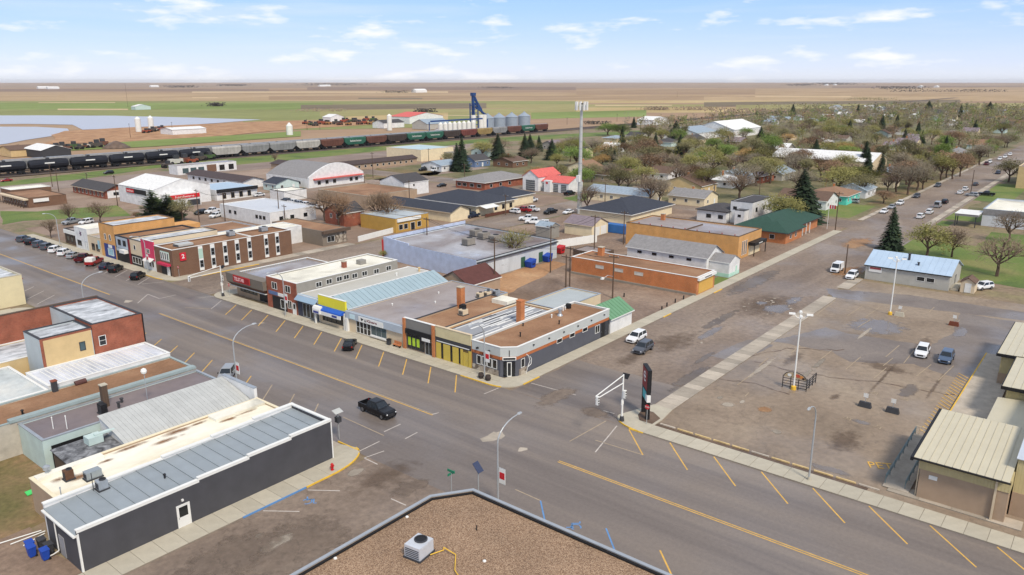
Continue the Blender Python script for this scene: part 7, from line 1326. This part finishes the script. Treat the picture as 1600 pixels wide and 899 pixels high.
def signal(x, y, label, arm=6.5, h=6.6):
    o = thing('traffic_signal', label, 'traffic signal', (x, y, 0)); MB().lathe(x, y, [(.35, .1), (.3, .5), (.22, .8)], 8).build('base', DGREY, o); MB().cyl((x, y, .7), (x, y, h), .14, .1, 8).build('pole', WHITE, o)
    MB().tube([(x, y, h - .1), (x - arm, y, h - .9)], .07).build('upper_arm', WHITE, o); MB().tube([(x, y, h - 1.2), (x - arm, y, h - 1.3)], .07).build('lower_arm', WHITE, o)
    for xx, zz in ((x - arm, h - 1.9), (x + .02, h - 3.2)):
        hd = MB().box(xx - .2, xx + .2, y - .45, y - .15, zz, zz + 1.05).build('signal_head', WHITE, o)
        for k in range(3): MB().cyl((xx, y - .5, zz + .18 + k * .34), (xx, y - .44, zz + .18 + k * .34), .11, n=10).build('lens', BLACK, hd)
    sp = MB().slab((x + .2, y - .5, h - .6), (x + .2, y + .5, h - .6), (x + .8, y + .5, h - .1), (x + .8, y - .5, h - .1), .06).build('solar_panel', BLACK, o); MB().box(x - .25, x + .25, y - .06, y + .06, 2.4, 3.1).build('sign_plate', WHITE, o)
signal(80.6, 46.9, 'white signal mast with double arm at the car park corner'); signal(80.7, 142.3, 'white signal mast with double arm at the red-sign corner shop', 7)
o = thing('crossing_signal', 'grey crossing signal with small panel at the charcoal building corner', 'traffic signal', (54.0, 71.4, 0)); MB().cyl((54, 71.4, .1), (54, 71.4, 3.6), .07).build('pole', LAMPM, o); MB().box(53.7, 54.3, 71.1, 71.7, 2.4, 3.1).build('signal_head', DGREY, o); MB().slab((53.4, 71, 3.7), (54.6, 71, 3.7), (54.6, 71.8, 4.0), (53.4, 71.8, 4.0), .05).build('solar_panel', PALEMET, o)
x, y = at(745, 800); o = thing('crossing_signal', 'solar panelled crossing sign behind the gravel roof edge', 'traffic signal', (51.6, 46.2, 0)); MB().cyl((51.6, 46.2, 0), (51.6, 46.2, 5.6), .06).build('pole', LAMPM, o); MB().slab((51.2, 45.8, 5.35), (52.0, 45.8, 5.35), (52.0, 46.6, 6.2), (51.2, 46.6, 6.2), .05).build('solar_panel', mat('solar_cells', (60, 68, 92), .2, .1), o)
o = thing('street_sign', 'green street name sign behind the gravel roof corner', 'sign', (50.6, 49.0, 0)); MB().cyl((50.6, 49.0, 0), (50.6, 49.0, 4.6), .05).build('pole', LAMPM, o); MB().box(50.1, 51.1, 48.97, 49.03, 4.4, 4.65).build('name_plate', mat('sign_green', (40, 122, 92), .5, .05), o); MB().box(50.57, 50.63, 48.5, 49.5, 4.67, 4.92).build('name_plate', MATS['sign_green'], o)
def stop_sign(x, y, label):
    o = thing('stop_sign', label, 'sign', (x, y, 0)); MB().cyl((x, y, .1), (x, y, 2.4), .04, n=6).build('post', LAMPM, o); MB().loft([[(x + u, y + .34 * math.cos(R_(22.5 + 45 * k)), 2.5 + .34 * math.sin(R_(22.5 + 45 * k))) for k in range(8)] for u in (-.05, -.03)]).build('plate', REDB, o); text(o, 'STOP', 'w', x, y, 2.5, .2, WHITE, .055)
stop_sign(81.8, 43.9, 'red stop sign on the corner pavement by the pylon sign'); stop_sign(81.6, 141.2, 'red stop sign by the red-sign corner shop'); stop_sign(83.0, 164.2, 'red stop sign at the corner of the brown office')
PF_ = (84.85, 46.45, -.741, -.671)
o = thing('pylon_sign', 'tall black pylon sign with dark red and teal panels at the car park corner', 'sign', (83.8, 45.5, 0))
for u in (.2, 2.6): wbox(MB(), PF_, 0, u - .2, u + .2, 0, 6.9, -.5, .0).build('post', BLACK, o)
wbox(MB(), PF_, 0, 0, 2.85, 3.95, 7.0, -.52, .02).build('cabinet', BLACK, o); wbox(MB(), PF_, 0, .12, 2.72, 4.15, 6.85, .021, .04).build('red_panel', mat('pylon_red', (134, 30, 38), .4, .08), o); wbox(MB(), PF_, 0, .42, 2.38, 2.6, 3.8, -.4, .0).build('teal_panel', mat('pylon_teal', (70, 178, 186), .4, .1), o); wbox(MB(), PF_, 0, 2.2, 3.1, 2.7, 3.6, -.45, .05).build('white_plate', WHITE, o)
mb = MB()
for i in range(10):
    a0, a1 = R_(40 + i * 28), R_(40 + (i + 1) * 28); mb.poly([wp(PF_, 0, 1.42 + r * math.cos(a), 5.75 + r * math.sin(a), .05) for r, a in ((.5, a0), (.72, a0), (.72, a1), (.5, a1))])
mb.build('ring_logo', WHITE, o); wbox(MB(), PF_, 0, 1.0, 1.85, 5.6, 5.9, .041, .055).build('logo_bar', WHITE, o)
sheet('planting_bed', [(82.2, 43.3), (84.4, 43.3), (85.6, 45.0), (85.4, 46.6), (83.6, 46.2), (82.2, 45.2)], .15, DARKP)
# hydrant, barrels, bins
x, y = at(519.4, 736); o = thing('fire_hydrant', 'red fire hydrant on the pavement corner', 'hydrant', (x, y, .13)); RED = mat('hydrant_red', (186, 36, 40), .5, .06)
MB().lathe(x, y, [(.2, .13), (.2, .2), (.14, .22), (.14, .7), (.19, .74), (.17, .86), (.06, .98)], 12).build('barrel', RED, o)
for d in ((.26, 0), (-.26, 0), (0, -.26)): MB().cyl((x, y, .6), (x + d[0], y + d[1], .6), .075, n=8).build('outlet', RED, o)
for yy, lb in ((71.0, 'left'), (69.6, 'right')): o = thing('planter_barrel', lb + ' wooden barrel planter at the lamp before the corner shop', 'planter', (80.2, yy, .13)); MB().lathe(80.2, yy, [(.34, .13), (.44, .5), (.38, .95), (.33, .95), (.33, .85)], 12).build('staves', mat('barrel_dark', (70, 62, 58), .8, .15), o); MB().lathe(80.2, yy, [(.445, .45), (.452, .5), (.445, .55)], 12).build('hoop', BLACK, o)
BINB = mat('bin_blue', (36, 74, 168), .5, .06)
for i, (x, y, c, lb) in enumerate(((20.6, 75.3, BINB, 'blue wheelie bin leftmost behind the charcoal building'), (20.4, 74.4, BINB, 'blue wheelie bin second from the left'), (21.0, 72.9, BINB, 'blue wheelie bin nearest the charcoal building'), (21.5, 75.0, DGREY, 'dark wheelie bin behind the blue ones'), (21.6, 73.6, DGREY, 'dark wheelie bin between the blue ones'))):
    o = thing('wheelie_bin', lb, 'bin', (x, y, 0)); MB().faces([(x - .25, y - .28, .1), (x + .25, y - .28, .1), (x + .25, y + .28, .1), (x - .25, y + .28, .1), (x - .33, y - .36, 1.05), (x + .33, y - .36, 1.05), (x + .33, y + .36, 1.05), (x - .33, y + .36, 1.05)], [(3, 2, 1, 0), (4, 5, 6, 7), (0, 1, 5, 4), (1, 2, 6, 5), (2, 3, 7, 6), (3, 0, 4, 7)]).build('body', c, o); MB().slab((x - .36, y - .4, 1.1), (x + .36, y - .4, 1.1), (x + .36, y + .4, 1.18), (x - .36, y + .4, 1.18), .06).build('lid', c, o)
    for s in (-1, 1): MB().cyl((x + .28, y + s * .25, .12), (x + .28, y + s * .32, .12), .12, n=8).build('wheel', BLACK, o)
tag((lambda q: MB().slab((q[0] - .9, q[1] - .6, .12), (q[0] + 1.1, q[1] - .5, .2), (q[0] + 1.2, q[1] + .6, .15), (q[0] - .8, q[1] + .5, .1), .06))(at(54, 768)).build('tarpaulin', mat('lime_green_sheet', (78, 208, 108), .6, .08)), 'bright green sheet lying on the rough grass', 'tarpaulin')
for i, (a, c) in enumerate((((19.2, 79), (22.6, 78.2)), ((19.8, 78), (22.8, 77.8)), ((20.5, 76.8), (22.6, 77.4)))): tag(MB().cyl((*a, .1), (*c, .14), .06, n=6).build('loose_pipe', WHITE), ('upper', 'middle', 'lower')[i] + ' white pipe lying on the rough grass', 'pipe')
def dumpster(px, py, m_, lb, rot):
    x, y = at(px, py); o = thing('dumpster', lb, 'dumpster', (x, y, 0))
    MB().faces([(x - .8, y - .9, .15), (x + .7, y - .9, .15), (x + .7, y + .9, .15), (x - .8, y + .9, .15), (x - 1.1, y - 1.0, 1.5), (x + 1.0, y - 1.0, 2.0), (x + 1.0, y + 1.0, 2.0), (x - 1.1, y + 1.0, 1.5)], [(3, 2, 1, 0), (0, 1, 5, 4), (1, 2, 6, 5), (2, 3, 7, 6), (3, 0, 4, 7)]).build('hopper', m_, o)
    MB().slab((x - 1.14, y - 1.02, 1.56), (x + 1.04, y - 1.02, 2.06), (x + 1.04, y + 1.02, 2.06), (x - 1.14, y + 1.02, 1.56), .07).build('lid', m_, o)
    for s in (-1, 1): MB().box(x - .5, x + .5, y + s * 1.02 - .05, y + s * 1.02 + .05, .9, 1.1).build('lift_sleeve', BLACK, o)
dumpster(829, 418, BINB, 'larger blue dumpster beside the warehouse', 0); dumpster(855, 409, BINB, 'smaller blue dumpster farther along the warehouse', 0); dumpster(875, 396, RED, 'red dumpster in the back lane', 0)
# flag pole
x, y = at(1292, 358); o = thing('flag_pole', 'white flag pole with red and white flag at the clinic corner', 'flag', (x, y, 0)); MB().cyl((x, y, 0), (x, y, 7.5), .06).build('pole', WHITE, o); fl = MB().box(x + .1, x + .12, y - 1.9, y - .1, 6.2, 7.3).build('flag', WHITE, o)
for a, c in ((-1.9, -1.45), (-.55, -.1), (-1.2, -.8)): MB().box(x + .09, x + .13, y + a, y + c, 6.22, 7.28).build('flag_band', REDB, fl)
# timber poles and wires
PT = []
def upole(px, py, top, where, lamp=False, arm=True, label=None):
    x, y = at(px, py); h = height_at(x, y, top); o = thing('utility_pole', label or 'timber utility pole ' + where, 'utility pole', (x, y, 0)); MB().cyl((x, y, 0), (x, y, h), .17, .11, 8).build('pole', WOOD, o)
    if arm:
        MB().box(x - .08, x + .08, y - 1.2, y + 1.2, h - .6, h - .45).build('crossarm', WOOD, o)
        for k in (-1.0, 0, 1.0): MB().lathe(x, y + k, [(.05, h - .45), (.07, h - .3), (.03, h - .2)], 6).build('insulator', GALV, o)
    if lamp: MB().tube([(x, y, h * .5), (x - 1.4, y + .4, h * .55), (x - 2.6, y + .8, h * .5)], .05).build('lamp_arm', GALV, o); MB().box(x - 3.2, x - 2.4, y + .6, y + 1.0, h * .48, h * .52).build('lamp_head', WHITE, o)
    PT.append((x, y, h - .3)); return o
for a in ((668, 393, 340, 'beside the back street bend'), (773, 453, 372, 'leaning stayed at the end of the maroon roof', False), (860, 426, 352, 'by the dumpsters'), (957, 466, 398, 'behind the green garage', True), (884, 449, 398, 'left of two in the vacant lot'), (890, 448, 385, 'right of two in the vacant lot'), (928, 408, 336, 'beside the brick hall chimney'), (974, 382, 330, 'behind the brick hall'), (1320, 428, 382, 'beside the delivery van', False, False), (1516, 307, 266, 'at the near kerb of the residential street', False, False), (1305, 360, 300, 'at the clinic corner'),
          (312, 352, 296, 'behind the orange brick shop'), (352, 346, 302, 'in front of the white flat roofed building'), (437, 346, 296, 'at the right end of the white flat building'), (446, 352, 320, 'beside the white flat building scrub'), (184, 322, 274, 'at the hardware store corner'), (92, 300, 264, 'right of the twin poles beside the brown motel'), (82, 292, 256, 'left of the twin poles beside the brown motel'), (138, 296, 270, 'behind the red motel'), (570, 301, 274, 'beside the beige block roof'), (583, 278, 238, 'in the lawn by the long brown motel'), (640, 318, 282, 'before the white parapet shop'), (726, 293, 256, 'behind the restaurant'), (945, 322, 286, 'across from the cell tower'), (1115, 315, 286, 'among the cream cottages'), (1186, 308, 272, 'beside the mauve roof'), (1306, 262, 240, 'beside the long white house'), (790, 336, 304, 'outside the restaurant corner'), (200, 168, 130, 'tall mast far out on the plain', False, False), (480, 203, 186, 'far pole by the farm machinery'), (500, 203, 190, 'second far pole by the farm machinery'), (204, 215, 193, 'by the pond sheds'), (270, 210, 191, 'by the white pond shed'), (670, 254, 232, 'before the tan warehouse'), (1058, 152, 143, 'lone pole on the far field', False, False), (886, 195, 184, 'beside the far tracks'), (964, 190, 178, 'beside the bright tree row')):
    upole(*a)
for i, j in ((0, 1), (1, 2), (2, 6), (6, 7), (1, 5), (5, 3), (11, 12), (12, 13), (15, 16), (13, 0)):
    p, q = Vector(PT[i]), Vector(PT[j])
    for k in (-.9, .9):
        n = 8; pts = []
        for t in range(n + 1):
            f = t / n; v = p.lerp(q, f); pts.append((v.x, v.y + k, v.z - 4 * f * (1 - f) * .9))
        tag(MB().tube(pts, .034, 4).build('power_line', BLACK), 'thin black power line sagging between timber poles', 'cable', 'power lines between the timber poles')
# cell tower
x, y = at(905, 334); h = height_at(x, y, 163); o = thing('cell_tower', 'tall white monopole tower with panel antennas', 'tower', (x, y, 0))
MB().cyl((x, y, 0), (x, y, h), .75, .42, 14).build('mast', PALEMET, o); MB().box(x - 1.4, x - .6, y - .6, y + .6, h * .3, h * .36).build('equipment_box', WHITE, o)
for k in range(14): MB().cyl((x, y, h * (k + 1) / 15), (x, y, h * (k + 1) / 15 + .18), .78 - .024 * k, n=14).build('flange', GALV, o)
for a in range(0, 360, 40):
    c, s = math.cos(R_(a)), math.sin(R_(a)); MB().box(x + c * 1.9 - .22, x + c * 1.9 + .22, y + s * 1.9 - .22, y + s * 1.9 + .22, h - 1.9, h + .8).build('panel_antenna', WHITE, o); MB().tube([(x, y, h - .6), (x + c * 1.9, y + s * 1.9, h - .6)], .07).build('bracket', GALV, o)
MB().cyl((x, y, h), (x, y, h + .3), .6, n=10).build('cap', DGREY, o)

# ================================================================ railway and grain terminal
for Y in (412.3, 413.8, 420.0, 421.5): tag(MB().box(-60, 1400, Y, Y + .09, .05, .22).build('rail', mat('rail_steel', (96, 84, 78), .5, .1, metal=.5)), 'steel rail of the line behind town', 'rail', 'rails')
def bogies(mb_list, L):
    return [(-L * .36), (L * .36)]
TANKM = mat('tank_black', (34, 36, 44), .45, .12, .4); GRAF = {k: mat('hopper_' + k, c, .7, .3, .35) for k, c in dict(grey=(132, 132, 132), white=(170, 166, 160), green=(44, 92, 76), brown=(98, 64, 54), dark=(66, 56, 52), tan=(146, 124, 80), red=(110, 62, 56)).items()}
T_tank = MB().loft([[(xx, r * math.cos(R_(a)), 2.75 + r * math.sin(R_(a))) for a in range(0, 360, 30)] for xx, r in ((-8.1, .5), (-7.9, 1.2), (-7.4, 1.55), (7.4, 1.55), (7.9, 1.2), (8.1, .5))]).mesh('tank', TANKM)
T_dome = MB().lathe(0, 0, [(.6, 4.2), (.6, 4.8), (.2, 4.9)], 10).box(-6, 6, -.4, .4, 4.32, 4.36).mesh('dome', DGREY); T_frame = MB().box(-8.4, 8.4, -1.2, 1.2, .95, 1.2).mesh('underframe', BLACK); T_bog = MB().box(-1.3, 1.3, -1.2, -.9, .45, .9).box(-1.3, 1.3, .9, 1.2, .45, .9).mesh('bogie', BLACK); T_whl = MB().cyl((0, -.85, .48), (0, .85, .48), .46, n=10).mesh('wheelset', DGREY)
H_body = MB().loft([[(xx, -1.5, b0), (xx, -1.55, 3.9), (xx, -1.0, 4.5), (xx, 1.0, 4.5), (xx, 1.55, 3.9), (xx, 1.5, b0)] for xx, b0 in ((-8.1, 2.6), (-7.2, 2.0), (-6, 1.3), (6, 1.3), (7.2, 2.0), (8.1, 2.6))]).mesh('hopper', GRAF['grey']); H_walk = MB().box(-7.8, 7.8, -.5, .5, 4.52, 4.62).mesh('roof_walk', GALV)
def H_ribs():
    mb = MB()
    for k in range(12): mb.box(-6.6 + k * 1.2, -6.45 + k * 1.2, -1.62, -1.55, 1.6, 3.9)
    return mb.mesh('side_rib', GALV)
H_RIB = MB().box(-.07, .07, -1.62, -1.552, 1.6, 3.9).mesh('side_rib', GRAF['grey']); H_END = MB().box(-.1, .1, -1.3, 1.3, 1.2, 2.5).mesh('end_frame', BLACK)
def railcar(X, Y, kind, colour, label, group, word=None):
    o = thing('tank_wagon' if kind == 'tank' else 'hopper_wagon', label, 'rail wagon', (X, Y, .2), group); o.scale = (1.12, 1.2, 1.42)
    if kind == 'tank': link('tank', T_tank, o); link('dome', T_dome, o)
    else:
        c = link('hopper', H_body, o); c.material_slots[0].link = 'OBJECT'; c.material_slots[0].material = GRAF[colour]; link('roof_walk', H_walk, o)
        for k in (-6, -4, -2, 0, 2, 4, 6): r = link('side_rib', H_RIB, o, (k, 0, 0)); r.material_slots[0].link = 'OBJECT'; r.material_slots[0].material = GRAF[colour]
        for k in (-7.9, 7.9): link('end_frame', H_END, o, (k, 0, 0))
        if word: ORG[o.name] = (0, 0, 0); t_ = text(o, word, 's', -1.6, 0, 3.0, .95, WHITE, .04, 8.6); 
    link('underframe', T_frame, o)
    for bx in (-5.8, 5.8):
        bo = link('bogie', T_bog, o, (bx, 0, 0))
        for wx in (-.9, .9): link('wheelset', T_whl, bo, (wx, 0, 0))
    if kind == 'tank': MB().box(-2, 2, -1.58, -1.56, 2.9, 3.3).build('side_plate', WHITE, None).parent = o
X = 112
for k in range(7): railcar(X, 413.05, 'tank', None, ('first', 'second', 'third', 'fourth', 'fifth', 'sixth', 'seventh')[k] + ' black tank wagon from the left edge', 'black tank wagons'); X += 19.0
for c, lb, w in (('white', 'white graffiti-marked hopper wagon after the black tankers', None), ('grey', 'grey hopper wagon first after the white one', None), ('grey', 'second grey hopper wagon after the white one', None), ('white', 'pale hopper wagon before the brown one', None), ('brown', 'brown hopper wagon left of the first green one', None), ('green', 'first green lettered hopper wagon', 'Saskatchewan'), ('brown', 'brown hopper wagon right of the first green one', None), ('dark', 'dark hopper wagon before the paired green ones', None), ('green', 'left of the paired green lettered hopper wagons', 'Saskatchewan'), ('green', 'right of the paired green lettered hopper wagons', 'Saskatchewan'), ('dark', 'dark hopper wagon after the paired green ones', None), ('red', 'dull red hopper wagon near the white bins', None), ('tan', 'tan hopper wagon near the white bins', None), ('grey', 'grey hopper wagon below the white bins', None), ('brown', 'brown hopper wagon below the blue tower', None), ('green', 'last green hopper wagon by the steel bins', 'Saskatchewan'), ('brown', 'brown hopper wagon at the right end of the train', None)):
    railcar(X, 413.05, 'hopper', c, lb, None, w); X += 19.0
for k in range(18): railcar(104 + k * 19, 420.75, 'hopper', 'grey', 'grey hopper wagon on the rear track behind the train', 'hopper wagons on the rear track')
GB = mat('terminal_blue', (40, 72, 124), .6, .1, .3); BINW = mat('bin_white', (222, 222, 216), .6, .08, .4); BINS = siding_mat('corrugated_steel', (142, 154, 166), .5, .4, .5)
Yg = 452
XE = fy(741, 200, Yg)[0]; hh = height_at(XE, Yg, 150)
o = thing('grain_elevator', 'tall blue grain elevator leg tower with spouts above white bins', 'grain elevator', (XE, Yg, 0))
for dx in (-2.4, 2.4):
    for dy in (-2.4, 2.4): MB().box(XE + dx - .35, XE + dx + .35, Yg + dy - .35, Yg + dy + .35, 0, hh * .8).build('tower_leg', GB, o)
for k in range(8): MB().box(XE - 2.8, XE + 2.8, Yg - 2.8, Yg + 2.8, hh * k / 9.5, hh * k / 9.5 + .5).build('platform', GB, o)
MB().box(XE - 2.0, XE - .2, Yg - 1, Yg + 1, 0, hh).build('bucket_leg', GB, o); MB().box(XE - 2.8, XE + 1.0, Yg - 1.6, Yg + 1.6, hh, hh + 2.6).build('head_house', GB, o)
for dx, dz, z1 in ((9, .52, .98), (13, .42, .9), (17, .34, .8), (8, .62, .95), (24, .3, .7)): MB().tube([(XE, Yg - .5 - dx * .05, hh * z1), (XE + dx, Yg - 1.5, hh * dz)], .8).build('spout', GB, o)
for dx in (-7, 2.5, 7): MB().cyl((XE + dx, Yg - 5.5, 0), (XE + dx, Yg - 5.5, 15), 2.1, n=14).build('silo', BINW, o)
MB().box(XE + 10, XE + 17, Yg - 6, Yg + 2, 0, 11).build('annex', GB, o)
for k in range(8):
    xx = fy(688.5 + k * 7.3, 205, 440)[0]; o = thing('hopper_bin', 'white hopper bin on legs, one of the row left of the blue tower', 'grain bin', (xx, 440, 0), 'white hopper bins'); MB().lathe(xx, 440, [(.4, 2.2), (1.95, 4.2), (1.95, 9.6), (.5, 11.2)], 12).build('shell', BINW, o)
    for a in (45, 135, 225, 315): MB().cyl((xx + 1.7 * math.cos(R_(a)), 440 + 1.7 * math.sin(R_(a)), 0), (xx + 1.7 * math.cos(R_(a)), 440 + 1.7 * math.sin(R_(a)), 5), .14, n=5).build('leg', DGREY, o)
X0c, X1c = fy(672, 205, 441)[0], XE
o = thing('conveyor', 'long blue conveyor gantry above the white bins', 'conveyor', ((X0c + X1c) / 2, 441, 0)); MB().box(X0c, X1c - 3, 439.5, 440.5, 11.6, 12.8).build('gallery', GB, o)
for k in range(3): xx = X0c + 1 + k * (X1c - X0c - 6) / 2; MB().box(xx - .3, xx + .3, 442.5, 443.1, 0, 11.59).build('support', GB, o)
for k, px in enumerate((762, 780, 799.5, 819)): xx = fy(px, 203, 450)[0]; r = 5.7; o = thing('steel_grain_bin', ('first', 'second', 'third', 'fourth')[k] + ' round steel grain bin right of the blue tower', 'grain bin', (xx, 450, 0)); MB().lathe(xx, 450, [(r, 0), (r, 11.6)], 24).build('shell', BINS, o); MB().lathe(xx, 450, [(r + .3, 11.6), (.8, 15.2), (.7, 15.8)], 24).build('cone_roof', BINS, o)
# outlying farm yards and sheds
for i, (px, py, sx, sy, he, hr, w, rf, lb) in enumerate(((600, 201, 26, 16, 5, 7.5, WSIDE, 'charcoal', 'white farm shed with dark roof beside the tracks'), (640, 194, 50, 30, 7, 11, WSIDE, 'red', 'long white farm building with coral roof beyond the tracks'), (668, 203, 30, 20, 5, 9, LGSIDE, 'bluegrey', 'pale blue roofed shed left of the white bins'), (517, 191, 18, 14, 5, 8, WSIDE, 'white', 'small white shed beside the farm machinery'), (270, 211, 30, 20, 4, 5.5, WSIDE, 'white', 'low white shed beside the pond'), (66, 248, 16, 26, 4.5, 7, DGREY, 'white', 'dark walled shed with pale roof at the far left'), (18, 246, 14, 20, 4, 6, TAN, 'brown', 'tan shed at the left edge'), (1020, 196, 34, 18, 5, 8, WSIDE, 'white', 'white workshop in front of the rink'), (690, 209, 20, 8, 3, 5, WSIDE, 'white', 'white storage tent below the bins'), (212, 172, 24, 14, 5, 8, MINT, 'white', 'pale shed by the far mast'), (1310, 172, 22, 14, 4, 7, WSIDE, 'bluegrey', 'white farmhouse at the edge of town'), (1360, 172, 30, 12, 4, 7, WSIDE, 'white', 'white farm shed at the edge of town'))):
    x, y = at(px, py); gable('farm_building', lb, x, x + sx, y, y + sy, he, hr, 'xy'[i % 2], w, SHING[rf], .4, cat='shed', trim=None)
x, y = at(609, 204); o = thing('white_silo', 'slim white silo beside the farm sheds', 'silo', (x, y, 0)); MB().lathe(x, y, [(2.2, 0), (2.2, 13), (.4, 14.5)], 12).build('shell', BINW, o)
x, y = at(453, 211); o = thing('white_silo', 'lone white silo left of the train on the grass', 'silo', (x, y, 0)); MB().lathe(x, y, [(2.6, 0), (2.6, 7.5), (.4, 10)], 12).build('shell', BINW, o)
for i, (px, py) in enumerate(((217, 206), (237, 204))): x, y = at(px, py); o = thing('white_silo', ('left', 'right')[i] + ' pale tank among the pond sheds', 'silo', (x, y, 0)); MB().lathe(x, y, [(2.4, 0), (2.4, 11), (.5, 13)], 12).build('shell', BINW, o)
mr_ = random.Random(3); MC = [mat('machine_%d' % i, c, .6, .2) for i, c in enumerate(((150, 76, 54), (76, 98, 58), (84, 76, 70), (164, 118, 74), (196, 192, 184), (112, 74, 60)))]
MN = ['red-orange', 'green', 'dark', 'amber', 'white', 'rusty']
def machine(px, py, k, place):
    x, y = at(px, py); s = mr_.uniform(.9, 1.5); o = thing('farm_machine', '%s farm machine parked %s' % (MN[k], place), 'farm machine', (x, y, 0), 'farm machines ' + place)
    MB().box(x - 2.6 * s, x + 2.6 * s, y - 1.2, y + 1.2, .9, 2.2 * s).build('body', MC[k], o); MB().box(x - .6 * s, x + 1.2 * s, y - 1, y + 1, 2.2 * s + .002, 3.6 * s).build('cab', DGREY, o)
    for dx in (-1.8, 1.8):
        for dy in (-1.4, 1.4): MB().cyl((x + dx * s, y + dy - .25, .9), (x + dx * s, y + dy + .25, .9), .9, n=10).build('wheel', TYRE, o)
for i in range(22): machine(478 + i * 5.2 + mr_.uniform(-2, 2), 193.5 + mr_.uniform(-3.5, 4) - i * .12, (0, 3, 1, 2, 5, 0)[i % 6], 'in the yard beyond the tracks')
for i in range(9): machine(88 + i * 9, 236 - i * .9 + mr_.uniform(-1.5, 1.5), (4, 2, 5, 1, 2, 5)[i % 6], 'by the coal pile at the left')
for i in range(6): machine(228 + i * 5, 208 - i, (0, 0, 2, 4, 0, 5)[i], 'among the pond sheds')
for i in range(8): machine(262 + i * 13, 262 - i * 2.6 + mr_.uniform(-2, 2), (2, 4, 5, 0, 2, 1)[i % 6], 'behind the service station')
x, y = at(182, 231); o = tag(MB().lathe(x, y, [(9, 0), (5, 2.6), (1.5, 4.2), (.3, 4.5)], 14).build('earth_pile', DARKP), 'dark earth pile beside the tank wagons', 'pile')
# unbuilt far yards: farmsteads as seen on the horizon
for i, (px, py) in enumerate(((500, 135.5), (508, 135.3), (236, 136.5), (1292, 134), (60, 139), (75, 139.5), (1440, 137), (1465, 137), (650, 145), (1305, 133.5))):
    x, y = at(px, py); gable('farmstead', 'distant pale farm building on the plain', x, x + 60, y, y + 25, 8, 14, 'x', WSIDE, SHING['white'], .4, cat='farm building', group='farm buildings on the horizon', trim=None)
# small bollards in the vacant lot
for i, (px, py) in enumerate(((1034, 485), (1042, 479), (1055, 473), (1068, 468), (965, 470), (975, 464))):
    x, y = at(px, py); tag(MB().lathe(x, y, [(.14, 0), (.14, .75), (.05, .85)], 8).build('bollard', BLACK), 'short dark bollard at the edge of the vacant lot', 'bollard', 'bollards at the vacant lot')
# ================================================================ air
AIR = bpy.data.materials.new('air'); AIR.use_nodes = True; AIR.node_tree.nodes.clear()
pv = AIR.node_tree.nodes.new('ShaderNodeVolumePrincipled'); pv.inputs['Density'].default_value = 3.2e-5; pv.inputs['Color'].default_value = (0.93, 0.92, 0.95, 1); pv.inputs['Anisotropy'].default_value = 0.0
ao_ = AIR.node_tree.nodes.new('ShaderNodeOutputMaterial'); AIR.node_tree.links.new(pv.outputs[0], ao_.inputs['Volume'])
tag(MB().box(-27000, 27000, -27000, 27000, -1.6, 72).build('haze', AIR), 'pale spring haze over the plain', 'haze', kind='stuff')
